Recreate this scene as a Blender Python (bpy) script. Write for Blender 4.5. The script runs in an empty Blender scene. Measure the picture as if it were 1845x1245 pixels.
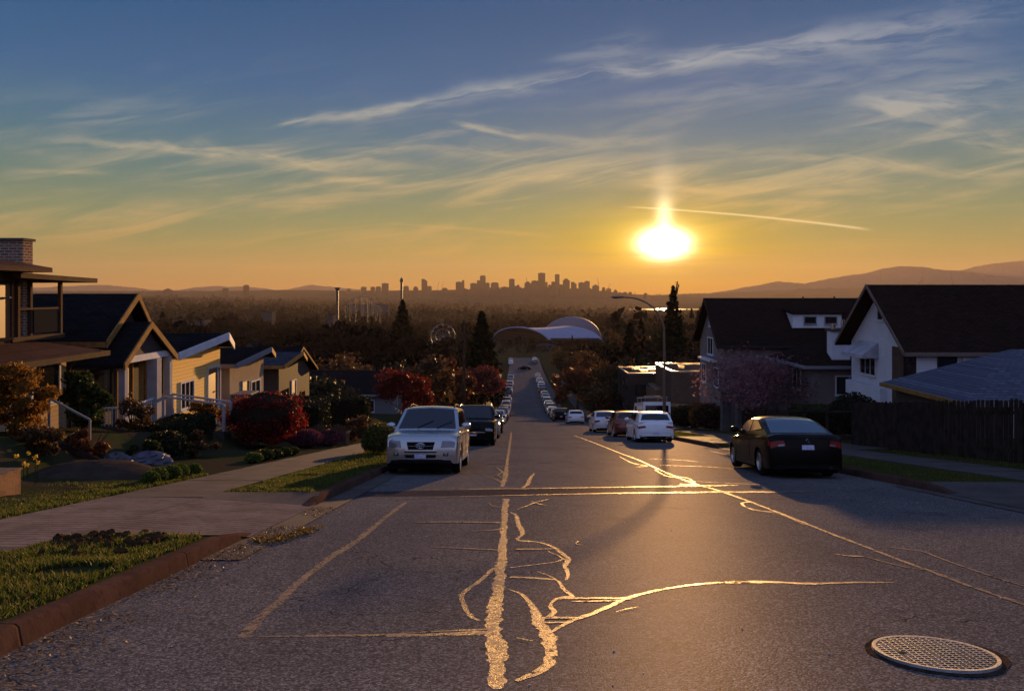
import bpy, bmesh, math, random
import numpy as np
from mathutils import Vector, Matrix
R = math.radians
random.seed(7); rng = np.random.default_rng(11)
SC = bpy.context.scene
COL = SC.collection
F = 1400.0            # focal length in photo pixels (photo 1845 wide)
CX, HY = 922.5, 528.0 # picture centre column, horizon row

# ------------------------------------------------------------------ camera
cam = bpy.data.cameras.new('camera'); camo = bpy.data.objects.new('camera', cam); COL.objects.link(camo)
cam.sensor_fit = 'HORIZONTAL'; cam.sensor_width = 36.0; cam.lens = 36.0*F/1845.0
cam.shift_y = -(622.5-HY)/1845.0
cam.clip_start = 0.1; cam.clip_end = 60000
camo.location = (0, 0, 0); camo.rotation_euler = (R(90), 0, 0)
SC.camera = camo
# ------------------------------------------------------------------ exposure
SC.view_settings.view_transform = 'Standard'; SC.view_settings.look = 'None'
SC.view_settings.exposure = 2.0; SC.view_settings.gamma = 1.0
SC.render.resolution_x = 1024; SC.render.resolution_y = 690
cy = SC.cycles
SC.render.engine = 'CYCLES'
cy.use_denoising = True
try: cy.denoiser = 'OPENIMAGEDENOISE'
except Exception: pass
cy.max_bounces = 5; cy.diffuse_bounces = 2; cy.glossy_bounces = 3; cy.transmission_bounces = 3
cy.volume_bounces = 0; cy.transparent_max_bounces = 6
cy.sample_clamp_indirect = 3.0; cy.sample_clamp_direct = 0
cy.use_adaptive_sampling = True; cy.adaptive_threshold = 0.015
# ------------------------------------------------------------------ sun
SUN_AZ = math.atan2(1197-CX, F); SUN_EL = math.atan2(HY-440, math.hypot(F, 1197-CX))
sd = Vector((math.sin(SUN_AZ)*math.cos(SUN_EL), math.cos(SUN_AZ)*math.cos(SUN_EL), math.sin(SUN_EL)))
sl = bpy.data.lights.new('sun', 'SUN'); so = bpy.data.objects.new('sun', sl); COL.objects.link(so)
sl.energy = 2.5; sl.angle = R(0.6); sl.color = (1.0, 0.53, 0.18)
so.rotation_euler = sd.to_track_quat('Z', 'Y').to_euler(); so.location = (60, 300, 60)
# ------------------------------------------------------------------ world sky
W = bpy.data.worlds.new("World"); SC.world = W; W.use_nodes = True
nt = W.node_tree; nt.nodes.clear()
class NG:
    """small helper that chains shader nodes"""
    def __init__(s, nt): s.nt = nt
    def n(s, t, **k):
        q = s.nt.nodes.new(t)
        for a, b in k.items(): setattr(q, a, b)
        return q
    def put(s, sock, v):
        if hasattr(v, 'is_output'): s.nt.links.new(v, sock)
        else: sock.default_value = v
    def m(s, op, a, b=0.0, c=0.0, clamp=False):
        q = s.n('ShaderNodeMath', operation=op, use_clamp=clamp)
        s.put(q.inputs[0], a); s.put(q.inputs[1], b)
        if op in ('MULTIPLY_ADD', 'SMOOTH_MIN', 'COMPARE'): s.put(q.inputs[2], c)
        return q.outputs[0]
    def sstep(s, x, a, b, lo=0.0, hi=1.0):
        q = s.n('ShaderNodeMapRange', interpolation_type='SMOOTHSTEP')
        s.put(q.inputs[0], x); q.inputs[1].default_value = a; q.inputs[2].default_value = b
        q.inputs[3].default_value = lo; q.inputs[4].default_value = hi
        return q.outputs[0]
    def mix(s, f, a, b, blend='MIX'):
        q = s.n('ShaderNodeMix', data_type='RGBA', blend_type=blend)
        s.put(q.inputs[0], f); s.put(q.inputs[6], a); s.put(q.inputs[7], b)
        return q.outputs[2]
    def ramp(s, x, stops):
        q = s.n('ShaderNodeValToRGB'); s.put(q.inputs[0], x)
        e = q.color_ramp.elements
        while len(e) < len(stops): e.new(0.5)
        for i, (p, c) in enumerate(stops): e[i].position = p; e[i].color = (*c, 1) if len(c) == 3 else c
        return q.outputs[0]
    def noise(s, vec, scale, detail=4, rough=0.55, dist=0.0):
        q = s.n('ShaderNodeTexNoise'); s.put(q.inputs['Vector'], vec)
        q.inputs['Scale'].default_value = scale; q.inputs['Detail'].default_value = detail
        q.inputs['Roughness'].default_value = rough; q.inputs['Distortion'].default_value = dist
        return q.outputs[0]
    def vec(s, x, y, z=0.0):
        q = s.n('ShaderNodeCombineXYZ'); s.put(q.inputs[0], x); s.put(q.inputs[1], y); s.put(q.inputs[2], z)
        return q.outputs[0]
def lin(r, g, b, k=1.0):
    f = lambda v: (v/255.0/12.92 if v/255.0 <= .04045 else ((v/255.0+.055)/1.055)**2.4)*k
    return (f(r), f(g), f(b))
g = NG(nt)
tc = g.n('ShaderNodeTexCoord'); sx = g.n('ShaderNodeSeparateXYZ'); nt.links.new(tc.outputs['Generated'], sx.inputs[0])
dx, dy, dz = sx.outputs
dyc = g.m('MAXIMUM', dy, 0.12)
U = g.m('MULTIPLY_ADD', g.m('DIVIDE', dx, dyc), 14.0, 9.225)      # a fixed chart of the western sky, in units of 4.1 degrees
V = g.m('MULTIPLY_ADD', g.m('DIVIDE', dz, dyc), -14.0, 5.28)
front = g.sstep(dy, 0.12, 0.45)
K = 0.235
KE = K*2.05
SKYW = [(0.0, lin(196,132,66,K)), (.02, lin(172,138,72,K)), (.055, lin(146,144,88,K)), (.09, lin(120,140,104,K)), (.14, lin(86,126,122,K)),
        (.19, lin(60,114,138,K)), (.25, lin(36,98,144,K)), (.34, lin(8,84,133,K)), (.6, lin(62,98,152,K)), (1.0, lin(88,104,148,KE))]
SKYE = [(0.0, lin(96,90,110,KE)), (.1, lin(124,116,134,KE)), (.2, lin(118,122,150,KE)), (.45, lin(102,116,154,KE)), (1.0, lin(88,104,148,KE))]
west = g.ramp(g.m('MAXIMUM', dz, 0.0), SKYW); east = g.ramp(g.m('MAXIMUM', dz, 0.0), SKYE)
base = g.mix(g.sstep(dy, -0.5, 0.55), east, west)
# physical sky blended in
nish = g.n('ShaderNodeTexSky', sky_type='NISHITA'); nish.sun_disc = False
nish.sun_elevation = SUN_EL; nish.sun_rotation = SUN_AZ; nish.dust_density = 2.0; nish.altitude = 90
# sun-side warmth
dot = g.n('ShaderNodeVectorMath', operation='DOT_PRODUCT'); nt.links.new(tc.outputs['Generated'], dot.inputs[0]); dot.inputs[1].default_value = sd
om = g.m('SUBTRACT', 1.0, dot.outputs['Value'])
du = g.m('SUBTRACT', U, 11.97); dv = g.m('SUBTRACT', V, 4.40)
def gauss(x, y, a, b):   # exp(-(x/a)^2-(y/b)^2)
    q = g.m('ADD', g.m('POWER', g.m('ABSOLUTE', g.m('DIVIDE', x, a)), 2.0), g.m('POWER', g.m('ABSOLUTE', g.m('DIVIDE', y, b)), 2.0))
    return g.m('POWER', 2.71828, g.m('MULTIPLY', q, -1.0))
# cirrus texture
ur = g.m('MULTIPLY_ADD', V, 0.28, U); 
vr = g.m('MULTIPLY_ADD', U, 0.17, V)
fine = g.noise(g.vec(g.m('MULTIPLY', U, .33), g.m('MULTIPLY', vr, 2.6)), 1.0, 7, .62, .9)
broad = g.noise(g.vec(g.m('MULTIPLY', U, .16), g.m('MULTIPLY', V, .75), 3.3), 1.0, 5, .55, .5)
flat = g.noise(g.vec(g.m('MULTIPLY', U, .30), g.m('MULTIPLY', V, 4.2), 7.0), 1.0, 6, .6, .35)
cl = None
def add(a, b): return b if a is None else g.m('ADD', a, b)
wb = g.noise(g.vec(g.m('MULTIPLY', U, .55), g.m('MULTIPLY', V, .9), 5.0), 1.0, 4, .55, 0)
def streak(u0, v0, u1, v1, w0, w1, amp, bend=0.0, soft=.35, fr=1.0):
    """one cirrus band from (u0,v0) to (u1,v1) on the sky chart"""
    L = math.hypot(u1-u0, v1-v0); cx_, sy_ = (u1-u0)/L, (v1-v0)/L
    a = g.m('SUBTRACT', U, u0); b = g.m('SUBTRACT', V, v0)
    s = g.m('ADD', g.m('MULTIPLY', a, cx_), g.m('MULTIPLY', b, sy_))
    t = g.m('ADD', g.m('MULTIPLY', a, -sy_), g.m('MULTIPLY', b, cx_))
    sn = g.m('DIVIDE', s, L)
    bow = g.m('MULTIPLY', g.m('MULTIPLY', sn, g.m('SUBTRACT', 1.0, sn)), 4*bend)
    t = g.m('ADD', g.m('SUBTRACT', t, bow), g.m('MULTIPLY', g.m('SUBTRACT', wb, .5), .5*fr*min(1, L/4)*min(1, max(w0, w1)*6)))
    w = g.m('MAXIMUM', g.m('MULTIPLY_ADD', sn, (w1-w0), w0), .004)
    gm = g.m('POWER', 2.71828, g.m('MULTIPLY', g.m('POWER', g.m('ABSOLUTE', g.m('DIVIDE', t, w)), 2.0), -1.0))
    ends = g.m('MULTIPLY', g.sstep(sn, -.02, soft), g.sstep(sn, 1.05, 1.05-soft))
    tex = g.noise(g.vec(g.m('MULTIPLY', s, .7), g.m('MULTIPLY', t, 5.0), u0+v0), 1.0, 5, .6, .4)
    tex = g.sstep(tex, .34, .62) if fr else 1.0
    return g.m('MULTIPLY', g.m('MULTIPLY', gm, ends), g.m('MULTIPLY', tex, amp))
ST = [(4.4,2.32,18.6,.15,.05,.30,.85,.0,.22,1), (4.3,2.34,7.5,1.98,.05,.11,.75,-.02,.3,1), (9.7,1.08,18.6,.75,.10,.5,.40,.1,.3,1),
      (.1,2.38,8.2,3.05,.05,.16,.62,.05,.3,1), (5.3,2.68,10.3,2.9,.10,.12,.45,-.06,.4,1),
      (8.0,2.2,12.2,2.6,.06,.14,.45,.08,.4,1), (9.2,2.0,18.6,1.0,.06,.30,.34,.1,.4,1), (6.0,3.25,14.8,3.0,.14,.2,.30,.1,.4,1),
      (14.2,1.95,18.9,2.75,.2,.22,.45,-.2,.4,1), (12.4,2.75,18.9,3.25,.10,.14,.55,-.1,.35,1), (10.6,2.72,17.8,2.25,.08,.2,.30,.1,.4,1),
      (15.6,1.75,18.9,1.35,.15,.25,.45,.0,.4,1), (15.0,1.85,17.6,2.0,.10,.22,.6,-.1,.3,1), (8.0,2.18,9.6,2.5,.05,.08,.7,.0,.3,1), (9.6,1.12,12.0,.70,.08,.35,.45,.0,.4,1), (17.0,2.5,18.9,2.8,.05,.08,.6,.0,.4,1), (5.6,3.2,7.4,3.3,.06,.08,.55,0,.4,1), (8.2,2.8,12.6,2.35,.07,.12,.45,.1,.4,1), (14.0,2.2,18.9,2.0,.06,.3,.4,-.1,.4,1), (2.0,2.55,6.8,3.15,.05,.10,.5,.05,.3,1), (9.5,3.35,18.9,3.35,.07,.2,.26,.05,.4,1),
      (10.7,3.32,13.6,3.62,.09,.10,.50,-.1,.4,1), (.1,3.08,2.2,3.12,.05,.05,.45,0,.4,1), (1.0,3.75,7.2,3.45,.2,.25,.22,0,.4,1), (5.0,4.65,10.8,4.75,.06,.1,.22,0,.4,1),
      (6.8,4.02,10.3,4.30,.025,.035,.42,-.02,.3,0), (12.2,4.57,13.9,4.61,.022,.018,.5,0,.4,0), (13.2,4.78,18.0,4.92,.03,.03,.22,0,.4,0)]
for q in ST: cl = add(cl, streak(*q))
env = g.m('MULTIPLY', g.sstep(V, .6, 3.0), g.sstep(V, 5.4, 4.2))
wisps = g.m('MULTIPLY', g.m('MULTIPLY', g.sstep(fine, .42, .72), g.sstep(broad, .36, .58)), g.m('MULTIPLY', env, .80))
band = g.m('MULTIPLY', g.sstep(flat, .48, .78), g.m('MULTIPLY', g.m('MULTIPLY', g.sstep(V, 2.8, 4.1), .30), g.sstep(V, 5.6, 4.9)))
cl = g.m('MULTIPLY', g.m('ADD', g.m('ADD', cl, wisps), band), front, clamp=True)
ccol = g.ramp(g.m('MULTIPLY', V, .18), [(0.0, lin(132,146,170,K)), (.30, lin(156,166,170,K)), (.55, lin(186,174,140,K)), (.75, lin(202,166,104,K)), (.93, lin(216,150,70,K))])
sky = g.mix(g.m('MULTIPLY', cl, .92), base, ccol)
# dim bands that cross the glow
dark = g.m('MULTIPLY', g.sstep(flat, .52, .36), g.m('MULTIPLY', g.sstep(V, 3.9, 4.7), .42))
def scale(c, f):
    q = g.n('ShaderNodeVectorMath', operation='SCALE'); g.put(q.inputs[0], c); g.put(q.inputs[3], f); return q.outputs[0]
def vadd(a, b):
    q = g.n('ShaderNodeVectorMath', operation='ADD'); g.put(q.inputs[0], a); g.put(q.inputs[1], b); return q.outputs[0]
lowmask = g.sstep(dy, .0, .5)
wide = g.m('MULTIPLY', gauss(du, dv, 6.2, 1.6), lowmask)
mid = g.m('MULTIPLY', gauss(du, dv, 1.9, .75), lowmask)
halo = g.m('MULTIPLY', gauss(g.m('ADD', du, 0), dv, .80, .42), lowmask)
core = g.m('MULTIPLY', gauss(du, dv, .33, .20), lowmask)
pil = g.m('MULTIPLY', gauss(du, g.m('ADD', dv, .42), .13, .32), lowmask)
tall = g.m('MULTIPLY', gauss(du, g.m('ADD', dv, .75), .22, .75), lowmask)
glow = scale((.03*K, .005*K, -.03*K), wide)
glow = vadd(glow, scale((.20*K, .06*K, -.10*K), mid))
glow = vadd(glow, scale((1.15*K, .72*K, .12*K), halo))
glow = vadd(glow, scale((13*K, 11.5*K, 8*K), core))
glow = vadd(glow, scale((1.6*K, 1.25*K, .7*K), pil))
glow = vadd(glow, scale((.30*K, .20*K, .12*K), tall))
glow = scale(glow, g.m('SUBTRACT', 1.0, dark))
# contrail over the sun
ct = streak(11.2, 3.725, 15.6, 4.13, .012, .022, 1.0, -.045, .12, 0)
sky = g.mix(g.m('MULTIPLY', g.m('MULTIPLY', ct, front), .75), sky, (*lin(250,225,170,K), 1))
sky = vadd(sky, glow)
bg = g.n('ShaderNodeBackground'); g.put(bg.inputs[0], sky); bg.inputs[1].default_value = 1.0
bg2 = g.n('ShaderNodeBackground'); g.put(bg2.inputs[0], nish.outputs[0]); bg2.inputs[1].default_value = 0.001
ad = g.n('ShaderNodeAddShader'); nt.links.new(bg.outputs[0], ad.inputs[0]); nt.links.new(bg2.outputs[0], ad.inputs[1])
wo = g.n('ShaderNodeOutputWorld'); nt.links.new(ad.outputs[0], wo.inputs[0])
W.cycles.sampling_method = 'MANUAL'; W.cycles.sample_map_resolution = 1024

# ================================================================== helpers
def P(px, py, Y):
    return Vector(((px-CX)/F*Y, Y, (HY-py)/F*Y))
def tag(o, label=None, cat=None, group=None, kind=None):
    if label: o['label'] = label
    if cat: o['category'] = cat
    if group: o['group'] = group
    if kind: o['kind'] = kind
    return o
def thing(name, label, cat, loc=(0, 0, 0), rz=0.0, group=None):
    o = bpy.data.objects.new(name, None); COL.objects.link(o); o.location = loc; o.rotation_euler = (0, 0, rz)
    o.empty_display_size = .3
    return tag(o, label, cat, group)
def copy_tree(o, parent=None):
    c = o.copy(); COL.objects.link(c); c.parent = parent
    for ch in list(o.children): copy_tree(ch, c)
    return c
class MB:
    def __init__(s): s.v = []; s.f = []
    def add(s, vs, fs):
        n = len(s.v); s.v += [tuple(v) for v in vs]; s.f += [tuple(i+n for i in f) for f in fs]; return s
    def box(s, x0, x1, y0, y1, z0, z1):
        return s.add([(x0,y0,z0),(x1,y0,z0),(x1,y1,z0),(x0,y1,z0),(x0,y0,z1),(x1,y0,z1),(x1,y1,z1),(x0,y1,z1)],
                     [(0,3,2,1),(4,5,6,7),(0,1,5,4),(1,2,6,5),(2,3,7,6),(3,0,4,7)])
    def obox(s, c, sz, M=None):
        x, y, z = sz[0]/2, sz[1]/2, sz[2]/2; c = Vector(c); M = M or Matrix.Identity(3)
        vs = [c + M @ Vector(p) for p in [(-x,-y,-z),(x,-y,-z),(x,y,-z),(-x,y,-z),(-x,-y,z),(x,-y,z),(x,y,z),(-x,y,z)]]
        return s.add(vs, [(0,3,2,1),(4,5,6,7),(0,1,5,4),(1,2,6,5),(2,3,7,6),(3,0,4,7)])
    def bar(s, a, b, w, h=None, up=(0, 0, 1)):
        a = Vector(a); b = Vector(b); h = h or w; d = (b-a); L = d.length; d.normalize()
        u = Vector(up); sd_ = d.cross(u)
        if sd_.length < 1e-4: sd_ = d.cross(Vector((0, 1, 0)))
        sd_.normalize(); u = sd_.cross(d)
        M = Matrix((sd_, d, u)).transposed()
        return s.obox((a+b)/2, (w, L, h), M)
    def prism(s, pts, vec):
        """pts: list of 3-D points of one face, extruded by vec"""
        n = len(pts); a = [Vector(p) for p in pts]; b = [p+Vector(vec) for p in a]
        return s.add(a+b, [tuple(range(n))[::-1], tuple(range(n, 2*n))] + [(i, (i+1) % n, n+(i+1) % n, n+i) for i in range(n)])
    def quad(s, a, b, c, d): return s.add([a, b, c, d], [(0, 1, 2, 3)])
    def tube(s, path, rad, seg=8, cap=True):
        path = [Vector(p) for p in path]; n = len(path)
        if not hasattr(rad, '__len__'): rad = [rad]*n
        vs = []; prev = None
        for i, p in enumerate(path):
            d = (path[min(i+1, n-1)]-path[max(i-1, 0)]).normalized()
            u = prev if prev is not None else (Vector((0, 0, 1)) if abs(d.z) < .9 else Vector((1, 0, 0)))
            sdv = d.cross(u).normalized(); u = sdv.cross(d).normalized(); prev = u
            for k in range(seg):
                a = 2*math.pi*k/seg; vs.append(p + (sdv*math.cos(a)+u*math.sin(a))*rad[i])
        fs = [(i*seg+k, i*seg+(k+1) % seg, (i+1)*seg+(k+1) % seg, (i+1)*seg+k) for i in range(n-1) for k in range(seg)]
        if cap: fs += [tuple(range(seg))[::-1], tuple((n-1)*seg+k for k in range(seg))]
        return s.add(vs, fs)
    def lathe(s, prof, seg=24, c=(0, 0, 0), axis='z', arc=2*math.pi):
        c = Vector(c); vs = []; full = arc > 6.28
        m = seg if full else seg+1
        for (r, h) in prof:
            for k in range(m):
                a = arc*k/seg
                q = (r*math.cos(a), r*math.sin(a), h) if axis == 'z' else ((h, r*math.cos(a), r*math.sin(a)) if axis == 'x' else (r*math.cos(a), h, r*math.sin(a)))
                vs.append(c+Vector(q))
        fs = [(i*m+k, i*m+(k+1) % m, (i+1)*m+(k+1) % m, (i+1)*m+k) for i in range(len(prof)-1) for k in range(seg)]
        return s.add(vs, fs)
    def blob(s, c, r, nu=14, nv=9, jit=.0, seed=0):
        rr = random.Random(seed); vs = []
        for j in range(nv+1):
            th = math.pi*j/nv
            for i in range(nu):
                a = 2*math.pi*i/nu; k = 1+rr.uniform(-jit, jit)
                vs.append((c[0]+r[0]*k*math.sin(th)*math.cos(a), c[1]+r[1]*k*math.sin(th)*math.sin(a), c[2]+r[2]*k*math.cos(th)))
        return s.add(vs, [(j*nu+i, j*nu+(i+1) % nu, (j+1)*nu+(i+1) % nu, (j+1)*nu+i) for j in range(nv) for i in range(nu)])
    def build(s, name, mat, parent=None, smooth=None, kind=None):
        me = bpy.data.meshes.new(name); me.from_pydata(s.v, [], s.f)
        me.validate(verbose=False)
        bm = bmesh.new(); bm.from_mesh(me); bmesh.ops.recalc_face_normals(bm, faces=bm.faces); bm.to_mesh(me); bm.free()
        if smooth is not None:
            me.polygons.foreach_set('use_smooth', [True]*len(me.polygons)); me.set_sharp_from_angle(angle=R(smooth))
        me.materials.append(mat); me.update()
        o = bpy.data.objects.new(name, me); COL.objects.link(o); o.parent = parent
        if kind: o['kind'] = kind
        return o
def fastmesh(name, V_, F_, mat, parent=None, smooth=False):
    """numpy arrays, faces all quads or all tris"""
    me = bpy.data.meshes.new(name); nf, k = F_.shape
    me.vertices.add(len(V_)); me.vertices.foreach_set('co', V_.astype(np.float32).ravel())
    me.loops.add(nf*k); me.loops.foreach_set('vertex_index', F_.astype(np.int32).ravel())
    me.polygons.add(nf); me.polygons.foreach_set('loop_start', np.arange(0, nf*k, k, dtype=np.int32)); me.polygons.foreach_set('loop_total', np.full(nf, k, dtype=np.int32))
    if smooth: me.polygons.foreach_set('use_smooth', np.ones(nf, dtype=bool))
    me.update(calc_edges=True); me.validate()
    me.materials.append(mat)
    o = bpy.data.objects.new(name, me); COL.objects.link(o); o.parent = parent
    return o
# ------------------------------------------------------------------ materials
MATS = {}
def mat(name, col, rough=.7, spec=.5, metal=0.0, var=.0, vscale=3.0, bump=0.0, bscale=20.0, coat=0.0, kind=None, kp=None, var2=None, em=None, trans=0.0, bdist=None):
    if name in MATS: return MATS[name]
    m = bpy.data.materials.new(name); m.use_nodes = True; t = m.node_tree; h = NG(t)
    b = t.nodes['Principled BSDF']
    b.inputs['Roughness'].default_value = rough; b.inputs['Specular IOR Level'].default_value = spec if rough < .75 else (spec*.12 if rough < .9 else 0.0)
    b.inputs['Metallic'].default_value = metal; b.inputs['Coat Weight'].default_value = coat; b.inputs['Coat Roughness'].default_value = .06
    tcn = h.n('ShaderNodeTexCoord'); ob = tcn.outputs['Object']
    c = (*col, 1)
    cout = None
    if var > 0 or var2 is not None:
        c2 = (*(var2 if var2 is not None else [x*(1-var) for x in col]), 1)
        f = h.sstep(h.noise(ob, vscale, 6, .6), .35, .65)
        cout = h.mix(f, c, c2)
        if var2 is None:
            f2 = h.sstep(h.noise(ob, vscale*6.3, 4, .6), .3, .7); cout = h.mix(h.m('MULTIPLY', f2, var*.6), cout, (*[x*.55 for x in col], 1))
    height = None
    if kind == 'leaf':      # leaf cards: every card its own shade
        gi = h.n('ShaderNodeNewGeometry')
        stops = kp
        cout = h.ramp(gi.outputs['Random Per Island'], stops)
        b.inputs['Roughness'].default_value = .6; b.inputs['Specular IOR Level'].default_value = .12 if trans > .1 else 0.0
        tr = h.n('ShaderNodeBsdfTranslucent'); h.put(tr.inputs[0], cout)
        ms = h.n('ShaderNodeMixShader'); ms.inputs[0].default_value = trans or .35
        t.links.new(b.outputs[0], ms.inputs[1]); t.links.new(tr.outputs[0], ms.inputs[2])
        t.links.new(ms.outputs[0], t.nodes['Material Output'].inputs[0])
    if kind == 'siding':    # kp = board height ; lap boards running round the house
        sp = h.n('ShaderNodeSeparateXYZ'); h.put(sp.inputs[0], ob)
        fr = h.m('FRACT', h.m('DIVIDE', sp.outputs[2], kp))
        line = h.sstep(fr, .12, .02)
        cout = h.mix(h.m('MULTIPLY', line, .55), cout if cout is not None else c, (*[x*.3 for x in col], 1))
        height = h.m('MULTIPLY', h.m('SUBTRACT', 1.0, fr), 1.0)
    if kind == 'shingle':   # kp = course height, along slope approximated by z+y
        br = h.n('ShaderNodeTexBrick'); h.put(br.inputs['Vector'], ob)
        sp = h.n('ShaderNodeSeparateXYZ'); h.put(sp.inputs[0], ob)
        v = h.vec(sp.outputs[0] if kp[1] == 'y' else sp.outputs[1], h.m('MULTIPLY', sp.outputs[2], 1.7))
        h.put(br.inputs['Vector'], v); br.inputs['Scale'].default_value = 1.0
        br.inputs['Brick Width'].default_value = kp[0]*2.2; br.inputs['Row Height'].default_value = kp[0]
        br.inputs['Mortar Size'].default_value = .012; br.offset = .5
        br.inputs['Color1'].default_value = c; br.inputs['Color2'].default_value = (*[x*.62 for x in col], 1); br.inputs['Mortar'].default_value = (*[x*.3 for x in col], 1)
        nz = h.noise(ob, 2.2, 5, .6)
        cout = h.mix(h.sstep(nz, .4, .7), br.outputs[0], (*[x*.7 for x in col], 1))
        height = h.m('SUBTRACT', h.m('FRACT', h.m('DIVIDE', h.m('MULTIPLY', sp.outputs[2], 1.7), kp[0])), br.outputs[1])
        height = h.m('MULTIPLY', height, -1.0)
    if kind == 'brick':
        br = h.n('ShaderNodeTexBrick'); sp = h.n('ShaderNodeSeparateXYZ'); h.put(sp.inputs[0], ob)
        h.put(br.inputs['Vector'], h.vec(h.m('ADD', sp.outputs[0], sp.outputs[1]), sp.outputs[2]))
        br.inputs['Scale'].default_value = 1; br.inputs['Brick Width'].default_value = .22; br.inputs['Row Height'].default_value = .075; br.inputs['Mortar Size'].default_value = .01
        br.inputs['Color1'].default_value = c; br.inputs['Color2'].default_value = (*[x*.6 for x in col], 1); br.inputs['Mortar'].default_value = (.35, .32, .28, 1)
        cout = br.outputs[0]; height = h.m('SUBTRACT', 1.0, br.outputs[1])
    if cout is not None: h.put(b.inputs['Base Color'], cout)
    else: b.inputs['Base Color'].default_value = c
    if bump > 0 or height is not None:
        bp = h.n('ShaderNodeBump'); bp.inputs['Strength'].default_value = bump if bump > 0 else .5
        bp.inputs['Distance'].default_value = bdist or .02
        hh = h.noise(ob, bscale, 5, .65)
        if height is not None: hh = h.m('ADD', h.m('MULTIPLY', hh, .25), height)
        h.put(bp.inputs['Height'], hh); t.links.new(bp.outputs[0], b.inputs['Normal'])
    if em: b.inputs['Emission Color'].default_value = (*em[0], 1); b.inputs['Emission Strength'].default_value = em[1]
    MATS[name] = m; return m
# the street's own frame: lateral offset l, distance Y
SK = 12.5/F
def smax(a, b, k): return np.logaddexp(a/k, b/k)*k
def gz(Y):
    Y = np.asarray(Y, dtype=float)
    a = smax(-(1.6+.149*Y), -(15.5+.0407*Y), 1.0)
    return smax(a, -(24.6+.006*Y), .5)
def gzf(Y): return float(gz(Y))
def RW(l, Y, h=0.0): return Vector((l+SK*Y, Y, gzf(Y)+h))
def onroad(px, py):
    Y = 1.6*F/max(py-736.0, 8); return (px-935.0)/F*Y, Y
def frac(x): return x-np.floor(x)
def vnoise(x, y, s=0):
    def hsh(i, j): return frac(np.sin(i*127.1+j*311.7+s*74.7)*43758.5453)
    xi, yi = np.floor(x), np.floor(y); u, v = x-xi, y-yi; u = u*u*(3-2*u); v = v*v*(3-2*v)
    return (hsh(xi, yi)*(1-u)+hsh(xi+1, yi)*u)*(1-v)+(hsh(xi, yi+1)*(1-u)+hsh(xi+1, yi+1)*u)*v
CROSS = (60.0, 74.0)
DRV_L = (9.6, 12.7); DRV_R = (9.5, 14.6); DRV_R2 = (27.0, 31.5)
def ground_z(x, Y):
    """height of the terrain sheet"""
    x = np.asarray(x, float); Y = np.asarray(Y, float); l = x-SK*Y
    base = gz(Y)
    yard = np.interp(l, [-200, -60, -30, -13, -10.6, -9.6, -6.8, -5.2, -3.48, -3.42, 8.08, 8.14, 10.2, 12.6, 13.4, 16, 30, 60, 200],
                        [4, 1.5, 1.3, 1.1, .95, .30, .13, .13, .13, -.2, -.2, .13, .13, .15, .2, .5, .9, 1.2, 4])
    under = (l > -3.42) & (l < 8.08)
    z = base + np.where(under, -.2, yard)
    dl = (Y > DRV_L[0]-.7) & (Y < DRV_L[1]+.8) & (l > -6.9) & (l <= -3.4); z = np.where(dl, base-.2, z)
    dr = (((Y > DRV_R[0]) & (Y < DRV_R[1]+.8)) & (l > 8.0) & (l < 10.15)) | ((Y > DRV_R2[0]) & (Y < DRV_R2[1]) & (l > 8.0) & (l < 12.7)); z = np.where(dr, base-.2, z)
    cr = (Y > CROSS[0]-.5) & (Y < CROSS[1]+.5) & (np.abs(l) < 62); z = np.where(cr, base-.2, z)
    far = np.interp(Y, [260, 330, 500, 700, 1000, 1500, 3000, 4000, 5000, 9000, 20000], [-25.9, -27.5, -33, -41, -50, -58, -72, -83, -86, -86, -86])
    lat = np.clip(-x*.022, -14, 42)*np.clip((Y-500)/1500, 0, 1)*np.clip((9000-Y)/3000, 0, 1)
    far = far+lat+(vnoise(x/160, Y/220, 3)-.5)*np.clip((Y-400)/200, 0, 6)
    far = np.where((x > .13*Y-120) & (Y > 3750) & (Y < 4600), -95, far)
    w = np.clip((Y-262)/60, 0, 1)
    return z*(1-w)+far*w
def gh(x, Y): return float(ground_z(x, Y))
# ------------------------------------------------------------------ foliage
def cards(pts, size, flat=0.0, jit=.5, asp=.55):
    """leaf quads at pts; returns arrays"""
    n = len(pts); s = size*(1+rng.uniform(-jit, jit, n))[:, None]
    a = rng.normal(size=(n, 3)); a[:, 2] *= (1-flat); a /= np.linalg.norm(a, axis=1)[:, None]
    b = rng.normal(size=(n, 3)); b -= (b*a).sum(1)[:, None]*a; b /= np.linalg.norm(b, axis=1)[:, None]+1e-9
    V_ = np.stack([pts-a*s, pts-b*s*asp, pts+a*s, pts+b*s*asp], 1).reshape(-1, 3)
    return V_, np.arange(4*n).reshape(n, 4)
def ell(n, c, r, shell=.55, low=-1.0):
    d = rng.normal(size=(int(n*1.6)+8, 3)); d /= np.linalg.norm(d, axis=1)[:, None]; d = d[d[:, 2] > low][:n]
    k = (shell+(1-shell)*rng.random(len(d)))[:, None]
    return np.array(c)+d*k*np.array(r)
def clumps(n, c, r, m, cr, shell=.5, low=-.6):
    cs = ell(m, c, r, shell, low); per = max(1, n//m)
    return np.concatenate([ell(per, q, np.array([cr, cr, cr*.75])*rng.uniform(.6, 1.25), .35) for q in cs])
def leafmat(name, *cols, trans=.35):
    k = len(cols); return mat(name, cols[0], kind='leaf', kp=[(i/max(1, k-1), c) for i, c in enumerate(cols)], trans=trans)
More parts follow.
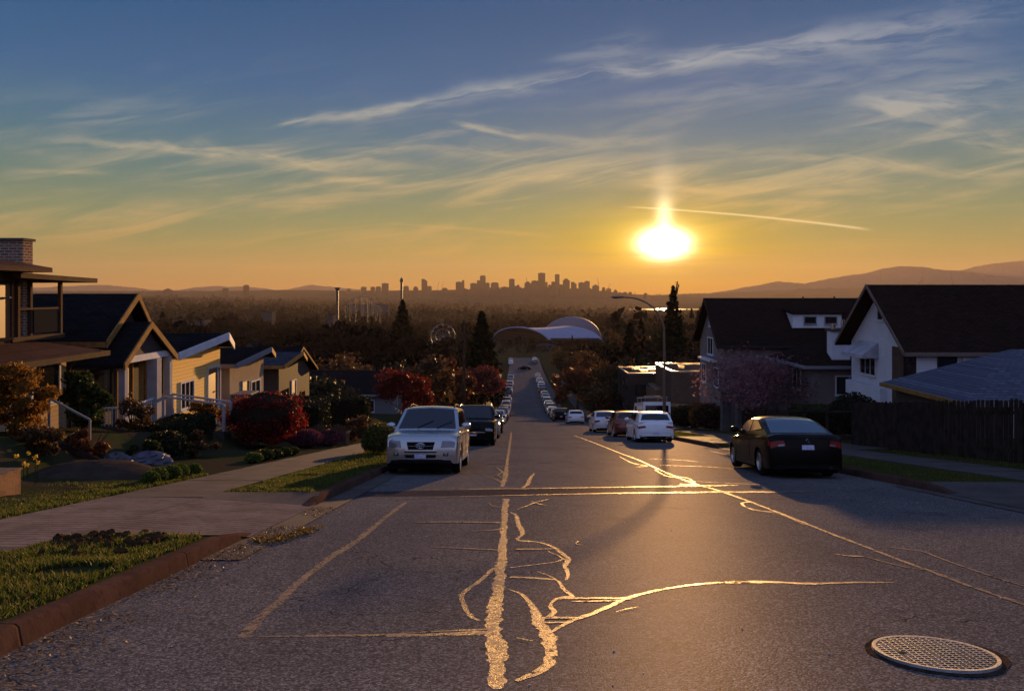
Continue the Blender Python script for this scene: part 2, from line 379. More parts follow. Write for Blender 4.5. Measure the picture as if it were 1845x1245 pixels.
def limbs(mb, base, H, rad, n=7, spread=.35, lo=.35, seg=5):
    rr = random.Random(int(abs(base[0]*37+base[1]*11)))
    b = Vector(base); top = b+Vector((rr.uniform(-.04, .04)*H, rr.uniform(-.04, .04)*H, H*.78))
    mb.tube([b-Vector((0, 0, .3)), b, b.lerp(top, .5), top], [rad*1.25, rad, rad*.6, rad*.18], seg+2)
    for i in range(n):
        t = lo+(.92-lo)*i/n; p = b.lerp(top, t); a = i*2.4+rr.random(); L = H*spread*(1.05-t*.6)
        q = p+Vector((math.cos(a)*L*.5, math.sin(a)*L*.5, L*.35)); e = p+Vector((math.cos(a)*L, math.sin(a)*L, L*.85))
        mb.tube([p, q, e], [rad*.42*(1.1-t), rad*.26*(1.1-t), rad*.08], seg)
def btree(name, label, x, y, H, cr, lm, cat='tree', group=None, n=900, leaf=.13, z=None, m=16, ch=.62, bark=None, sq=.8):
    z0 = gh(x, y) if z is None else z
    t = thing(name, label, cat, (x, y, z0), random.uniform(0, 6), group)
    mb = MB(); limbs(mb, (0, 0, 0), H, max(.05, H*.022), 8, cr/H*.9, .25); mb.build('trunk', bark or M_BARK, t, 60)
    pts = clumps(n, (0, 0, H*ch), (cr*.78, cr*.78, H*(1-ch)*sq), m, cr*.38)
    V_, F_ = cards(pts, leaf); fastmesh('crown', V_, F_, lm, t)
    return t
def conifer(name, label, x, y, H, r, lm, cat='conifer', group=None, n=1200, leaf=.22, z=None, top=None, shape=1.0, base=.08):
    z0 = gh(x, y) if z is None else z
    t = thing(name, label, cat, (x, y, z0), random.uniform(0, 6), group)
    MB().tube([(0, 0, -.4), (0, 0, H*.5), (0, 0, H*.98)], [H*.016, H*.01, H*.002], 7).build('trunk', M_BARK, t, 60)
    k = rng.random(n)**.75; h = base+(1-base)*(1-k)        # k: 1 at base
    lay = np.abs(np.sin(h*math.pi*H/1.6))*.35+.65
    a = rng.random(n)*2*math.pi; lob = 1+.22*np.sin(a*5+h*23)
    rr_ = r*((1-h)/(1-base))**shape*lay*lob*np.sqrt(rng.uniform(.25, 1, n))
    pts = np.stack([np.cos(a)*rr_, np.sin(a)*rr_, h*H-rr_*.25], 1)
    V_, F_ = cards(pts, leaf, .5); fastmesh('crown', V_, F_, lm, t)
    return t
def bush(name, label, c, r, lm, cat='bush', group=None, n=2500, leaf=.05, core=True, shell=.72, low=-.5, stems=0, lump=0):
    t = thing(name, label, cat, c, 0, group)
    if lump:
        pts = clumps(n, (0, 0, r[2]*.88), np.array(r)*np.array([.86, .86, .86]), lump, min(r)*.38, .35, -.98); pts = pts[pts[:, 2] > .0]
    else: pts = ell(n, (0, 0, r[2]), r, shell, low)
    V_, F_ = cards(pts, leaf); fastmesh('foliage', V_, F_, lm, t)
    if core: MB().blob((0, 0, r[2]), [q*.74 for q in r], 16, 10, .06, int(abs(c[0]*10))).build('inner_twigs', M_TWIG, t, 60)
    if stems:
        mb = MB()
        for i in range(stems):
            a = i*2.39; d = Vector((math.cos(a)*r[0]*.6, math.sin(a)*r[1]*.6, r[2]*1.5))
            mb.tube([(0, 0, -.05), d*.4+Vector((0, 0, r[2]*.2)), d], [.02, .013, .005], 4)
        mb.build('stem', M_BARK, t)
    return t
M_BARK = mat('bark', (.07, .05, .035), .9, .2, var=.4, vscale=6, bump=.5, bscale=30)
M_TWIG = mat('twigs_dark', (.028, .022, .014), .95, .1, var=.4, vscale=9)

# ================================================================== setting: terrain
def geo(a, b, n): return list(a*(b/a)**(np.arange(1, n+1)/n))
ls = sorted(set([round(v, 3) for v in list(np.arange(-20, 22.01, 1.0))+[-13, -11.4, -10.6, -10.1, -9.6, -6.85, -6.8, -5.2, -5.15, -3.48, -3.42, -3.36, 8.04, 8.08, 8.14, 10.2, 12.6, 12.7, 13.4]]))
xs = [-v for v in geo(20, 10300, 44)][::-1]+ls+geo(22, 10300, 44)
ys = list(np.arange(-30, 0, 2.0))+list(np.arange(0, 40, .5))+list(np.arange(40, 130, 1.0))+list(np.arange(130, 330, 4.0))+geo(330, 13700, 110)
ys = sorted(set(ys+[DRV_L[0]-.68, DRV_L[1]+.78, DRV_L[0]+.02, DRV_L[1]-.02, DRV_R[0]+.02, DRV_R[1]-.02, DRV_R2[0]+.02, DRV_R2[1]-.02]))
Lg, Yg = np.meshgrid(xs, ys)
Xg = Lg+SK*np.minimum(Yg, 400)
Zg = ground_z(Xg, Yg)
soilbump = (vnoise(Xg*1.7, Yg*1.7, 1)-.5)*.12*((Lg < -7.2) & (Yg < 60)); Zg = Zg+soilbump
nx, ny = len(xs), len(ys)
Vg = np.stack([Xg, Yg, Zg], -1).reshape(-1, 3)
idx = np.arange(nx*ny).reshape(ny, nx)
Fg = np.stack([idx[:-1, :-1], idx[:-1, 1:], idx[1:, 1:], idx[1:, :-1]], -1).reshape(-1, 4)
M_SOIL = mat('soil', (.045, .033, .022), .95, .1, var2=(.03, .038, .014), vscale=.9, bump=.8, bscale=9)
gr = fastmesh('ground', Vg, Fg, M_SOIL, smooth=True); tag(gr, kind='structure')

# ------------------------------------------------------------------ asphalt
def asphalt(name, c1, c2, rough=.62, fine=60):
    m = bpy.data.materials.new(name); m.use_nodes = True; t = m.node_tree; h = NG(t); b = t.nodes['Principled BSDF']
    tcn = h.n('ShaderNodeTexCoord'); ob = tcn.outputs['Object']
    agg = h.n('ShaderNodeTexVoronoi'); h.put(agg.inputs['Vector'], ob); agg.inputs['Scale'].default_value = fine
    big = h.sstep(h.noise(ob, .35, 5, .6), .35, .65)
    med = h.sstep(h.noise(ob, 2.4, 5, .65), .3, .7)
    fin = h.sstep(h.noise(ob, fine*.7, 3, .7), .42, .75)
    sx_ = h.n('ShaderNodeSeparateXYZ'); h.put(sx_.inputs[0], ob); trk = h.m('MULTIPLY_ADD', h.m('SINE', h.m('MULTIPLY', h.m('ADD', sx_.outputs[0], h.m('MULTIPLY', big, .4)), 3.6)), .5, .5)
    stn = h.sstep(h.noise(ob, .9, 4, .6), .60, .72)
    c = h.mix(h.m('MULTIPLY_ADD', trk, .30, h.m('MULTIPLY', big, .7)), (*c1, 1), (*c2, 1)); c = h.mix(h.m('MULTIPLY', stn, .5), c, (.022, .021, .024, 1)); c = h.mix(h.m('MULTIPLY', med, .35), c, (*[v*.55 for v in c1], 1))
    sp_ = h.n('ShaderNodeSeparateXYZ'); h.put(sp_.inputs[0], agg.outputs['Color']); gv = h.m('MULTIPLY_ADD', h.m('POWER', sp_.outputs[0], 2.2), 1.5, .50)
    sc_ = h.n('ShaderNodeVectorMath', operation='SCALE'); h.put(sc_.inputs[0], c); h.put(sc_.inputs[3], gv); c = sc_.outputs[0]
    chip = h.sstep(agg.outputs['Distance'], .30, .05)
    c = h.mix(h.m('MULTIPLY', h.m('MULTIPLY', chip, fin), .9), c, (.42, .39, .38, 1))
    c = h.mix(h.m('MULTIPLY', h.sstep(h.noise(ob, 34, 2, .8), .50, .64), .55), c, (*[v*.45 for v in c2], 1))
    h.put(b.inputs['Base Color'], c)
    rr = h.m('MULTIPLY_ADD', h.noise(ob, 1.3, 4, .6), .10, rough+.1); h.put(b.inputs['Roughness'], rr)
    b.inputs['Specular IOR Level'].default_value = 0.0
    bp = h.n('ShaderNodeBump'); bp.inputs['Strength'].default_value = .26; bp.inputs['Distance'].default_value = .006
    crk = h.n('ShaderNodeTexVoronoi', feature='DISTANCE_TO_EDGE'); h.put(crk.inputs['Vector'], vadd_(h, ob, 1.1)); crk.inputs['Scale'].default_value = 1.1
    cr = h.sstep(crk.outputs['Distance'], .012, .0)
    crm = h.m('MULTIPLY', cr, h.sstep(h.noise(ob, .45, 3, .5), .52, .62))
    h.put(bp.inputs['Height'], h.m('SUBTRACT', h.m('MULTIPLY', h.m('SUBTRACT', h.noise(ob, fine*.55, 4, .75), agg.outputs['Distance']), 1.0), h.m('MULTIPLY', crm, 3)))
    t.links.new(bp.outputs[0], b.inputs['Normal'])
    c = h.mix(h.m('MULTIPLY', crm, .8), c, (.012, .011, .010, 1)); h.put(b.inputs['Base Color'], c)
    gl = h.n('ShaderNodeBsdfGlossy'); gl.inputs['Roughness'].default_value = .5; gl.inputs['Color'].default_value = (1, .92, .9, 1); t.links.new(bp.outputs[0], gl.inputs['Normal'])
    mx = h.n('ShaderNodeMixShader'); mx.inputs[0].default_value = .012; t.links.new(b.outputs[0], mx.inputs[1]); t.links.new(gl.outputs[0], mx.inputs[2])
    t.links.new(mx.outputs[0], t.nodes['Material Output'].inputs[0])
    return m
def vadd_(h, ob, k):
    q = h.n('ShaderNodeVectorMath', operation='ADD'); h.put(q.inputs[0], ob)
    nz = h.n('ShaderNodeTexNoise'); h.put(nz.inputs['Vector'], ob); nz.inputs['Scale'].default_value = k*2.2
    s = h.n('ShaderNodeVectorMath', operation='SCALE'); h.put(s.inputs[0], nz.outputs[1]); s.inputs[3].default_value = .5
    h.put(q.inputs[1], s.outputs[0]); return q.outputs[0]
M_ASPH = asphalt('asphalt', (.128, .118, .114), (.094, .088, .086), .60, 75)
M_PATCH = asphalt('asphalt_patch', (.050, .042, .044), (.040, .035, .037), .66, 60)
def strip(name, l0, l1, y0, y1, h0, h1=None, m=None, parent=None, dy=.5, nl=2, kind='structure', crown=0.0):
    """sheet that follows the hill between two lateral offsets"""
    n = max(2, int((y1-y0)/dy)+1); Y = np.linspace(y0, y1, n); h1 = h0 if h1 is None else h1
    L_ = np.linspace(l0, l1, nl); hh = np.linspace(h0, h1, nl)
    A, B = np.meshgrid(L_, Y); H_ = np.tile(hh, (n, 1))+(crown*(1-((A-(l0+l1)/2)/((l1-l0)/2))**2) if crown else 0)
    V_ = np.stack([A+SK*B, B, gz(B)+H_], -1).reshape(-1, 3)
    i = np.arange(n*nl).reshape(n, nl); F_ = np.stack([i[:-1, :-1], i[:-1, 1:], i[1:, 1:], i[1:, :-1]], -1).reshape(-1, 4)
    o = fastmesh(name, V_, F_, m, parent, True)
    if kind: o['kind'] = kind
    return o
road = strip('road', -3.42, 8.10, -14, 318, 0, m=M_ASPH, dy=1.0, nl=9)
for s, (a, b) in enumerate(((-62, -3.42), (8.10, 62))):
    tag(strip('cross_street', a, b, CROSS[0], CROSS[1], 0.0, m=M_ASPH, dy=1.0, nl=12), kind='structure')
# trench patch that crosses the street
def rpoly(pts, z):  # photo pixels on the near road plane -> world
    out = []
    for px, py in pts:
        l, Y = onroad(px, py); out.append(RW(l, Y, z))
    return out
tp = MB(); tp.add(rpoly([(640, 895), (900, 891.5), (1100, 887.5), (1290, 885), (1290, 876.5), (1100, 879), (900, 881.5), (650, 885)], .0007), [(0, 1, 6, 7), (1, 2, 5, 6), (2, 3, 4, 5)])
tp.build('trench_patch', M_PATCH, road)

# ------------------------------------------------------------------ poured crack sealant
def sealmat(k=1.0):
    m = bpy.data.materials.new('crack_sealant'); m.use_nodes = True; t = m.node_tree; h = NG(t); b = t.nodes['Principled BSDF']
    ob = h.n('ShaderNodeTexCoord').outputs['Object']
    c = h.mix(h.sstep(h.noise(ob, 7, 5, .65), .35, .7), (.25*k, .165*k, .085*k, 1), (.14*k, .095*k, .058*k, 1))
    wear = h.m('MULTIPLY', h.sstep(h.noise(ob, 13, 7, .85), .50, .56), h.sstep(h.noise(ob, 2.2, 3, .6), .34, .5)); crv = h.n('ShaderNodeTexVoronoi', feature='DISTANCE_TO_EDGE'); h.put(crv.inputs['Vector'], vadd_(h, ob, 6)); crv.inputs['Scale'].default_value = 7
    wear = h.m('MAXIMUM', wear, h.m('MULTIPLY', h.sstep(crv.outputs['Distance'], .045, .01), h.sstep(h.noise(ob, 3, 2, .5), .45, .55)))
    c = h.mix(h.m('MULTIPLY', wear, .95), c, (.055, .050, .050, 1))
    h.put(b.inputs['Base Color'], c); h.put(b.inputs['Roughness'], h.m('MULTIPLY_ADD', h.noise(ob, 15, 6, .8), .9, .05))
    b.inputs['Specular IOR Level'].default_value = 0
    bp = h.n('ShaderNodeBump'); bp.inputs['Strength'].default_value = .35; bp.inputs['Distance'].default_value = .006
    h.put(bp.inputs['Height'], h.m('SUBTRACT', h.noise(ob, 40, 5, .7), h.m('MULTIPLY', wear, 1.2))); t.links.new(bp.outputs[0], b.inputs['Normal'])
    gl = h.n('ShaderNodeBsdfGlossy'); gl.inputs['Roughness'].default_value = .42; gl.inputs['Color'].default_value = (1, .93, .85, 1); t.links.new(bp.outputs[0], gl.inputs['Normal'])
    mx = h.n('ShaderNodeMixShader'); h.put(mx.inputs[0], h.m('MULTIPLY_ADD', h.m('SUBTRACT', 1.0, wear), .115, .01)); t.links.new(b.outputs[0], mx.inputs[1]); t.links.new(gl.outputs[0], mx.inputs[2])
    t.links.new(mx.outputs[0], t.nodes['Material Output'].inputs[0])
    return m
M_SEAL = sealmat(); M_SEAL2 = sealmat(.9)
SEAMS = [
 [(893,1240,38),(895,1200,40),(896,1180,42),(892,1150,38),(888,1110,38),(895,1075,34),(899,1050,26),(902,1025,24),(905,1000,20),(907,960,16),(909,930,15),(911,898,14)],
 [(905,876,9),(909,862,12),(912,850,10),(914,830,6),(917,810,6),(920,790,5),(921,778,3)],
 [(437,1148,30),(470,1112,26),(500,1085,24),(530,1055,22),(560,1030,20),(600,1000,20),(640,975,18),(690,935,13),(712,918,12),(733,903,9)],
 [(448,1146,3),(600,1144,5),(760,1143,6),(830,1140,9),(900,1139,9)],
 [(700,1142,1.5),(800,1136,3),(880,1133,4)],
 [(890,1022,9),(868,1043,12),(848,1057,12),(832,1070,13),(833,1082,12),(841,1100,12),(852,1112,9),(864,1117,4)],
 [(917,1061,4),(940,1070,9),(955,1085,14),(966,1104,20),(972,1122,30),(984,1140,34),(992,1162,34),(995,1180,28),(985,1200,24),(960,1214,18),(930,1226,10)],
 [(918,922,4),(930,928,8),(934,945,12),(942,960,10),(932,972,8),(950,974,6),(975,977,6),(997,985,9),(1014,997,12),(1025,1008,12),(1018,1020,12),(1024,1035,8),(1020,1044,6)],
 [(920,1022,3),(960,1017,4),(1000,1012,4),(1016,1006,6)],
 [(988,993,5),(1005,1000,5),(1020,1009,6)],
 [(920,1039,4),(965,1041,5),(1003,1045,8),(1015,1060,10),(1030,1074,14),(1003,1078,8),(992,1090,10),(998,1103,14),(985,1112,10)],
 [(968,1029,3),(985,1035,4),(1002,1043,5)],
 [(985,1143,8),(1010,1128,10),(1035,1116,13),(1070,1104,15),(1100,1091,12),(1130,1077,12),(1170,1066,9),(1200,1060,6),(1240,1054,6),(1300,1049,5),(1380,1048,6),(1460,1051,5),(1540,1049,4),(1610,1049,2)],
 [(1005,1078,3),(1060,1077,4),(1130,1077,5)],[(1030,1083,2),(1100,1082,4),(1140,1078,3)],
 [(975,1113,4),(1005,1112,5),(1040,1113,5)],[(980,1121,3),(1020,1121,3)],
 [(1034,784,3),(1062,794,4),(1090,805,4),(1120,817,5),(1150,828,6),(1180,842,7),(1210,855,8),(1245,869,9),(1300,885,9),(1350,903,10),(1400,922,10),(1450,942,11),(1500,962,11),(1560,985,12),(1620,1008,13),(1680,1030,13),(1740,1053,13),(1790,1070,14),(1860,1094,14)],
 [(1590,984,3),(1640,990,6),(1665,994,8),(1690,1004,6),(1740,1022,7),(1790,1039,8),(1860,1060,8)],
 [(1505,998,3),(1530,1001,7),(1560,1003,4),(1600,1014,5),(1640,1023,4),(1690,1028,2)],
 [(1395,922,4),(1360,919,4),(1341,912,6),(1337,906,7),(1352,904,5)],
 [(1450,946,2),(1410,927,3),(1375,921,3),(1350,915,3)],
 [(1116,822,2),(1140,834,6),(1165,839,6),(1145,841,3)],[(1180,846,3),(1200,857,7),(1225,860,6),(1205,853,3),(1240,866,4)],[(1225,872,5),(1250,872,10),(1242,862,5),(1222,858,3)],
 [(690,900,1.5),(780,896,2.5),(900,892.6,3.5),(1000,890.4,3.5),(1100,888.4,4),(1290,886.2,4),(1400,886,3),(1500,884.5,1.5)],
 [(740,882,1),(820,880.7,2.5),(930,880,3),(1030,878.6,3),(1150,876.8,4),(1290,874.5,4),(1330,874,1.5)],
 [(1250,867,2),(1350,872,2.5),(1450,876,2),(1560,880,1)],
 [(745,941,1.5),(820,940,2.5),(905,941.5,3)],[(850,957,1),(905,954,3)],[(780,985,1),(860,989,3),(900,991,2)],[(940,880,8),(950,873,10),(955,862,8),(963,852,3)],
 [(875,858,2),(893,863,5),(905,870,5)],[(895,842,3),(905,850,6),(897,856,3),(908,862,5)],
 [(925,920,2),(945,913,4),(965,905,7),(990,899,3)],[(958,903,3),(972,908,5),(985,911,2)],
 [(880,905,2),(888,912,3),(905,914,2)],[(1042,975,4),(1038,980,3),(1052,982,1.5)],[(1150,1094,1.5),(1128,1098,2),(1110,1103,1.5)],[(930,1150,3),(960,1156,2)],
 [(1280,812,1),(1330,824,3),(1380,836,1)],[(1190,838,1.5),(1280,841,3),(1330,846,1.5)],[(1170,826,1),(1230,829,2.5),(1270,833,1)],
 [(930,990,2),(1010,989,1)],[(980,775,1.2),(960,772,1)],
]
for i, sm in enumerate(SEAMS):
    pts = []; ex = [sm[0]]+sm+[sm[-1]]
    for q in range(1, len(ex)-2):
        a, b, c_, d_ = (np.array(v, float) for v in ex[q-1:q+3])
        l0, Y0 = onroad(b[0], b[1]); l1, Y1 = onroad(c_[0], c_[1]); d = math.hypot(l1-l0, Y1-Y0); n = max(3, min(60, int(d/.03)))
        for k in range(n):
            t = k/n; cr = .5*((2*b)+(-a+c_)*t+(2*a-5*b+4*c_-d_)*t*t+(-a+3*b-3*c_+d_)*t**3)
            li = b+(c_-b)*t; cr = cr*.7+li*.3; pts.append((cr[0], cr[1], max(.8, cr[2])))
    pts.append(sm[-1])
    Q = [(*onroad(p[0], p[1]), p[2]) for p in pts]; L_, R_ = [], []
    for k, (l, Y, w) in enumerate(Q):
        a = Q[max(0, k-1)]; b = Q[min(len(Q)-1, k+1)]; tx, ty = b[0]-a[0], b[1]-a[1]; d = math.hypot(tx, ty) or 1; tx /= d; ty /= d
        depth = Y
        # pixel width -> metres, for a band crossing the view (l) or going away from it (Y)
        mx = w*depth/F; my = w*depth*depth/(1.6*F)
        nl_, ny_ = -ty, tx
        hw = .36/math.sqrt((nl_/mx)**2+(ny_/my)**2+1e-12)*1.0
        j = .62+.45*float(vnoise(np.array(k*.13+i*7.0), np.array(i*3.1)))+.75*(float(vnoise(np.array(k*.7+i*7.0), np.array(i*1.1)))-.25)
        k2 = .62+.45*float(vnoise(np.array(k*.15+i*5.0), np.array(i*9.7+50)))+.75*(float(vnoise(np.array(k*.75+i*5.0), np.array(i*2.7+50)))-.25)
        zz = .0012+.00022*i
        L_.append(RW(l+nl_*hw*j, Y+ny_*hw*j, zz)); R_.append(RW(l-nl_*hw*k2, Y-ny_*hw*k2, zz))
    mb = MB(); n = len(Q); mb.add(L_+R_, [(k, k+1, n+k+1, n+k) for k in range(n-1)]); mb.build('tar_seam', M_SEAL2 if i == 2 else M_SEAL, road)

# ------------------------------------------------------------------ kerbs, gutter, pavements
M_CONC = mat('concrete', (.090, .076, .072), .85, .3, var=.30, vscale=1.6, bump=.35, bscale=35)
def ribmat(name, col, freq, axis, amp=.6, lo=.32, dark=.5, dv=.66):
    m = bpy.data.materials.new(name); m.use_nodes = True; t = m.node_tree; h = NG(t); b = t.nodes['Principled BSDF']
    ob = h.n('ShaderNodeTexCoord').outputs['Object']; sp = h.n('ShaderNodeSeparateXYZ'); h.put(sp.inputs[0], ob)
    v = h.m('ADD', sp.outputs[axis], h.m('MULTIPLY', h.noise(ob, 1.5, 3, .5), .05))
    w = h.m('ABSOLUTE', h.m('SUBTRACT', h.m('FRACT', h.m('MULTIPLY', v, freq)), .5))
    ln = h.sstep(w, lo, .5)
    c = h.mix(h.sstep(h.noise(ob, 1.8, 5, .6), .3, .7), (*col, 1), (*[x*.66 for x in col], 1))
    c = h.mix(h.m('MULTIPLY', h.sstep(h.noise(ob, 9, 6, .75), .5, .62), .45), c, (*[x*.4 for x in col], 1)); c = h.mix(h.m('MULTIPLY', ln, dark), c, (*[x*.35 for x in col], 1)); h.put(b.inputs['Base Color'], c); b.inputs['Roughness'].default_value = .85; b.inputs['Specular IOR Level'].default_value = 0
    bp = h.n('ShaderNodeBump'); bp.inputs['Strength'].default_value = amp; bp.inputs['Distance'].default_value = .012
    h.put(bp.inputs['Height'], h.m('SUBTRACT', h.m('MULTIPLY', h.noise(ob, 30, 4, .6), .3), ln)); t.links.new(bp.outputs[0], b.inputs['Normal'])
    return m
M_KERB = ribmat('kerb_concrete', (.085, .049, .036), .38, 1, .9, .492, .9)
M_RIB = ribmat('scored_concrete', (.19, .15, .125), 6.3, 1, .7)
def kerb(l_road, side, y0, y1, h0=.0, h1=.15, ramp0=0, ramp1=0):
    """kerb with a battered face; side=-1 street lies to the right (left kerb)"""
    n = int((y1-y0)/.5)+2; Y = np.linspace(y0, y1, n); mb = MB(); vs = []
    for y in Y:
        top = .15
        if ramp0 and y < y0+ramp0: top = .035+(.115)*(y-y0)/ramp0
        if ramp1 and y > y1-ramp1: top = .035+(.115)*(y1-y)/ramp1
        wob = (float(vnoise(np.array(y*1.3), np.array(l_road)))-.5)*.02
        vs += [RW(l_road+wob, y, -.06), RW(l_road+side*.035+wob, y, top-.02), RW(l_road+side*.06+wob, y, top), RW(l_road+side*.17, y, top), RW(l_road+side*.17, y, -.06)]
    fs = [(i*5+k, i*5+(k+1) % 5, (i+1)*5+(k+1) % 5, (i+1)*5+k) for i in range(n-1) for k in range(5)]+[(0, 1, 2, 3, 4), tuple(5*(n-1)+k for k in range(5))]
    mb.add(vs, fs); return mb.build('kerb', M_KERB, None, 50, 'structure')
kerb(-3.34, -1, -12, DRV_L[0]+.25, ramp1=.9); kerb(-3.34, -1, DRV_L[1]-.1, CROSS[0]-.5, ramp0=.8); kerb(-3.34, -1, CROSS[1]+.5, 262)
kerb(8.0, 1, -12, DRV_R[0]+.3, ramp1=.8); kerb(8.0, 1, DRV_R[1]-.1, DRV_R2[0]+.3, ramp0=.8, ramp1=.6); kerb(8.0, 1, DRV_R2[1]-.3, CROSS[0]-.5, ramp0=.6); kerb(8.0, 1, CROSS[1]+.5, 262)
strip('gutter', -3.40, -2.93, 8.2, 24, .012, m=M_CONC)
strip('gutter', 7.72, 8.06, 9, 16, .012, m=M_CONC)
# driveway aprons (with their scored concrete) and pavements
strip('driveway', -5.2, -3.33, DRV_L[0], DRV_L[1], .135, .02, M_RIB, nl=5)
strip('driveway', -6.8, -5.2, DRV_L[0]-1.4, DRV_L[1]+.1, .152, .137, M_RIB, nl=3)
strip('driveway', 8.0, 9.9, DRV_R[0], DRV_R[1], .02, .13, M_CONC, nl=5)
strip('driveway', 8.0, 13.0, DRV_R2[0], DRV_R2[1], .02, .22, M_CONC, nl=5)
def slabs(name, l0, l1, y0, y1, h, m=M_CONC, step=1.5):
    """pavement as separate cast bays in one sheet, with open joints and slight tilts"""
    mb = MB(); y = y0; rr = random.Random(5)
    while y < y1-.1:
        e = min(y+step-.012, y1); t = [rr.uniform(-.006, .006) for _ in range(4)]
        a, b, c, d = RW(l0, y, h+t[0]), RW(l1, y, h+t[1]), RW(l1, e, h+t[2]), RW(l0, e, h+t[3])
        dn = Vector((0, 0, -.08)); mb.add([a, b, c, d, a+dn, b+dn, c+dn, d+dn], [(0, 1, 2, 3), (0, 4, 5, 1), (1, 5, 6, 2), (2, 6, 7, 3), (3, 7, 4, 0)])
        y += step
    return mb.build(name, m, None, None, 'structure')
slabs('pavement', -6.8, -5.2, -6, DRV_L[0]-1.41, .145); slabs('pavement', -6.8, -5.2, DRV_L[1]+.12, CROSS[0]-2, .145)
slabs('pavement', -6.8, -5.2, CROSS[1]+2, 240, .145, step=4)
slabs('pavement', 10.2, 12.0, -6, DRV_R2[0]-.05, .16); slabs('pavement', 10.2, 12.0, DRV_R2[1]+.05, CROSS[0]-2, .16); slabs('pavement', 10.2, 12.0, CROSS[1]+2, 240, .16, step=4)
for ya, yb, s_ in ((DRV_L[1], DRV_L[1]+.8, 1), (DRV_L[0], DRV_L[0]-.7, -1)):
    mb = MB(); n_ = 8; A_ = [RW(-5.22+1.88*k/n_, ya, .137-.117*k/n_) for k in range(n_+1)]; B_ = [RW(-5.22+1.76*k/n_, yb, .158) for k in range(n_+1)]
    mb.add(A_+B_, [(k, k+1, n_+k+2, n_+k+1) for k in range(n_)]); mb.build('driveway', M_CONC, None, None, 'structure')
mb = MB(); A_ = [RW(8.02+1.9*k/8, DRV_R[1], .02+.11*k/8) for k in range(9)]; B_ = [RW(8.14+1.78*k/8, DRV_R[1]+.8, .158) for k in range(9)]
mb.add(A_+B_, [(k, k+1, k+10, k+9) for k in range(8)]); mb.build('driveway', M_CONC, None, None, 'structure')
strip('driveway', 9.9, 10.2, DRV_R[0], DRV_R[1]+.1, .13, .155, M_CONC)
slabs('pavement', 8.25, 10.15, 33, 41, .155)

# ------------------------------------------------------------------ lawns: turf sheets plus blades
M_TURF = mat('turf', (.032, .045, .012), .95, .1, var2=(.055, .040, .018), vscale=1.7, bump=.9, bscale=40)
def blades(n, l0, l1, y0, y1, h, size, mask=None):
    l = rng.uniform(l0, l1, n); Y = rng.uniform(y0, y1, n)
    if mask is not None: k = mask(l, Y); l, Y = l[k], Y[k]
    n = len(l); d = vnoise(l*2.1, Y*2.1, 5)*.7+vnoise(l*6, Y*6, 8)*.5
    hh = size*(.35+d)*rng.uniform(.5, 1.25, n); x = l+SK*Y; z = gz(Y)+h-.01
    a = rng.uniform(0, 6.28, n); w = hh*.11+.0015*np.sqrt(np.maximum(Y, 3)); ln = rng.normal(0, .38, (n, 2))*hh[:, None]
    ax, ay = np.cos(a)*w, np.sin(a)*w
    p0 = np.stack([x-ax, Y-ay, z], 1); p1 = np.stack([x+ax, Y+ay, z], 1)
    p2 = np.stack([x+ax*.5+ln[:, 0]*.4, Y+ay*.5+ln[:, 1]*.4, z+hh*.6], 1); p3 = np.stack([x-ax*.5+ln[:, 0]*.4, Y-ay*.5+ln[:, 1]*.4, z+hh*.6], 1)
    t0 = np.stack([x+ln[:, 0], Y+ln[:, 1], z+hh], 1)
    V_ = np.stack([p0, p1, p2, p3, t0], 1).reshape(-1, 3); i = np.arange(n)[:, None]*5
    F_ = np.concatenate([i+np.array([0, 1, 2]), i+np.array([0, 2, 3]), i+np.array([3, 2, 4])])
    return V_, F_
M_GRASS = leafmat('grass_blades', (.040, .070, .010), (.065, .095, .014), (.10, .105, .020), (.13, .10, .04), trans=.45)
def lawn(name, l0, l1, y0, y1, h, n, size, turf=True, mask=None, dl=.25):
    if turf: strip(name, l0, l1, y0, y1, h, m=M_TURF, nl=max(2, int((l1-l0)/dl)), dy=.4, kind='stuff')
    V_, F_ = blades(n, l0, l1, y0, y1, h, size, mask); o = fastmesh(name, V_, F_, M_GRASS); tag(o, None, None, None, 'stuff'); return o
def edge_mask(l0, l1, y0, y1, k=.25):
    return lambda l, Y: (np.minimum.reduce([l-l0, l1-l, (Y-y0)*.8, (y1-Y)*.8]) > k*vnoise(l*3, Y*3, 2)) & (vnoise(l*1.3+9, Y*1.3, 6) > .16)
lawn('grass', -5.2, -3.5, -4, DRV_L[0]-.7, .146, 70000, .062, mask=edge_mask(-5.2, -3.5, -6, DRV_L[0]-.7, .10))
lawn('grass', -5.2, -3.5, DRV_L[1]+.8, 20, .146, 22000, .05, mask=edge_mask(-5.2, -3.5, DRV_L[1]+.7, 20.3, .25))
lawn('grass', -5.2, -3.5, 20, 58, .146, 9000, .07)
lawn('grass', -9.6, -6.8, 3, 17.2, .15, 60000, .075, mask=lambda l, Y: (l+SK*0 > -9.6+1.2*vnoise(Y*.9, l*0, 2)) & (Y < 16.6+.6*vnoise(l*2, Y*0, 3)))
lawn('grass', 12.0, 12.95, -6, 60, .165, 16000, .06)
lawn('grass', 8.2, 10.2, 15.4, 26.8, .146, 12000, .045, mask=edge_mask(8.2, 10.2, 14.6, 27, .6))
lawn('grass', 8.2, 10.2, 41.5, 58, .146, 5000, .06)
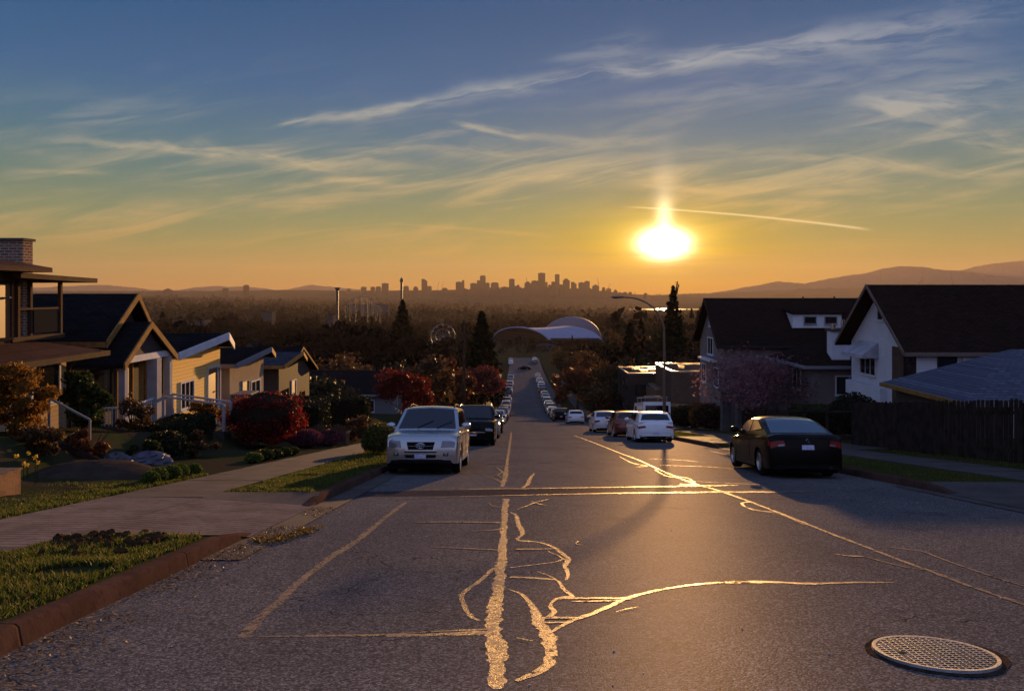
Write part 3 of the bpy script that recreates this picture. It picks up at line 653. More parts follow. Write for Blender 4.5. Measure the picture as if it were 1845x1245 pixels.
# tufts and dug-up clods on the verge by the driveway
M_CLOD = mat('clods', (.075, .042, .022), .95, .1, var=.5, vscale=12, bump=.9, bscale=25)
mb = MB(); rr = random.Random(4)
for i in range(70):
    l = rr.uniform(-5.1, -3.9); Y = DRV_L[0]-.7-abs(rr.gauss(0, .5)); s = rr.uniform(.015, .05)
    mb.blob(RW(l, Y, .16+s*.4), (s*rr.uniform(.8, 1.8), s*rr.uniform(.8, 1.6), s), 7, 5, .25, i)
tag(mb.build('earth_clods', M_CLOD, None, 60), kind='stuff')
tag(MB().blob((0, 0, .04), (.05, .045, .045), 9, 6, .25, 3).build('dirt_lump', M_CLOD), 'dark knobbly lump of dirt on the verge by the driveway edge', 'dirt lump').location = RW(-4.45, DRV_L[0]-.8, .13)
# fallen leaves in the gutter
V1 = []; 
n = 2600; Y = rng.uniform(3.5, 12.5, n)**1.0; off = np.abs(rng.normal(0, .28, n)); l = -3.30+off
keep = (vnoise(Y*1.4, l*2, 4) > .38) & (l < -2.2); Y, l = Y[keep], l[keep]
pts = np.stack([l+SK*Y, Y, gz(Y)+.018+rng.random(len(l))*.015], 1)
V_, F_ = cards(pts, .017, .0, .6, .6)
V_ = (V_.reshape(-1, 4, 3)-pts[:, None])*np.array([1, 1, .35])+pts[:, None]
M_LITTER = leafmat('leaf_litter', (.05, .03, .018), (.10, .055, .025), (.20, .12, .06), (.34, .24, .14), trans=.2)
tag(fastmesh('fallen_leaves', V_.reshape(-1, 3), F_, M_LITTER), kind='stuff')
n = 900; Y = rng.uniform(8.8, 10.4, n); l = -3.2+rng.random(n)*.55+rng.normal(0, .05, n); keep = vnoise(Y*3, l*4, 1) > .45; Y, l = Y[keep], l[keep]
pts = np.stack([l+SK*Y, Y, gz(Y)+.02+rng.random(len(l))*.03], 1); V_, F_ = cards(pts, .022)
tag(fastmesh('gutter_weeds', V_, F_, leafmat('weeds', (.06, .05, .015), (.14, .08, .02), (.09, .08, .02))), kind='stuff')
# loose stones on the asphalt
mb = MB()
for i in range(160):
    Y = 4+rr.random()**1.6*16; l = rr.uniform(-3.1, 7.6); s = rr.uniform(.003, .009)
    mb.blob(RW(l, Y, s*.5), (s, s*1.2, s*.7), 5, 3, .2, i)
tag(mb.build('gravel', mat('gravel', (.4, .34, .3), .7), None, 60), kind='stuff')

# ------------------------------------------------------------------ catch-basin grate
lg, Yg_ = onroad(1684, 1179)
gs = math.atan(.149)
t = thing('storm_drain', 'round galvanised drain grate with a square grid set in the road', 'drain cover', RW(lg, Yg_, .004)); t.rotation_euler = (-gs, 0, R(-4))
rad = .375
M_GALV = mat('galvanised', (.30, .30, .31), .5, .5, metal=.75, var=.25, vscale=9, bump=.2, bscale=60)
M_PIT_SHADE = mat('pit_shade_black', (.008, .007, .006), 1.0, .0)
MB().lathe([(rad-.03, .002), (rad-.028, .016), (rad-.004, .018), (rad, .001)], 64).build('rim', M_GALV, t, 50)
MB().lathe([(0, .0008), (rad-.005, .0008)], 48).build('pit_shade', M_PIT_SHADE, t)  # flat black disc: darkness of the unlit shaft painted, no hole below
mb = MB()
for k in range(-8, 9):
    a = k*.042; h = math.sqrt(max(0, (rad-.03)**2-a*a))
    if h > .03: mb.box(a-.0042, a+.0042, -h, h, .003, .014)
for k in range(-8, 9):
    a = k*.042; h = math.sqrt(max(0, (rad-.03)**2-a*a))
    if h > .03: mb.box(-h, h, a-.0038, a+.0038, .004, .0155)
mb.build('grid_bars', M_GALV, t)
MB().blob((-.22, -.03, .016), (.03, .02, .008), 10, 5, .2, 1).build('lifting_lug', mat('rust', (.20, .13, .06), .8, var=.3), t, 50)
# rusty ring of dirt round the grate: a flat annulus sheet on the road
vs = []; fs = []; m_ = 60
for k in range(m_):
    a = 2*math.pi*k/m_; r2 = rad+.015+.06*float(vnoise(np.array(math.cos(a)*3+5), np.array(math.sin(a)*3+5)))
    for r_ in (rad-.002, r2):
        x = lg+SK*Yg_+r_*math.cos(a); y = Yg_+r_*math.sin(a)*math.cos(gs); vs.append((x, y, gzf(y)+.0035))
fs = [(2*k, 2*k+1, (2*k+3) % (2*m_), (2*k+2) % (2*m_)) for k in range(m_)]
MB().add(vs, fs).build('grit_ring', mat('rusty_grit', (.075, .052, .038), .95, .1, var=.5, vscale=14, bump=.8, bscale=50), road)

# ------------------------------------------------------------------ water, far ridges, mountains
M_WATER = mat('water', (.02, .03, .035), .12, .6, bump=.25, bscale=.03, bdist=.5)
wv = [(560, 3800, -82.5), (9000, 3800, -82.5), (9000, 4080, -82.5), (640, 4080, -82.5)]
MB().add(wv, [(0, 1, 2, 3)]).build('water', M_WATER, None, None, 'structure')
M_HILL = mat('hill_forest', (.035, .04, .025), .95, .1, var=.4, vscale=.004)
M_MTN = mat('mountain_rock', (.07, .075, .07), .95, .1, var=.4, vscale=.001)
def ridge(name, Y, prof, depth, m, zb=-92, rough=1.0, trees=0, nseg=240, amp=3.0):
    """prof: (photo column, photo row) of the crest at distance Y"""
    xs_ = np.linspace(prof[0][0], prof[-1][0], nseg); yy = np.interp(xs_, [p[0] for p in prof], [p[1] for p in prof])
    X = (xs_-CX)/F*Y; Z = (HY-yy)/F*Y+((vnoise(xs_/9, xs_*0, 2)-.5)*amp+(vnoise(xs_/2.5, xs_*0, 7)-.5)*amp*.5)
    rows = []
    for k, (f, d) in enumerate(((0, -1), (.35, -.6), (.72, -.3), (1, 0), (.6, .5), (0, 1))):
        jj = (vnoise(xs_/14, xs_*0+k*3, 4)-.5)*(0 if f in (0, 1) else 1)
        z = zb+(Z-zb)*np.clip(f+jj*.25, 0, 1); rows.append(np.stack([X*(1+d*depth/Y), np.full_like(X, Y)+d*depth+jj*depth*.2, z], 1))
    V_ = np.concatenate(rows); i = np.arange(len(V_)).reshape(6, nseg); F_ = np.stack([i[:-1, :-1], i[:-1, 1:], i[1:, 1:], i[1:, :-1]], -1).reshape(-1, 4)
    o = fastmesh(name, V_, F_, m, smooth=True); o['kind'] = 'structure'
    if trees:
        k = trees; tx = rng.uniform(prof[0][0], prof[-1][0], k); tz = np.interp(tx, xs_, Z); hh = rng.uniform(.5, 1.5, k)*Y/F*2.0; ww = hh*.28
        X_ = (tx-CX)/F*Y; z0 = tz-hh*.25
        c = np.stack([X_, np.full(k, Y-2.0)+rng.uniform(-40, 10, k), z0], 1)
        base = [np.array([math.cos(a), math.sin(a), 0]) for a in (0, 2.1, 4.2)]
        V2 = np.stack([c+b*ww[:, None] for b in base]+[c+np.stack([np.zeros(k), np.zeros(k), hh], 1)], 1).reshape(-1, 3)
        ii = np.arange(k)[:, None]*4; F2 = np.concatenate([ii+np.array(f) for f in ((0, 1, 3), (1, 2, 3), (2, 0, 3))])
        tag(fastmesh('far_woods', V2, F2, m), None, None, None, 'stuff')
    return o
ridge('hills', 7000, [(-300, 524), (100, 525), (300, 524.5), (420, 524), (500, 522.5), (560, 523), (640, 524), (700, 523.5), (800, 523), (870, 521), (960, 520), (1040, 521), (1100, 526), (1140, 530), (1200, 533), (1260, 537), (1700, 540)], 1200, M_HILL, trees=260, amp=4)
ridge('hills', 8600, [(1140, 533), (1200, 531), (1240, 529.5), (1300, 528), (1400, 524), (1450, 520.5), (1500, 519.5), (1600, 519), (1700, 517), (2100, 516)], 1300, M_HILL, trees=420, amp=6)
ridge('hills', 5600, [(1180, 556), (1215, 549), (1250, 546), (1275, 543), (1300, 541), (1400, 540), (2000, 541)], 500, M_HILL, trees=160, amp=3)
ridge('mountains', 10600, [(1270, 530), (1310, 524), (1345, 517), (1372, 513.5), (1400, 507), (1425, 509), (1450, 511), (1490, 503), (1530, 496), (1560, 493), (1590, 484), (1620, 479.5), (1660, 481), (1700, 487), (1745, 489), (1780, 496), (1830, 503), (1900, 500), (2100, 505)], 1600, M_MTN, amp=8)
ridge('mountains', 12200, [(1640, 500), (1700, 492), (1725, 489), (1760, 480), (1790, 475), (1820, 472), (1870, 468), (1950, 474), (2150, 490)], 1400, M_MTN, amp=8)
ridge('mountains', 12200, [(-250, 520), (60, 519), (120, 516), (160, 514), (190, 513.5), (230, 517), (270, 522), (310, 524), (345, 519), (385, 515), (410, 517), (440, 516.5), (470, 519), (505, 524), (530, 519), (560, 513.5), (600, 517), (640, 521), (700, 526)], 1200, M_MTN, amp=10)
# ------------------------------------------------------------------ haze
mh = bpy.data.materials.new('haze_air'); mh.use_nodes = True; t = mh.node_tree; t.nodes.clear()
pv = t.nodes.new('ShaderNodeVolumePrincipled'); pv.inputs['Color'].default_value = (.50, .42, .38, 1); pv.inputs['Density'].default_value = 4.2e-5
pv.inputs['Anisotropy'].default_value = .3
om_ = t.nodes.new('ShaderNodeOutputMaterial'); t.links.new(pv.outputs[0], om_.inputs['Volume'])
if 1: hz = MB().box(-10900, 10900, -300, 13900, -97, 500).build('haze', mh, None, None, 'stuff')

# ================================================================== vehicles
def paint(name, col, metal=.6, rough=.32): return mat(name, col, rough, .5, metal=metal, coat=1.0)
M_SILVER = paint('paint_silver', (.44, .43, .43), .75, .27); M_BLACKP = mat('paint_black', (.004, .004, .004), .25, .12)
M_WHITEP = paint('paint_white', (.74, .74, .76), .0, .35); M_REDP = paint('paint_dark_red', (.10, .018, .015), .4, .3)
M_GREYP = paint('paint_grey', (.16, .16, .17), .6, .3); M_BLUEP = paint('paint_blue', (.05, .07, .14), .6, .3); M_PALEP = paint('paint_pale_silver', (.55, .55, .58), .3, .35)
M_GLASS = mat('car_glass', (.010, .010, .012), .05, .5)
M_TYRE = mat('tyre_rubber', (.014, .013, .013), .85, .3, bump=.3, bscale=40); M_RIM = mat('alloy_rim', (.42, .42, .43), .3, .5, metal=.9)
M_PLAST = mat('black_plastic', (.010, .010, .010), .8, .3); M_UNDER = mat('underbody', (.006, .006, .006), .9, .1)
M_TAIL = mat('tail_lamp', (.22, .006, .008), .2, .3); M_LAMP = mat('headlamp_glass', (.16, .16, .18), .12, .6, metal=.3, coat=.6)
M_CHROME = mat('chrome', (.75, .75, .76), .12, .5, metal=1.0); M_AMBER = mat('amber_lamp', (.55, .16, .02), .2, .6, coat=.6)
M_PLATE = mat('number_plate', (.55, .55, .68), .4, .5, var2=(.36, .38, .60), vscale=14)
def sm(pts, y, w=.06):
    a = np.array(pts); return float((np.interp(y-w, a[:, 0], a[:, 1])+2*np.interp(y, a[:, 0], a[:, 1])+np.interp(y+w, a[:, 0], a[:, 1]))/4)
class Car:
    """local frame: +y forward, z up, origin on the road under the middle of the car"""
    def __init__(s, L, W, H, lower, cabin, wr=.33, wb=(-1.3, 1.35), gc=.24, tumble=.17, belt=None, nose=.09, tail=.05, rail=False, low=False, cy=(None, None)):
        s.__dict__.update(locals()); s.h = L/2; s.W2 = W/2; s.y0, s.y1 = cabin[0][0], cabin[-1][0]
    def top(s, y): return sm(s.lower, y)
    def roof(s, y): return sm(s.cabin, y, .05)
    def arch(s, y, k=1.0):
        z = s.gc
        for w in s.wb:
            r = s.wr*1.17; d = abs(y-w)
            if d < r: z = max(z, s.wr+math.sqrt(r*r-d*d)-.02)
        return z
    def body(s, a, b, c, off=0.0):
        y = b*s.h; pz = (c+1)/2
        if b > 0: y -= abs(b)**10*(s.nose*(abs(a)**2.6)*2.0 + .10*max(0, pz-.55)**2*2.5 + .05*max(0, .35-pz))
        else: y += abs(b)**10*(s.tail*(abs(a)**3)*2.0 + .04*max(0, pz-.6)+.06*max(0, .3-pz))
        zt = s.top(b*s.h)-.035*abs(a)**4-.03*abs(a)**14; zb = s.arch(b*s.h) if abs(a) > .6 else s.gc+.02
        z = zb+(zt-zb)*pz
        endt = .10*abs(b)**7 if b > 0 else .07*abs(b)**8
        sh = .020*max(0, (z-.62))*2 + .05*max(0, (.45-z))
        bul = 1-endt-sh-.03*max(0, pz-.9)*10*.6
        x = a*s.W2*bul
        fl = 0
        for w in s.wb:
            d = abs(b*s.h-w)
            if d < s.wr*1.5 and abs(a) > .9: fl = max(fl, .018*(1-d/(s.wr*1.5)))
        x += math.copysign(fl*(1-pz*.6), a) if a else 0
        return Vector((x, y, z))
    def cab(s, a, b, c):
        y = s.y0+(b+1)/2*(s.y1-s.y0); zb = s.top(y)-.06; zr = max(s.roof(y), zb+.01)
        z = zb+(zr-zb)*(c+1)/2
        x = a*s.cabx(y, z)
        z -= (.035*a*a+.03*abs(a)**10)*max(0, min(1, (zr-zb)/.3))*(c+1)/2
        return Vector((x, y, z))
    def cabx(s, y, z):
        bz = s.beltz; t = max(0, (z-bz)/(s.H-bz)); m = (y-(s.y0+s.y1)/2)/((s.y1-s.y0)/2)
        return s.W2*(.955-s.tumble*t)*(1-.055*abs(m)**3)
    def grid(s, mb, f, na, nb, nc):
        for fix, val, (n1, n2) in (('a', -1, (nb, nc)), ('a', 1, (nb, nc)), ('b', -1, (na, nc)), ('b', 1, (na, nc)), ('c', -1, (na, nb)), ('c', 1, (na, nb))):
            vs = []
            for i in range(n1+1):
                for j in range(n2+1):
                    u = -1+2*i/n1; v = -1+2*j/n2
                    vs.append(f(*{'a': (val, u, v), 'b': (u, val, v), 'c': (u, v, val)}[fix]))
            mb.add(vs, [(i*(n2+1)+j, i*(n2+1)+j+1, (i+1)*(n2+1)+j+1, (i+1)*(n2+1)+j) for i in range(n1) for j in range(n2)])
    def shell(s, name, f, m, p, na, nb, nc, ang=38):
        mb = MB(); s.grid(mb, f, na, nb, nc); o = mb.build(name, m, p)
        bm = bmesh.new(); bm.from_mesh(o.data); bmesh.ops.remove_doubles(bm, verts=bm.verts, dist=.0008); bmesh.ops.recalc_face_normals(bm, faces=bm.faces); bm.to_mesh(o.data); bm.free()
        o.data.polygons.foreach_set('use_smooth', [True]*len(o.data.polygons)); o.data.set_sharp_from_angle(angle=R(ang)); return o
    def sheet(s, name, g, corners, m, p, n1=8, n2=5, off=.006, edge=True):
        """panel over the surface g(u,v); corners in (u,v) order: 4; pushed outwards"""
        C4 = [Vector((*c, 0)) for c in corners]; vs = []
        for i in range(n1+1):
            for j in range(n2+1):
                u, v = i/n1, j/n2; q = (C4[0]*(1-u)+C4[1]*u)*(1-v)+(C4[3]*(1-u)+C4[2]*u)*v
                e = 1e-3; p0 = g(q.x, q.y); du = g(q.x+e, q.y)-p0; dv = g(q.x, q.y+e)-p0; nn = du.cross(dv)
                if nn.length < 1e-12: nn = Vector((0, 0, 1))
                nn.normalize(); ctr = Vector((0, 0, .7)); 
                if nn.dot(p0-ctr) < 0: nn = -nn
                vs.append(p0+nn*off)
        mb = MB().add(vs, [(i*(n2+1)+j, i*(n2+1)+j+1, (i+1)*(n2+1)+j+1, (i+1)*(n2+1)+j) for i in range(n1) for j in range(n2)])
        return mb.build(name, m, p, 40)
def wheel(p, x, y, r, side, spokes=5, w=.215, simple=False):
    t = MB(); pr = [(r*.62, -w/2), (r*.9, -w/2), (r*.985, -w*.40), (r, -w*.25), (r, w*.25), (r*.985, w*.40), (r*.9, w/2), (r*.62, w/2)]
    t.lathe(pr, 16 if simple else 28, (x, y, r), 'x'); o = t.build('wheel', M_TYRE, p, 40)
    if simple:
        MB().lathe([(0, side*w*.42), (r*.64, side*w*.44)], 12, (x, y, r), 'x').build('rim', M_RIM, o, 40); return
    m = MB(); m.lathe([(r*.60, side*w*.15), (r*.66, side*w*.5), (r*.63, side*w*.52), (r*.585, side*w*.3)], 28, (x, y, r), 'x')
    m.lathe([(0, side*w*.44), (r*.12, side*w*.43), (r*.15, side*w*.3)], 12, (x, y, r), 'x')
    for k in range(spokes):
        a = 2*math.pi*k/spokes+.3; d = Vector((0, math.cos(a), math.sin(a))); c = Vector((x+side*w*.36, y, r))
        m.bar(c+d*r*.08, c+d*r*.61, r*.15, .03, up=(1, 0, 0))
    m.build('rim', M_RIM, o, 40)
    MB().lathe([(0, side*w*.05), (r*.6, side*w*.05)], 20, (x, y, r), 'x').build('brake_disc', M_UNDER, o)
def mkcar(spec, name, label, pm, loc, rz, group=None, detail=2, face='rear', style='hatch', cat='car', rim=True, extra=None, glassm=None, spoil=False, plate=True, two=False):
    c = Car(**spec); gm = glassm or M_GLASS
    c.beltz = c.top((c.y0+c.y1)/2)
    t = thing(name, label, cat, loc, rz, group)
    t.rotation_euler = (math.cos(rz)*-math.atan(.149) if loc[1] < 118 else -math.cos(rz)*math.atan(.041), 0, rz)
    na, nb, nc = ((16, 80, 12), (10, 44, 8), (6, 26, 5))[2-detail]
    c.shell('body', c.body, pm, t, na, nb, nc)
    c.shell('cabin', c.cab, pm, t, max(8, na), max(20, nb//2), max(4, nc//2))
    yA, yB = c.y0, c.y1; bz = c.beltz; H = c.H
    F_ = lambda a, cc: c.body(a, 1.0, cc); B_ = lambda a, cc: c.body(a, -1.0, cc)
    def RF(a, y):
        zb = c.top(y)-.06; zr = max(c.roof(y), zb+.01); k = max(0, min(1, (zr-zb)/.3))
        return Vector((a*c.cabx(y, zr), y, zr-(.035*a*a+.03*abs(a)**10)*k))
    # windscreen and rear window follow the sloping ends of the cabin
    ws0 = spec['ws']; rw0 = spec['rw']
    c.sheet('windshield', RF, [(-.90, ws0[0]), (.90, ws0[0]), (.86, ws0[1]), (-.86, ws0[1])], gm, t, 12, 8, .008)
    c.sheet('rear_window', RF, [(-.88, rw0[0]), (.88, rw0[0]), (.82, rw0[1]), (-.82, rw0[1])], gm, t, 12, 8, .008)
    for sgn in (-1, 1):
        SW = lambda y, z, sgn=sgn: Vector((sgn*(c.cabx(y, z)), y, z-.0))
        for q in spec['side']:
            c.sheet('side_window', SW, q, gm, t, 5, 4, .007)
    for w in c.wb:
        for sgn in (-1, 1): wheel(t, sgn*(c.W2-.125), w, c.wr, sgn, simple=detail == 0)
    MB().box(-c.W2*.80, c.W2*.80, -c.h*.93, c.h*.92, .15 if not c.low else .12, .34).build('underbody', M_UNDER, t)
    # head and tail lamps wrap round the corners
    for sgn in (-1, 1):
        hl = spec['hl']; c.sheet('headlight', F_, [(sgn*q[0], q[1]) for q in hl], M_LAMP, t, 6, 5, .009)
        for k, tl in enumerate(spec['tl']):
            c.sheet('tail_light', B_, [(sgn*q[0], q[1]) for q in tl], M_TAIL, t, 6, 5, .009)
            if detail > 0: c.sheet('tail_light', lambda y, cc, sgn=sgn: c.body(sgn*1.0, y, cc), [(-.999, tl[0][1]), (-.93, tl[1][1]), (-.93, tl[2][1]), (-.999, tl[3][1])], M_TAIL, t, 3, 4, .009)
    if plate:
        c.sheet('number_plate', B_, [(-.17, spec['pz'][0]), (.17, spec['pz'][0]), (.17, spec['pz'][1]), (-.17, spec['pz'][1])], M_PLATE, t, 3, 2, .012)
    if detail > 0 or face == 'front':
        c.sheet('grille', F_, [(-.36, spec['gr'][0]), (.36, spec['gr'][0]), (.42, spec['gr'][1]), (-.42, spec['gr'][1])], M_PLAST, t, 8, 3, .010)
    if detail > 0:
        lo = MB()
        c.sheet('rear_bumper_trim', B_, [(-.93, -.99), (.93, -.99), (.88, -.72), (-.88, -.72)], M_PLAST, t, 10, 3, .012)
        c.sheet('front_bumper_trim', F_, [(-.93, -.99), (.93, -.99), (.88, -.76), (-.88, -.76)], M_PLAST, t, 10, 3, .012)
        my = spec['mir']
        for sgn in (-1, 1):
            mb = MB(); x = sgn*(c.W2*.93+.13); mb.blob((x, my, bz+.10), (.125, .07, .085), 12, 8); mb.bar((sgn*c.W2*.90, my+.03, bz+.04), (x, my+.01, bz+.08), .05, .035)
            o = mb.build('mirror', pm, t, 60)
            for q in range(2):
                yy = spec['hand'][q]; MB().box(sgn*(c.W2*.965)-.014, sgn*(c.W2*.965)+.014, yy-.08, yy+.08, bz-.15, bz-.12).build('door_handle', pm, t)
        # shut lines
        for yy in spec['doors']:
            for sgn in (-1, 1):
                mb = MB()
                for k in range(10):
                    c0 = -.45+k*.14; p0 = c.body(sgn, yy/c.h, c0); p1 = c.body(sgn, yy/c.h, min(.97, c0+.15)); mb.bar(p0+Vector((sgn*.0015, 0, 0)), p1+Vector((sgn*.0015, 0, 0)), .007, .004, up=(sgn, 0, 0))
                mb.build('door_gap', M_UNDER, t)
    if c.rail:
        for sgn in (-1, 1):
            path = [Vector((sgn*(c.cabx(y, c.roof(y))-.10), y, c.roof(y)+h)) for y, h in ((yA+.55, -.02), (yA+.75, .035), (yB-1.9, .04), (yB-1.35, .03), (yB-1.15, -.02))]
            MB().tube(path, .018, 8).build('roof_rail', M_PLAST if pm is M_SILVER else M_CHROME, t, 60)
    if extra: extra(c, t)
    return t
SUV = dict(L=4.60, W=1.83, H=1.68, lower=[(-2.3, .86), (-2.26, 1.04), (-1.0, 1.05), (.75, 1.04), (1.0, 1.06), (1.55, 1.02), (2.05, .96), (2.22, .91), (2.3, .84)],
           cabin=[(-2.22, 1.04), (-2.05, 1.50), (-1.9, 1.60), (-1.0, 1.66), (-.1, 1.665), (.25, 1.62), (1.13, 1.03)], wr=.355, wb=(-1.27, 1.39), gc=.27, tumble=.19, nose=.11, rail=True,
           ws=(1.04, .30), rw=(-2.16, -2.0), side=[[(-.12, 1.09), (.86, 1.11), (.35, 1.50), (-.12, 1.53)], [(-1.12, 1.09), (-.18, 1.09), (-.18, 1.53), (-1.12, 1.53)], [(-1.9, 1.12), (-1.2, 1.09), (-1.2, 1.52), (-1.82, 1.46)]],
           hl=[(.58, .28), (.97, .42), (.985, .93), (.63, .86)], tl=[[(.80, .3), (.99, .3), (.98, .85), (.82, .85)]], pz=(-.1, .12), gr=(.12, .76), mir=.72, hand=(-.1, -1.05), doors=(.82, -.15, -1.2))
SUV2 = dict(SUV, L=4.75, W=1.88, H=1.76, cabin=[(-2.32, 1.10), (-2.2, 1.62), (-2.05, 1.70), (-1.0, 1.76), (0, 1.765), (.3, 1.72), (1.0, 1.12)], lower=[(-2.375, .9), (-2.33, 1.12), (-1, 1.13), (.8, 1.12), (1.1, 1.12), (2.0, 1.08), (2.28, 1.02), (2.375, .80)],
            wr=.37, wb=(-1.35, 1.42), tumble=.11, ws=(.93, .34), rw=(-2.28, -2.17), side=[[(-.1, 1.18), (.72, 1.18), (.40, 1.60), (-.1, 1.62)], [(-1.12, 1.18), (-.18, 1.18), (-.18, 1.62), (-1.12, 1.62)], [(-2.05, 1.18), (-1.2, 1.18), (-1.2, 1.62), (-2.0, 1.58)]], gr=(.30, .72), hl=[(.62, .34), (.97, .34), (.97, .74), (.62, .74)])
COUPE = dict(L=4.44, W=1.75, H=1.40, lower=[(-2.22, .90), (-2.17, 1.005), (-1.6, 1.01), (-1.0, .97), (0, .93), (.9, .94), (1.3, .90), (1.95, .78), (2.15, .68), (2.22, .58)],
             cabin=[(-1.72, .99), (-1.35, 1.14), (-.95, 1.30), (-.55, 1.385), (-.1, 1.40), (.2, 1.37), (1.35, .90)], wr=.318, wb=(-1.22, 1.43), gc=.20, tumble=.20, nose=.13, tail=.09, low=True,
             ws=(1.24, .30), rw=(-1.66, -.72), side=[[(-.25, 1.02), (.95, .98), (.25, 1.28), (-.25, 1.33)], [(-1.25, 1.10), (-.33, 1.02), (-.33, 1.33), (-.75, 1.27)]],
             hl=[(.62, .15), (.97, .25), (.97, .65), (.66, .55)], tl=[[(.60, .50), (.985, .40), (.985, .80), (.66, .82)]], pz=(.22, .52), gr=(.0, .3), mir=.78, hand=(-.15, -.15), doors=(.95, -.4))
HATCH = dict(L=4.20, W=1.79, H=1.47, lower=[(-2.1, .82), (-2.06, .98), (-1.0, .97), (.8, .95), (1.2, .93), (1.8, .82), (2.03, .70), (2.1, .60)],
             cabin=[(-2.0, .97), (-1.86, 1.22), (-1.72, 1.40), (-1.2, 1.46), (-.3, 1.475), (.05, 1.44), (1.15, .93)], wr=.32, wb=(-1.22, 1.35), gc=.20, tumble=.16, nose=.12, tail=.08, low=True,
             ws=(1.05, .15), rw=(-1.955, -1.77), side=[[(-.15, 1.01), (.82, 1.0), (.15, 1.33), (-.15, 1.36)], [(-1.15, 1.01), (-.22, 1.01), (-.22, 1.36), (-1.15, 1.35)]],
             hl=[(.62, .2), (.97, .25), (.97, .65), (.66, .6)], tl=[[(.56, .50), (.985, .46), (.985, .78), (.60, .80)]], pz=(-.42, -.18), gr=(.05, .25), mir=.72, hand=(-.15, -1.0), doors=(.85, -.18))
SEDAN = dict(COUPE, L=4.6, W=1.80, H=1.46, cabin=[(-1.75, 1.0), (-1.0, 1.38), (-.6, 1.45), (-.1, 1.46), (.25, 1.42), (1.25, .94)], ws=(1.15, .35), rw=(-1.66, -1.08), tumble=.18,
             side=[[(-.15, 1.03), (.88, 1.0), (.30, 1.34), (-.15, 1.37)], [(-1.25, 1.05), (-.22, 1.03), (-.22, 1.37), (-.95, 1.31)]])
def suv_front(c, t):
    """details of the nose of the silver SUV"""
    F_ = lambda a, cc: c.body(a, 1.0, cc)
    S = lambda nm, q, m, off=.012, n1=6, n2=3: c.sheet(nm, F_, q, m, t, n1, n2, off)
    S('grille_surround', [(-.44, .04), (.44, .04), (.52, .84), (-.52, .84)], M_SILVER, .006)
    for k in range(3):
        z = .24+k*.16; S('grille_slat', [(-.36-.01*k, z), (.36+.01*k, z), (.36+.01*k, z+.025), (-.36-.01*k, z+.025)], M_PLAST if k != 1 else M_GREYP, .018)
    S('air_intake', [(-.46, -.14), (.46, -.14), (.48, -.03), (-.48, -.03)], M_PLAST, .010)
    S('air_intake', [(-.44, -.56), (-.17, -.56), (-.17, -.30), (-.46, -.30)], M_PLAST, .010); S('air_intake', [(.17, -.56), (.44, -.56), (.46, -.30), (.17, -.30)], M_PLAST, .010)
    S('lower_bumper', [(-.94, -.99), (.94, -.99), (.86, -.70), (-.86, -.70)], M_PLAST, .016, 12, 3)
    S('number_plate', [(-.165, -.60), (.165, -.60), (.165, -.27), (-.165, -.27)], M_PLATE, .03, 3, 2)
    for sgn in (-1, 1):
        S('fog_lamp', [(sgn*.66, -.36), (sgn*.80, -.34), (sgn*.80, -.10), (sgn*.66, -.12)], M_PLAST, .010)
        p = F_(sgn*.73, -.22); MB().lathe([(0, .012), (.035, .010), (.042, .0)], 16, p+Vector((0, .012, 0)), 'y').build('fog_lamp', M_LAMP, t, 60)
    # three interlocking oval rings as the badge
    b = F_(0, .46)+Vector((0, .035, 0)); ring = lambda cx, cz, rx, rz_: [b+Vector((cx+rx*math.cos(a), 0, cz+rz_*math.sin(a))) for a in np.linspace(0, 2*math.pi, 25)]
    mb = MB()
    for q in ((0, 0, .10, .066), (0, .020, .072, .024), (0, 0, .028, .060)): mb.tube(ring(*q), .0065, 6, False)
    mb.build('badge', M_CHROME, t, 60)
    mb = MB()
    for sgn in (-1, 1):
        y0 = 1.0; p0 = Vector((sgn*.25, 1.06, c.roof(1.06)+.02)); p1 = Vector((sgn*.25-.38, .80, c.roof(.80)+.025)); mb.bar(p0, p1, .014, .01)
    mb.build('wiper', M_PLAST, t)
    MB().box(-.09, .09, .22, .30, 1.55, 1.60).build('rear_view_mirror', M_PLAST, t)
def rear_bits(badge=True, brake=True, antenna=None, wiper=False, exhaust=True, red_reflect=False):
    def f(c, t):
        B_ = lambda a, cc: c.body(a, -1.0, cc)
        if badge:
            p = B_(0, .80)+Vector((0, -.012, 0)); MB().lathe([(.032, 0), (.036, -.006), (.04, 0)], 20, p, 'y').build('badge', M_CHROME, t, 60)
        if brake:
            y = c.rw[1] if hasattr(c, 'rw') else c.y0+.5
        if antenna: MB().tube([(0, antenna, c.roof(antenna)), (0, antenna-.12, c.roof(antenna)+.22)], [.006, .003], 5).build('antenna', M_PLAST, t)
        if wiper:
            y = c.y0+.06; MB().bar((.0, c.y0+.015, c.roof(c.y0+.03)), (.38, c.y0+.06, c.roof(c.y0+.09)+.02), .018, .012).build('wiper', M_PLAST, t)
        if exhaust: MB().lathe([(.028, 0), (.034, 0), (.034, .12)], 12, (.5, -c.h+.03, .25), 'y').build('exhaust_pipe', M_CHROME, t, 60)
        c.sheet('boot_gap', B_, [(-.88, -.25), (.88, -.25), (.88, -.235), (-.88, -.235)], M_UNDER, t, 10, 1, .004)
        if red_reflect:
            for sgn in (-1, 1): c.sheet('reflector', B_, [(sgn*.80, -.62), (sgn*.96, -.62), (sgn*.96, -.55), (sgn*.80, -.55)], M_TAIL, t, 3, 1, .014)
    return f
Car0 = Car.__init__
def _init(s, **k):
    for q in ('ws', 'rw', 'side', 'hl', 'tl', 'pz', 'gr', 'mir', 'hand', 'doors'): s.__dict__[q] = k.pop(q, None)
    Car0(s, **k)
Car.__init__ = _init
PI = math.pi
def CP(l, Y): return RW(l, Y, .004)
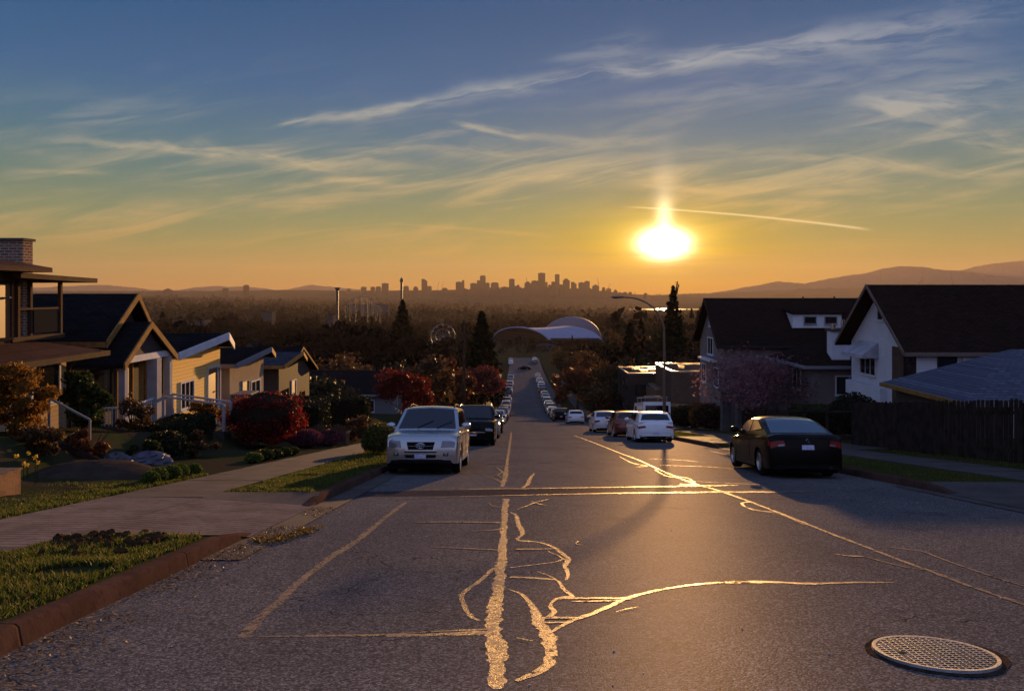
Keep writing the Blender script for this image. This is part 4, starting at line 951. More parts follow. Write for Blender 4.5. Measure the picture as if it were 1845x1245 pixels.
# --- the near ones. SUV and everything down the left kerb faces the camera
mkcar(SUV, 'parked_suv', 'silver SUV with roof rails facing the camera beside the left kerb', M_SILVER, CP(-2.36, 20.9), PI-.015, face='front', extra=suv_front, plate=False)
def suv2x(c, t):
    F_ = lambda a, cc: c.body(a, 1.0, cc)
    c.sheet('number_plate', F_, [(-.17, -.45), (.17, -.45), (.17, -.20), (-.17, -.20)], M_PLATE, t, 3, 2, .03)
    c.sheet('bumper_bar', F_, [(-.6, .06), (.6, .06), (.6, .12), (-.6, .12)], M_CHROME, t, 6, 2, .02)
mkcar(SUV2, 'parked_suv', 'black square SUV with roof rails parked right behind the silver SUV', M_BLACKP, CP(-1.98, 35.5), PI, face='front', extra=suv2x, plate=False)
mkcar(SEDAN, 'parked_car', 'dark car half hidden behind the black SUV on the left', M_GREYP, CP(-1.95, 43.5), PI, detail=1, face='front')
mkcar(HATCH, 'parked_car', 'low dark car with pale headlights at the kerb before the cross street', M_BLACKP, CP(-1.95, 52), PI, detail=1, face='front')
M_RGLASS = mat('rear_glass_clear', (.03, .04, .06), .06, 1.0, coat=1.0)
def coupe_bits(c, t):
    rear_bits()(c, t); B_ = lambda a, cc: c.body(a, -1.0, cc)
    for sgn in (-1, 1): c.sheet('reverse_lamp', B_, [(sgn*.63, .47), (sgn*.80, .45), (sgn*.80, .58), (sgn*.64, .60)], M_LAMP, t, 3, 2, .014)
    c.sheet('boot_lip', B_, [(-.80, .955), (.80, .955), (.80, .995), (-.80, .995)], M_BLACKP, t, 8, 1, .03)
    MB().tube([(-.25, -1.62, 1.02), (.25, -1.62, 1.02)], .012, 5).build('high_brake_lamp', M_TAIL, t)
mkcar(COUPE, 'parked_coupe', 'black two-door coupe seen from behind beside the right kerb', M_BLACKP, CP(6.70, 19.9), R(-2.5), extra=coupe_bits, glassm=M_RGLASS)
mkcar(HATCH, 'parked_hatchback', 'white hatchback parked at right just before the lamp post', M_WHITEP, CP(6.45, 38.6), 0, extra=rear_bits(wiper=True, antenna=-1.2, red_reflect=True))
mkcar(HATCH, 'parked_hatchback', 'dark red hatchback parked in front of the white hatchback', M_REDP, CP(6.25, 45.6), 0, extra=rear_bits(wiper=True, antenna=-1.2))
mkcar(SEDAN, 'parked_sedan', 'pale sedan parked in front of the dark red hatchback', M_PALEP, CP(5.95, 54.5), 0, detail=1, extra=rear_bits())
mkcar(HATCH, 'parked_hatchback', 'small pale hatchback at right on the far corner of the cross street', M_PALEP, CP(6.0, 83.5), 0, detail=1, extra=rear_bits())
# white service van whose rack shows over the red hatchback
def van(l, Y):
    t = thing('work_van', 'white work van with a ladder rack showing above the hatchbacks on the right', 'van', RW(l, Y, .02)); t.rotation_euler = (-math.atan(.149), 0, 0)
    mb = MB(); mb.prism([(-.95, -2.6, .45), (-.95, 1.2, .45), (-.95, 2.5, .45), (-.95, 2.6, .9), (-.95, 1.9, 1.15), (-.95, 1.3, 2.0), (-.95, -2.6, 2.05)], (1.9, 0, 0)); mb.build('body', M_WHITEP, t)
    MB().box(-.8, .8, -2.612, -2.602, 1.25, 1.8).build('rear_window', M_GLASS, t)
    for sgn in (-1, 1):
        MB().box(sgn*.955-.004, sgn*.955+.004, .2, 1.25, 1.2, 1.75).build('side_window', M_GLASS, t)
        MB().box(sgn*.85-.07, sgn*.85+.07, -2.62, -2.60, .9, 1.3).build('tail_light', M_TAIL, t)
        for y in (-1.7, 1.7): wheel(t, sgn*.84, y, .35, sgn, simple=True)
    mb = MB()
    for sgn in (-1, 1):
        mb.bar((sgn*.75, -2.4, 2.35), (sgn*.75, 1.1, 2.35), .05)
        for y in (-2.3, -.6, 1.0): mb.bar((sgn*.75, y, 2.05), (sgn*.75, y, 2.38), .04)
    for y in (-2.3, -.6, 1.0): mb.bar((-.85, y, 2.4), (.85, y, 2.4), .05)
    mb.build('roof_rack', M_GALV, t)
    mb = MB(); 
    for x in (-.2, .2): mb.bar((x, -2.9, 2.46), (x, 1.2, 2.5), .05, .08)
    mb.build('ladder', M_GALV, t)
van(9.6, 56.5)
# --- long rows down the hill
CLR = [('silver', M_SILVER), ('white', M_WHITEP), ('dark', M_BLACKP), ('pale silver', M_PALEP), ('grey', M_GREYP), ('dark red', M_REDP), ('dark blue', M_BLUEP), ('grey', M_GREYP), ('dark', M_BLACKP), ('silver', M_SILVER)]
protos = {}
def rowcar(kind, pm, label, l, Y, rz, group):
    k = (kind, pm.name)
    if k not in protos:
        protos[k] = mkcar({'s': SUV, 'h': HATCH, 'd': SEDAN}[kind], {'s': 'parked_suv', 'h': 'parked_hatchback', 'd': 'parked_sedan'}[kind], label, pm, CP(l, Y), rz, group, detail=0, face='front')
        return
    o = copy_tree(protos[k]); o.location = CP(l, Y); o['label'] = label
    s = -math.atan(.149) if Y < 118 else -math.atan(.041)
    o.rotation_euler = (s*math.cos(rz), 0, rz)
ORD = ['first', 'second', 'third', 'fourth', 'fifth', 'sixth', 'seventh', 'eighth', 'ninth', 'tenth', 'eleventh', 'twelfth', 'thirteenth', 'fourteenth', 'fifteenth', 'sixteenth', 'seventeenth', 'eighteenth', 'nineteenth', 'twentieth']
rr = random.Random(21)
kinds = {'s': 'SUV', 'h': 'hatchback', 'd': 'sedan'}
Y = 82.0
for i in range(19):
    kd = rr.choice('shdsh'); cn, pm = CLR[(i*3+rr.randint(0, 2)) % len(CLR)]
    # kerb line of the far block sits farther in on the left
    rowcar(kd, pm, f'{cn} {kinds[kd]}, {ORD[i]} downhill in the left kerb row past the cross street', -2.3, Y, PI, 'cars parked down the left kerb beyond the cross street')
    Y += rr.uniform(5.6, 9.6)
    if 158 < Y < 163: Y += 4
Y = 98.0
for i in range(17):
    kd = rr.choice('shdhh'); cn, pm = CLR[(i*5+rr.randint(0, 3)) % len(CLR)]
    if i == 0: kd, (cn, pm) = 's', ('dark', M_BLACKP)
    rowcar(kd, pm, f'{cn} {kinds[kd]}, {ORD[i]} downhill in the right kerb row past the cross street', 5.4 if i else 5.2, Y, 0, 'cars parked down the right kerb beyond the cross street')
    Y += rr.uniform(5.7, 10)
for i, (l, Y, kd, cn, pm, w) in enumerate([(-3.0, 286, 'h', 'white', M_WHITEP, 'nearer of two beyond the bottom junction on the left'), (-3.2, 296, 's', 'silver', M_SILVER, 'farther of two beyond the bottom junction on the left'),
        (6.2, 290, 's', 'grey', M_GREYP, 'nearer of two beyond the bottom junction on the right'), (6.0, 302, 'h', 'white', M_WHITEP, 'farther of two beyond the bottom junction on the right'), (1.9, 262, 'd', 'dark', M_BLACKP, 'driving across the junction at the bottom of the hill')]):
    rowcar(kd, pm, f'tiny {cn} {kinds[kd]} {w}', l, Y, 0 if i != 4 else 1.2, 'cars at the bottom of the hill')

# ================================================================== houses
M_DKROOF = mat('roof_shingle_dark', (.018, .017, .018), .92, .2, kind='shingle', kp=(.14, 'y'), bump=.5)
M_BRROOF = mat('roof_shingle_brown', (.030, .019, .015), .92, .2, kind='shingle', kp=(.14, 'y'), bump=.5)
M_BLROOF = mat('roof_shingle_bluegrey', (.115, .125, .165), .92, .2, kind='shingle', kp=(.13, 'y'), bump=.6)
M_TILE = mat('roof_tile_red', (.085, .035, .028), .8, .3, kind='shingle', kp=(.22, 'x'), bump=.8)
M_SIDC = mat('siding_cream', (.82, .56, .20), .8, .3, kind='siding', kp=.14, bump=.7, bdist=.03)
M_SIDT = mat('siding_tan', (.42, .30, .19), .8, .3, kind='siding', kp=.12, bump=.7, bdist=.03)
M_SIDW = mat('siding_white', (.62, .62, .66), .8, .3, kind='siding', kp=.13, bump=.6, bdist=.02, var=.1, vscale=1.5)
M_SIDG = mat('siding_grey', (.17, .17, .18), .8, .3, kind='siding', kp=.14, bump=.6, bdist=.02)
M_SIDD = mat('siding_dark', (.07, .06, .055), .8, .3, kind='siding', kp=.14, bump=.6, bdist=.02)
M_STUC = mat('stucco_white', (.52, .52, .54), .9, .2, var=.12, vscale=1.4, bump=.35, bscale=45); M_STUB = mat('stucco_brown', (.11, .075, .055), .9, .2, var=.2, bump=.3, bscale=40)
M_TRIMW = mat('trim_white', (.60, .60, .64), .8, .4, var=.12, vscale=3); M_TRIMB = mat('trim_brown', (.085, .050, .032), .85, .4, var=.3, vscale=5); M_TRIMT = mat('trim_timber', (.30, .16, .05), .85, .4, var=.3, vscale=5); M_TRIMD = mat('trim_dark', (.035, .028, .024), .9, .4)
M_TRIMG = mat('trim_grey', (.20, .20, .22), .8, .4)
M_PANE = mat('window_glass', (.015, .016, .018), .05, .7); M_DOOR = mat('door_brown', (.16, .07, .035), .5, .4, var=.2); M_CURT = mat('curtain', (.30, .28, .25), .9)
M_BRICK = mat('brick', (.24, .13, .07), .9, kind='brick', bump=.6); M_METAL = mat('metal_flash', (.55, .52, .48), .25, .5, metal=.9)
M_STUG = mat('stucco_tan', (.40, .33, .24), .9, .2, var=.12, vscale=1.4, bump=.3, bscale=45)
def window(p, o, u, w, h, frame=M_TRIMW, mull=1, fr=.07, trans=0, pane=M_PANE, name='window', sill=True):
    """o: lower left corner on the wall, u: unit vector along the wall; outward normal = u x z"""
    o = Vector(o); u = Vector(u).normalized(); z = Vector((0, 0, 1)); n = u.cross(z); mb = MB()
    def bx(a0, a1, b0, b1, d0, d1, m=mb):
        q = [o+u*a+z*b+n*d for d in (d0, d1) for a, b in ((a0, b0), (a1, b0), (a1, b1), (a0, b1))]
        m.add(q, [(0, 3, 2, 1), (4, 5, 6, 7), (0, 1, 5, 4), (1, 2, 6, 5), (2, 3, 7, 6), (3, 0, 4, 7)])
    bx(-fr, 0, -fr, h+fr, -.02, .05); bx(w, w+fr, -fr, h+fr, -.02, .05); bx(0, w, h, h+fr, -.02, .048); bx(0, w, -fr, 0, -.02, .048)
    for k in range(1, mull): bx(w*k/mull-fr*.3, w*k/mull+fr*.3, 0, h, -.02, .035)
    if trans: bx(0, w, h*trans-fr*.3, h*trans+fr*.3, -.02, .033)
    f = mb.build(name, frame, p)
    m2 = MB(); bx(0, w, 0, h, -.01, .012, m2); m2.build('pane', pane, f)
    if sill: m3 = MB(); bx(-fr*1.4, w+fr*1.4, -fr-.05, -fr-.003, -.02, .10, m3); m3.build('sill', frame, f)
    return f
def door(p, o, u, w=.9, h=2.05, m=M_DOOR, frame=M_TRIMW):
    f = window(p, o, u, w, h, frame, 1, .08, 0, m, 'door', False); o = Vector(o); u = Vector(u).normalized(); n = u.cross(Vector((0, 0, 1)))
    MB().blob(o+u*w*.88+Vector((0, 0, 1.0))+n*.06, (.035, .035, .035), 8, 5).build('handle', M_CHROME, f, 60); return f
def chev(pts, th, xa):
    """roof slab along X: pts = [(y, z, x_end)] across the ridge, from x_end back to xa"""
    mb = MB(); n = len(pts); a = [Vector((x, y, z)) for y, z, x in pts]; b = [Vector((xa, y, z)) for y, z, x in pts]; d = Vector((0, 0, -th))
    vs = a+b+[v+d for v in a]+[v+d for v in b]
    for i in range(n-1):
        mb.f += []
    fs = []
    for i in range(n-1):
        fs += [(i, i+1, n+i+1, n+i), (2*n+i, 3*n+i, 3*n+i+1, 2*n+i+1), (i, 2*n+i, 2*n+i+1, i+1), (n+i, n+i+1, 3*n+i+1, 3*n+i)]
    fs += [(0, n, 3*n, 2*n), (n-1, 3*n-1, 4*n-1, 2*n-1)]
    return mb.add(vs, fs)
def gable_house(name, label, xf, y0, y1, ze, zr, depth, side, wallm, roofm, trimm, zb=None, ym=None, ov=.45, ovg=.5, prow=0.0, trimf=None, th=.16, cat='house', dropb=.20, hip=0):
    """gable front on x=xf facing the street (side=+1 faces +x); eaves at ze, ridge at zr. Local origin at (xf, y mid, ground)"""
    ymid = (y0+y1)/2 if ym is None else ym; g0 = min(gh(xf, y0), gh(xf, y1)) if zb is None else zb
    t = thing(name, label, cat, (xf, (y0+y1)/2, g0)); yc = (y0+y1)/2; D = -side*depth
    a, b, m_ = y0-yc, y1-yc, ymid-yc; E, Rr = ze-g0, zr-g0
    mb = MB(); sl1 = (Rr-E)/((m_-a)+ov); sl2 = (Rr-E)/((b-m_)+ov); wa = E+ov*sl1-th; wb_ = E+ov*sl2-th
    if hip: wa = wb_ = E+.10-th
    mb.prism([(0, a, -.5), (0, b, -.5), (0, b, wb_-.03), (0, m_, Rr-th-.05), (0, a, wa-.03)], (D, 0, 0)); mb.build('wall', wallm, t)
    xo = side*ovg
    pts = [(a-ov, E, xo), (m_, Rr, xo+side*prow), (b+ov, E, xo)]
    if hip: pts = [(a-ov, E-.05, xo), (a-ov+.5, E+.12, xo), (m_, Rr, xo+side*prow), (b+ov-.5, E+.12, xo), (b+ov, E-.05, xo)]
    rf = chev(pts, th, D).build('roof', roofm, t)
    # barge boards
    for q in range(len(pts)-1):
        (ya, za, xa_), (yb, zb_, xb_) = pts[q], pts[q+1]
        pa, pb = Vector((xa_+side*.003, ya, za+.03)), Vector((xb_+side*.003, yb, zb_+.03)); dn = Vector((0, 0, -dropb-.03)); s_ = Vector((side*.045, 0, 0))
        mb = MB(); mb.prism([pa, pb, pb+dn, pa+dn], s_); mb.build('bargeboard', trimm if (q < (len(pts)-1)/2 or trimf is None) else trimf, t)
    for yy, sg in ((a-ov, -1), (b+ov, 1)):
        MB().box(min(xo, D), max(xo, D), yy+(0.002 if sg > 0 else -.09), yy+(.09 if sg > 0 else -.002), E-th-.02, E-.01).build('gutter', trimm, t)
    return t, dict(a=a, b=b, m=m_, E=E, R=Rr, D=D, g=g0, yc=yc)
u1 = (0, 1, 0)     # along +Y: outward normal is +x
u2 = (0, -1, 0)    # outward normal -x
u3 = (-1, 0, 0); u4 = (1, 0, 0)   # u4: outward normal -y (towards camera)
def sk(x, Y): return x+SK*Y
# ---- B: dark steep-roofed house with the gabled porch (left)
M_TRIMC = mat('column_paint', (.34, .34, .37), .85, .4, var=.2)
X0 = sk(-13.2, 26)
t, q = gable_house('gabled_house', 'dark steep-roofed house with a gabled front porch and white columns', X0, 24.3, 27.0, -1.5, -.02, 10, 1, M_SIDD, M_DKROOF, M_TRIMT, ov=.35, ovg=.45, ym=26.0)
E = q['E']; yc = q['yc']
# porch gable in front, part of the house
px_ = sk(-12.0, 25.3)-X0; pa, pb, pm = 23.55-yc, 27.25-yc, 25.35-yc; pz = -.94-q['g']; pe = -2.15-q['g']
chev([(pa, pe, px_), (pm, pz, px_), (pb, pe, px_)], .14, -9.5).build('porch_roof', M_DKROOF, t)
MB().box(-9.3, -.03, pa+.32, pb-.3, -.8, pe+.02).build('lower_wall', M_SIDG, t)
for (ya, za), (yb, zb_) in (((pa, pe), (pm, pz)), ((pm, pz), (pb, pe))):
    MB().prism([(px_+.003, ya, za+.02), (px_+.003, yb, zb_+.02), (px_+.003, yb, zb_-.2), (px_+.003, ya, za-.2)], (.05, 0, 0)).build('bargeboard', M_TRIMT, t)
MB().box(px_-.22, px_-.08, pa+.3, pb-.3, pe-.02, pe+.18).build('tie_beam', M_TRIMW, t)
MB().prism([(px_-.25, pa+.35, pe+.19), (px_-.25, pb-.35, pe+.19), (px_-.25, pm, pz-.18)], (.06, 0, 0)).build('porch_gable', M_SIDD, t)
for y, w, h0 in ((pa+.28, .2, -1.5), (pm+.55, .34, -.2), (pb-.3, .2, -1.5)):
    MB().box(px_-.15-w/2, px_-.15+w/2, y-w/2, y+w/2, h0, pe-.02).build('column', M_TRIMC, t)
fl = pe-2.25      # porch floor
MB().box(0, px_-.02, pa+.12, pb-.1, fl-.14, fl).build('porch_floor', M_TRIMG, t)
MB().box(0.02, px_-.12, pa+.25, pb-.25, -1.2, fl-.145).build('porch_base', M_SIDG, t)
def railing(p, A, B, h=.9, n=14, m=M_TRIMW, name='railing'):
    A = Vector(A); B = Vector(B); mb = MB(); z = Vector((0, 0, 1)); mb.bar(A+z*h, B+z*h, .07, .05); mb.bar(A+z*.1, B+z*.1, .05, .04)
    for k in range(n+1): c = A.lerp(B, k/n); mb.bar(c+z*.1, c+z*h, .025, .025, up=(1, 0, 0))
    return mb.build(name, m, p)
railing(t, (px_-.12, pa+.4, fl), (px_-.12, pm+.4, fl)); railing(t, (.1, pa+.16, fl), (px_-.2, pa+.16, fl), n=8)
door(t, (.005, pm+.15, fl), u1, .95, 2.05, M_DOOR, M_TRIMT); window(t, (.005, pa+.45, fl+.75), u1, 1.1, 1.2, M_TRIMD); window(t, (.005, pb+.2, fl+.7), u1, 1.3, 1.25, M_TRIMT, 2)
window(t, (-1.6, pa+.317, fl+.7), u4, .9, 1.1, M_TRIMD); window(t, (-4.5, pa+.317, fl+.7), u4, 1.4, 1.1, M_TRIMD)
# stairs down to the garden
mb = MB(); ns = 7; dxs = .29; rz_ = (fl+.15)/ns
for k in range(ns): mb.box(px_+k*dxs, px_+(k+1)*dxs, pm+.95, pb-.35, max(-.6, fl-rz_*(k+1)-.3), fl-rz_*(k+1))
mb.build('steps', M_CONC, t)
for y in (pm+.92, pb-.32):
    mb = MB(); A = Vector((px_, y, fl)); B = Vector((px_+ns*dxs, y, fl-rz_*ns)); z = Vector((0, 0, .9)); mb.bar(A+z, B+z, .07, .06); mb.bar(A+z*.25, B+z*.25, .05)
    mb.bar(A, A+z, .09, .09, up=(1, 0, 0)); mb.bar(B, B+z, .09, .09, up=(1, 0, 0)); mb.build('handrail', M_TRIMC, t)
MB().box(-7.6, -7.0, -.6, .3, q['R']-.7, q['R']+.75).build('chimney', M_BRICK, t)
# ---- C: cream house, prow gable
X0 = sk(-12.9, 31)
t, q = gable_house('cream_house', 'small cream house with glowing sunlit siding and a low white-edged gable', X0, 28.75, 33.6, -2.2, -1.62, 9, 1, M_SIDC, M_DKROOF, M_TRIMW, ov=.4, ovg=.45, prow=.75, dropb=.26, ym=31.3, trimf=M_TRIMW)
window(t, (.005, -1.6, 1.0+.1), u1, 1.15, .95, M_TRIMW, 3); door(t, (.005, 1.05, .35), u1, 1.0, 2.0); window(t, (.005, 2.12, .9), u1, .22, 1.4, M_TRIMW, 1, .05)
MB().box(.02, 1.3, .6, 2.4, -.5, .33).build('stoop', M_CONC, t)
window(t, (-4, q['a']-.003, 1.2), u4, 1.3, .9, M_TRIMW, 2)
# ---- D: ochre stucco house with projecting bay
X0 = sk(-12.9, 37)
t, q = gable_house('stucco_house', 'tan stucco house with a dark low gable and lit front window', X0, 34.6, 39.3, -3.12, -2.6, 9, 1, M_STUG, M_DKROOF, M_TRIMG, ov=.45, ovg=.45, prow=.65, ym=37, trimf=M_TRIMT, dropb=.2)  # near board grey, far board warm: shade and sun put into the colour
window(t, (.005, .45, .95), u1, 1.25, 1.1, M_TRIMW, 2); MB().box(.02, .62, -2.0, -1.0, -.4, 1.75).build('porch_wall', M_STUG, t); door(t, (.005, -.8, .3), u1, .85, 1.9, M_DOOR, M_TRIMG)
MB().box(.02, .8, -2.2, -.85, 1.76, 1.84).build('porch_slab', M_TRIMG, t)
# ---- E: grey house with low gable
X0 = sk(-12.9, 43.5)
t, q = gable_house('grey_house', 'grey low-gabled house, farthest of the lit-edged gables on the left', X0, 41.7, 45.4, -3.85, -3.3, 9, 1, M_SIDD, mat('roof_slate', (.06, .065, .08), .9, kind='shingle', kp=(.14, 'y')), M_TRIMT, ov=.45, ovg=.4, prow=.4, dropb=.18)
window(t, (.005, -1.2, .9), u1, 1.0, 1.0, M_TRIMD, 2); door(t, (.005, .5, .3), u1, .85, 1.95)
# ---- F and further houses, in shade among trees
X0 = sk(-15.5, 55)
t, q = gable_house('dark_house', 'large dark-roofed house beyond the hedges left of the silver SUV', X0, 50.5, 57.5, -5.6, -3.75, 10, 1, M_SIDD, M_DKROOF, M_TRIMT, ov=.5, dropb=.12)
window(t, (.005, -1.6, .9), u1, 1.2, 1.1, M_TRIMD, 2); window(t, (.005, 1.2, .9), u1, 1.0, 1.1, M_TRIMT, 1)
X0 = sk(-12.6, 80)
t, q = gable_house('blue_grey_house', 'blue-grey walled house beside the red-leaved tree', X0, 77, 84, -10.0, -8.0, 9, 1, M_SIDG, M_DKROOF, M_TRIMG, ov=.4)
window(t, (.005, -1.6, 1.3), u1, 1.2, 1.1); window(t, (-3, q['a']-.003, 1.3), u4, 1.2, 1.1)
# ---- A: two-storey house at the left edge
X0 = sk(-12.4, 20); g0 = gh(X0, 20)
t = thing('two_storey_house', 'two-storey house with red tiled eaves, balcony canopy and brick chimney at left edge', 'house', (X0, 20, g0))
Z = lambda z: z-g0
MB().box(-9, 0, -7.5, 1.3, -.6, Z(-1.62)).build('lower_wall', M_SIDT, t)
MB().box(-9, -.55, -7.5, -.2, Z(-1.3), Z(.62)).build('upper_wall', M_STUB, t)
mb = MB(); e = .75     # lower tiled skirt roof, hipped corner at far end
lo, hi = Z(-1.62), Z(-1.28)
mb.add([(e, -8, lo), (e, 1.95, lo), (-9, 1.95, lo), (-.5, -8, hi), (-.5, .75, hi), (-9, .75, hi), (e, -8, lo-.14), (e, 1.95, lo-.14), (-9, 1.95, lo-.14), (-.5, -8, lo-.14), (-9, .75, lo-.14), (-.5, .75, lo-.14)],
       [(0, 1, 4, 3), (1, 2, 5, 4), (0, 6, 7, 1), (1, 7, 8, 2), (6, 9, 11, 7), (7, 11, 10, 8), (3, 4, 11, 9), (4, 5, 10, 11)])
mb.build('lower_roof', M_TILE, t)
MB().box(e+.002, e+.1, -8, 2.0, lo-.14, lo+.0).build('gutter', M_TRIMB, t)
MB().box(-9, -.5, -.2, 2.1, Z(-1.26), Z(-1.14)).build('balcony_floor', M_TRIMB, t)
for y, x in ((.15, -.6), (.75, -.65), (2.05, -.6)): MB().box(x-.045, x+.045, y-.045, y+.045, Z(-1.14), Z(.36)).build('post', M_TRIMB, t)
mb = MB(); mb.box(-.60, -.58, .82, 1.98, Z(-1.08), Z(-.45)); mb.build('balcony_panel', mat('balcony_panel', (.03, .028, .027), .9, .2), t)
MB().bar((-.6, .2, Z(-.42)), (-.6, 2.0, Z(-.42)), .06, .05).build('balcony_rail', M_TRIMB, t)
MB().prism([(-9, -.5, Z(.38)), (-.1, -.5, Z(.38)), (-.1, 3.1, Z(.30)), (-9, 3.1, Z(.30))], (0, 0, .13)).build('canopy', M_TRIMB, t)
mb = MB(); a = Z(.66); mb.add([(.1, -8.2, a), (.1, .5, a), (-9, .5, a), (-4.5, -8.2, Z(1.7)), (-4.5, -3.2, Z(1.7)), (.1, -8.2, a-.12), (.1, .5, a-.12), (-9, .5, a-.12)], [(0, 1, 4, 3), (1, 2, 4), (0, 5, 6, 1), (1, 6, 7, 2)])
mb.build('upper_roof', M_TILE, t)
MB().box(-1.55, -.70, .52, .95, Z(-1.13), Z(1.38)).build('chimney', M_BRICK, t); MB().box(-1.60, -.65, .47, 1.0, Z(1.381), Z(1.45)).build('chimney_cap', M_CONC, t)
window(t, (-.545, -2.1, Z(-.95)), u1, 1.1, 1.15, M_TRIMT, 2); window(t, (-.545, -3.9, Z(-.95)), u1, 1.3, 1.15, M_TRIMT, 2)
window(t, (.005, -.25, Z(-2.85)), u1, 1.15, .95, M_TRIMW); window(t, (.005, -2.3, Z(-2.85)), u1, 1.1, .95, M_TRIMW); window(t, (.005, -4.9, Z(-2.85)), u1, 1.4, .95, M_TRIMW, 2)
door(t, (-.545, .0-.2-.75, Z(-1.12)), u1, .7, 1.35, M_DOOR, M_TRIMD)
MB().tube([(e, 1.7, lo), (.15, 1.5, lo-.25), (.05, 1.4, lo-.4), (.05, 1.4, -.2)], .04, 8).build('downpipe', M_TRIMD, t, 60)
mb = MB(); A = Vector((.9, -1.0, .95)); B = Vector((1.9, -1.0, .42)); mb.bar(A, B, .045); mb.bar(A, A-Vector((0, 0, 1.2)), .045); mb.bar(B, B-Vector((0, 0, .9)), .045); mb.build('stair_rail', M_TRIMG, t)

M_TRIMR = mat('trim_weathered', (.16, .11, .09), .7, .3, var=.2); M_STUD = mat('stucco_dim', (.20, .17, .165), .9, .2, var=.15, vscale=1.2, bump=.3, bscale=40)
# ---- right: I, white house with steep gable
X0 = sk(18.4, 39); 
t, q = gable_house('white_house', 'white house with a steep dark roof, awning and gable at right', X0, 36.0, 42.9, -2.72, .42, 14, -1, M_SIDW, M_BRROOF, M_TRIMR, ov=.35, ovg=.75, dropb=.16)
yb = q['yc']; Z = lambda z: z-q['g']
# flat brown panel on the near half: porch recess shade put into colour
MB().box(-.02, .0-.004, q['a']+.02, q['a']+2.3, Z(-5.4), Z(-2.62)).build('porch_shade_panel', M_STUB, t)
window(t, (-.03, q['a']+1.0, Z(-4.6)), u2, .9, 1.8, M_TRIMD, 1)
window(t, (-.005, .35, Z(-1.35)), u2, .55, .6, M_TRIMW, 1)
window(t, (-.005, 2.3, Z(-4.25)), u2, 1.7, .95, M_TRIMW, 3)
# striped awning
M_AWN = ribmat('awning_stripes', (.50, .50, .56), 4.0, 1, .2)
mb = MB(); y0_, y1_ = .3, 2.75; zt = Z(-2.55)
mb.prism([(-.02, y0_, zt), (-.85, y0_, zt-.62), (-.85, y0_, zt-.80), (-.02, y0_, zt-.80)], (0, y1_-y0_, 0)); mb.build('awning', M_AWN, t)
for x, w in ((1.0, .8), (3.0, .7), (4.0, .6), (7.5, 1.4)): window(t, (x, q['a']-.003, Z(-4.15)), u4, w, 1.15, M_TRIMD, 1, .05)
MB().box(2.1, 2.3, q['a']-.12, q['a']-.004, Z(-5.5), Z(-2.8)).build('pilaster', M_TRIMW, t)
MB().tube([(6.2, q['a']-.35, Z(-2.85)), (6.1, q['a']-.3, Z(-3.0)), (5.75, q['a']-.08, Z(-3.2)), (5.75, q['a']-.08, Z(-5.6))], .045, 8).build('downpipe', M_TRIMD, t, 60)
MB().box(-.35, -.0, -.6, 3.4, Z(-5.45), Z(-4.75)).build('bay_base', M_SIDW, t)
MB().blob((8.2, -1.6, Z(-.9)), (.12, .12, .12), 8, 6).build('roof_vent', M_METAL, t, 60)
# ---- garage in front of it, blue-grey hip roof
X0 = sk(15.7, 30.5); g0 = gh(X0+3, 30)
t = thing('garage', 'low garage with a blue-grey shingled hip roof behind the board fence', 'garage', (X0, 30.5, g0)); ze = -3.86-g0; zr = -2.2-g0
MB().box(.4, 10, -2.5, 2.6, -.5, ze-.06).build('wall', M_SIDD, t)
mb = MB(); mb.add([(0, -3.0, ze), (0, 3.1, ze), (11, 3.1, ze), (11, -3.0, ze), (3.6, 0, zr), (11, 0, zr), (0, -3.0, ze-.05), (0, 3.1, ze-.05), (11, 3.1, ze-.05), (11, -3.0, ze-.05)],
                  [(0, 3, 5, 4), (0, 4, 1), (1, 4, 5, 2), (3, 2, 5), (6, 7, 8, 9), (0, 6, 9, 3), (0, 1, 7, 6), (1, 2, 8, 7)]); mb.build('roof', M_BLROOF, t)
MB().box(-.09, -.003, -3.0, 3.1, ze-.16, ze+.0).build('gutter', M_TRIMT, t); MB().box(0.003, 11, -3.09, -3.003, ze-.16, ze).build('gutter', M_TRIMG, t)
for x in (2.0, 5.5): MB().bar((x, -2.7, -.2), (x, -2.7, ze-.06), .1, .1, up=(1, 0, 0)).build('post', M_TRIMW, t)
# ---- H: brown hip-roofed house with white chimney
X0 = sk(16.2, 46); g0 = gh(X0, 46)
t = thing('hip_roof_house', 'low brown hip-roofed house with a white chimney beside the white house', 'house', (X0, 46.5, g0)); Z = lambda z: z-g0
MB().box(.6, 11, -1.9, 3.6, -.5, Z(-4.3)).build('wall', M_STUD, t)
mb = MB(); mb.add([(0, -2.5, Z(-4.15)), (0, 4.2, Z(-4.15)), (12, 4.2, Z(-4.15)), (12, -2.5, Z(-4.15)), (3.4, .9, Z(-2.35)), (12, .9, Z(-2.35))], [(0, 3, 5, 4), (0, 4, 1), (1, 4, 5, 2), (0, 1, 2, 3)]); mb.build('roof', M_BRROOF, t)
MB().box(-.1, -.003, -2.6, 4.3, Z(-4.3), Z(-4.13)).build('gutter', M_TRIMG, t); MB().box(0, 12, -2.6, -2.503, Z(-4.3), Z(-4.13)).build('gutter', M_TRIMG, t)
MB().box(1.75, 2.8, -1.9, -1.2, Z(-4.2), Z(-2.2)).build('chimney', M_SIDW, t); MB().box(1.65, 2.9, -2.0, -1.1, Z(-2.2), Z(-2.08)).build('chimney_cap', M_CONC, t)
MB().tube([(2.55, -1.5, Z(-2.1)), (2.55, -1.5, Z(-1.55))], .11, 10).build('flue', M_METAL, t, 60); MB().tube([(2.0, -1.5, Z(-2.1)), (2.0, -1.5, Z(-1.8))], .14, 10).build('flue', M_METAL, t, 60)
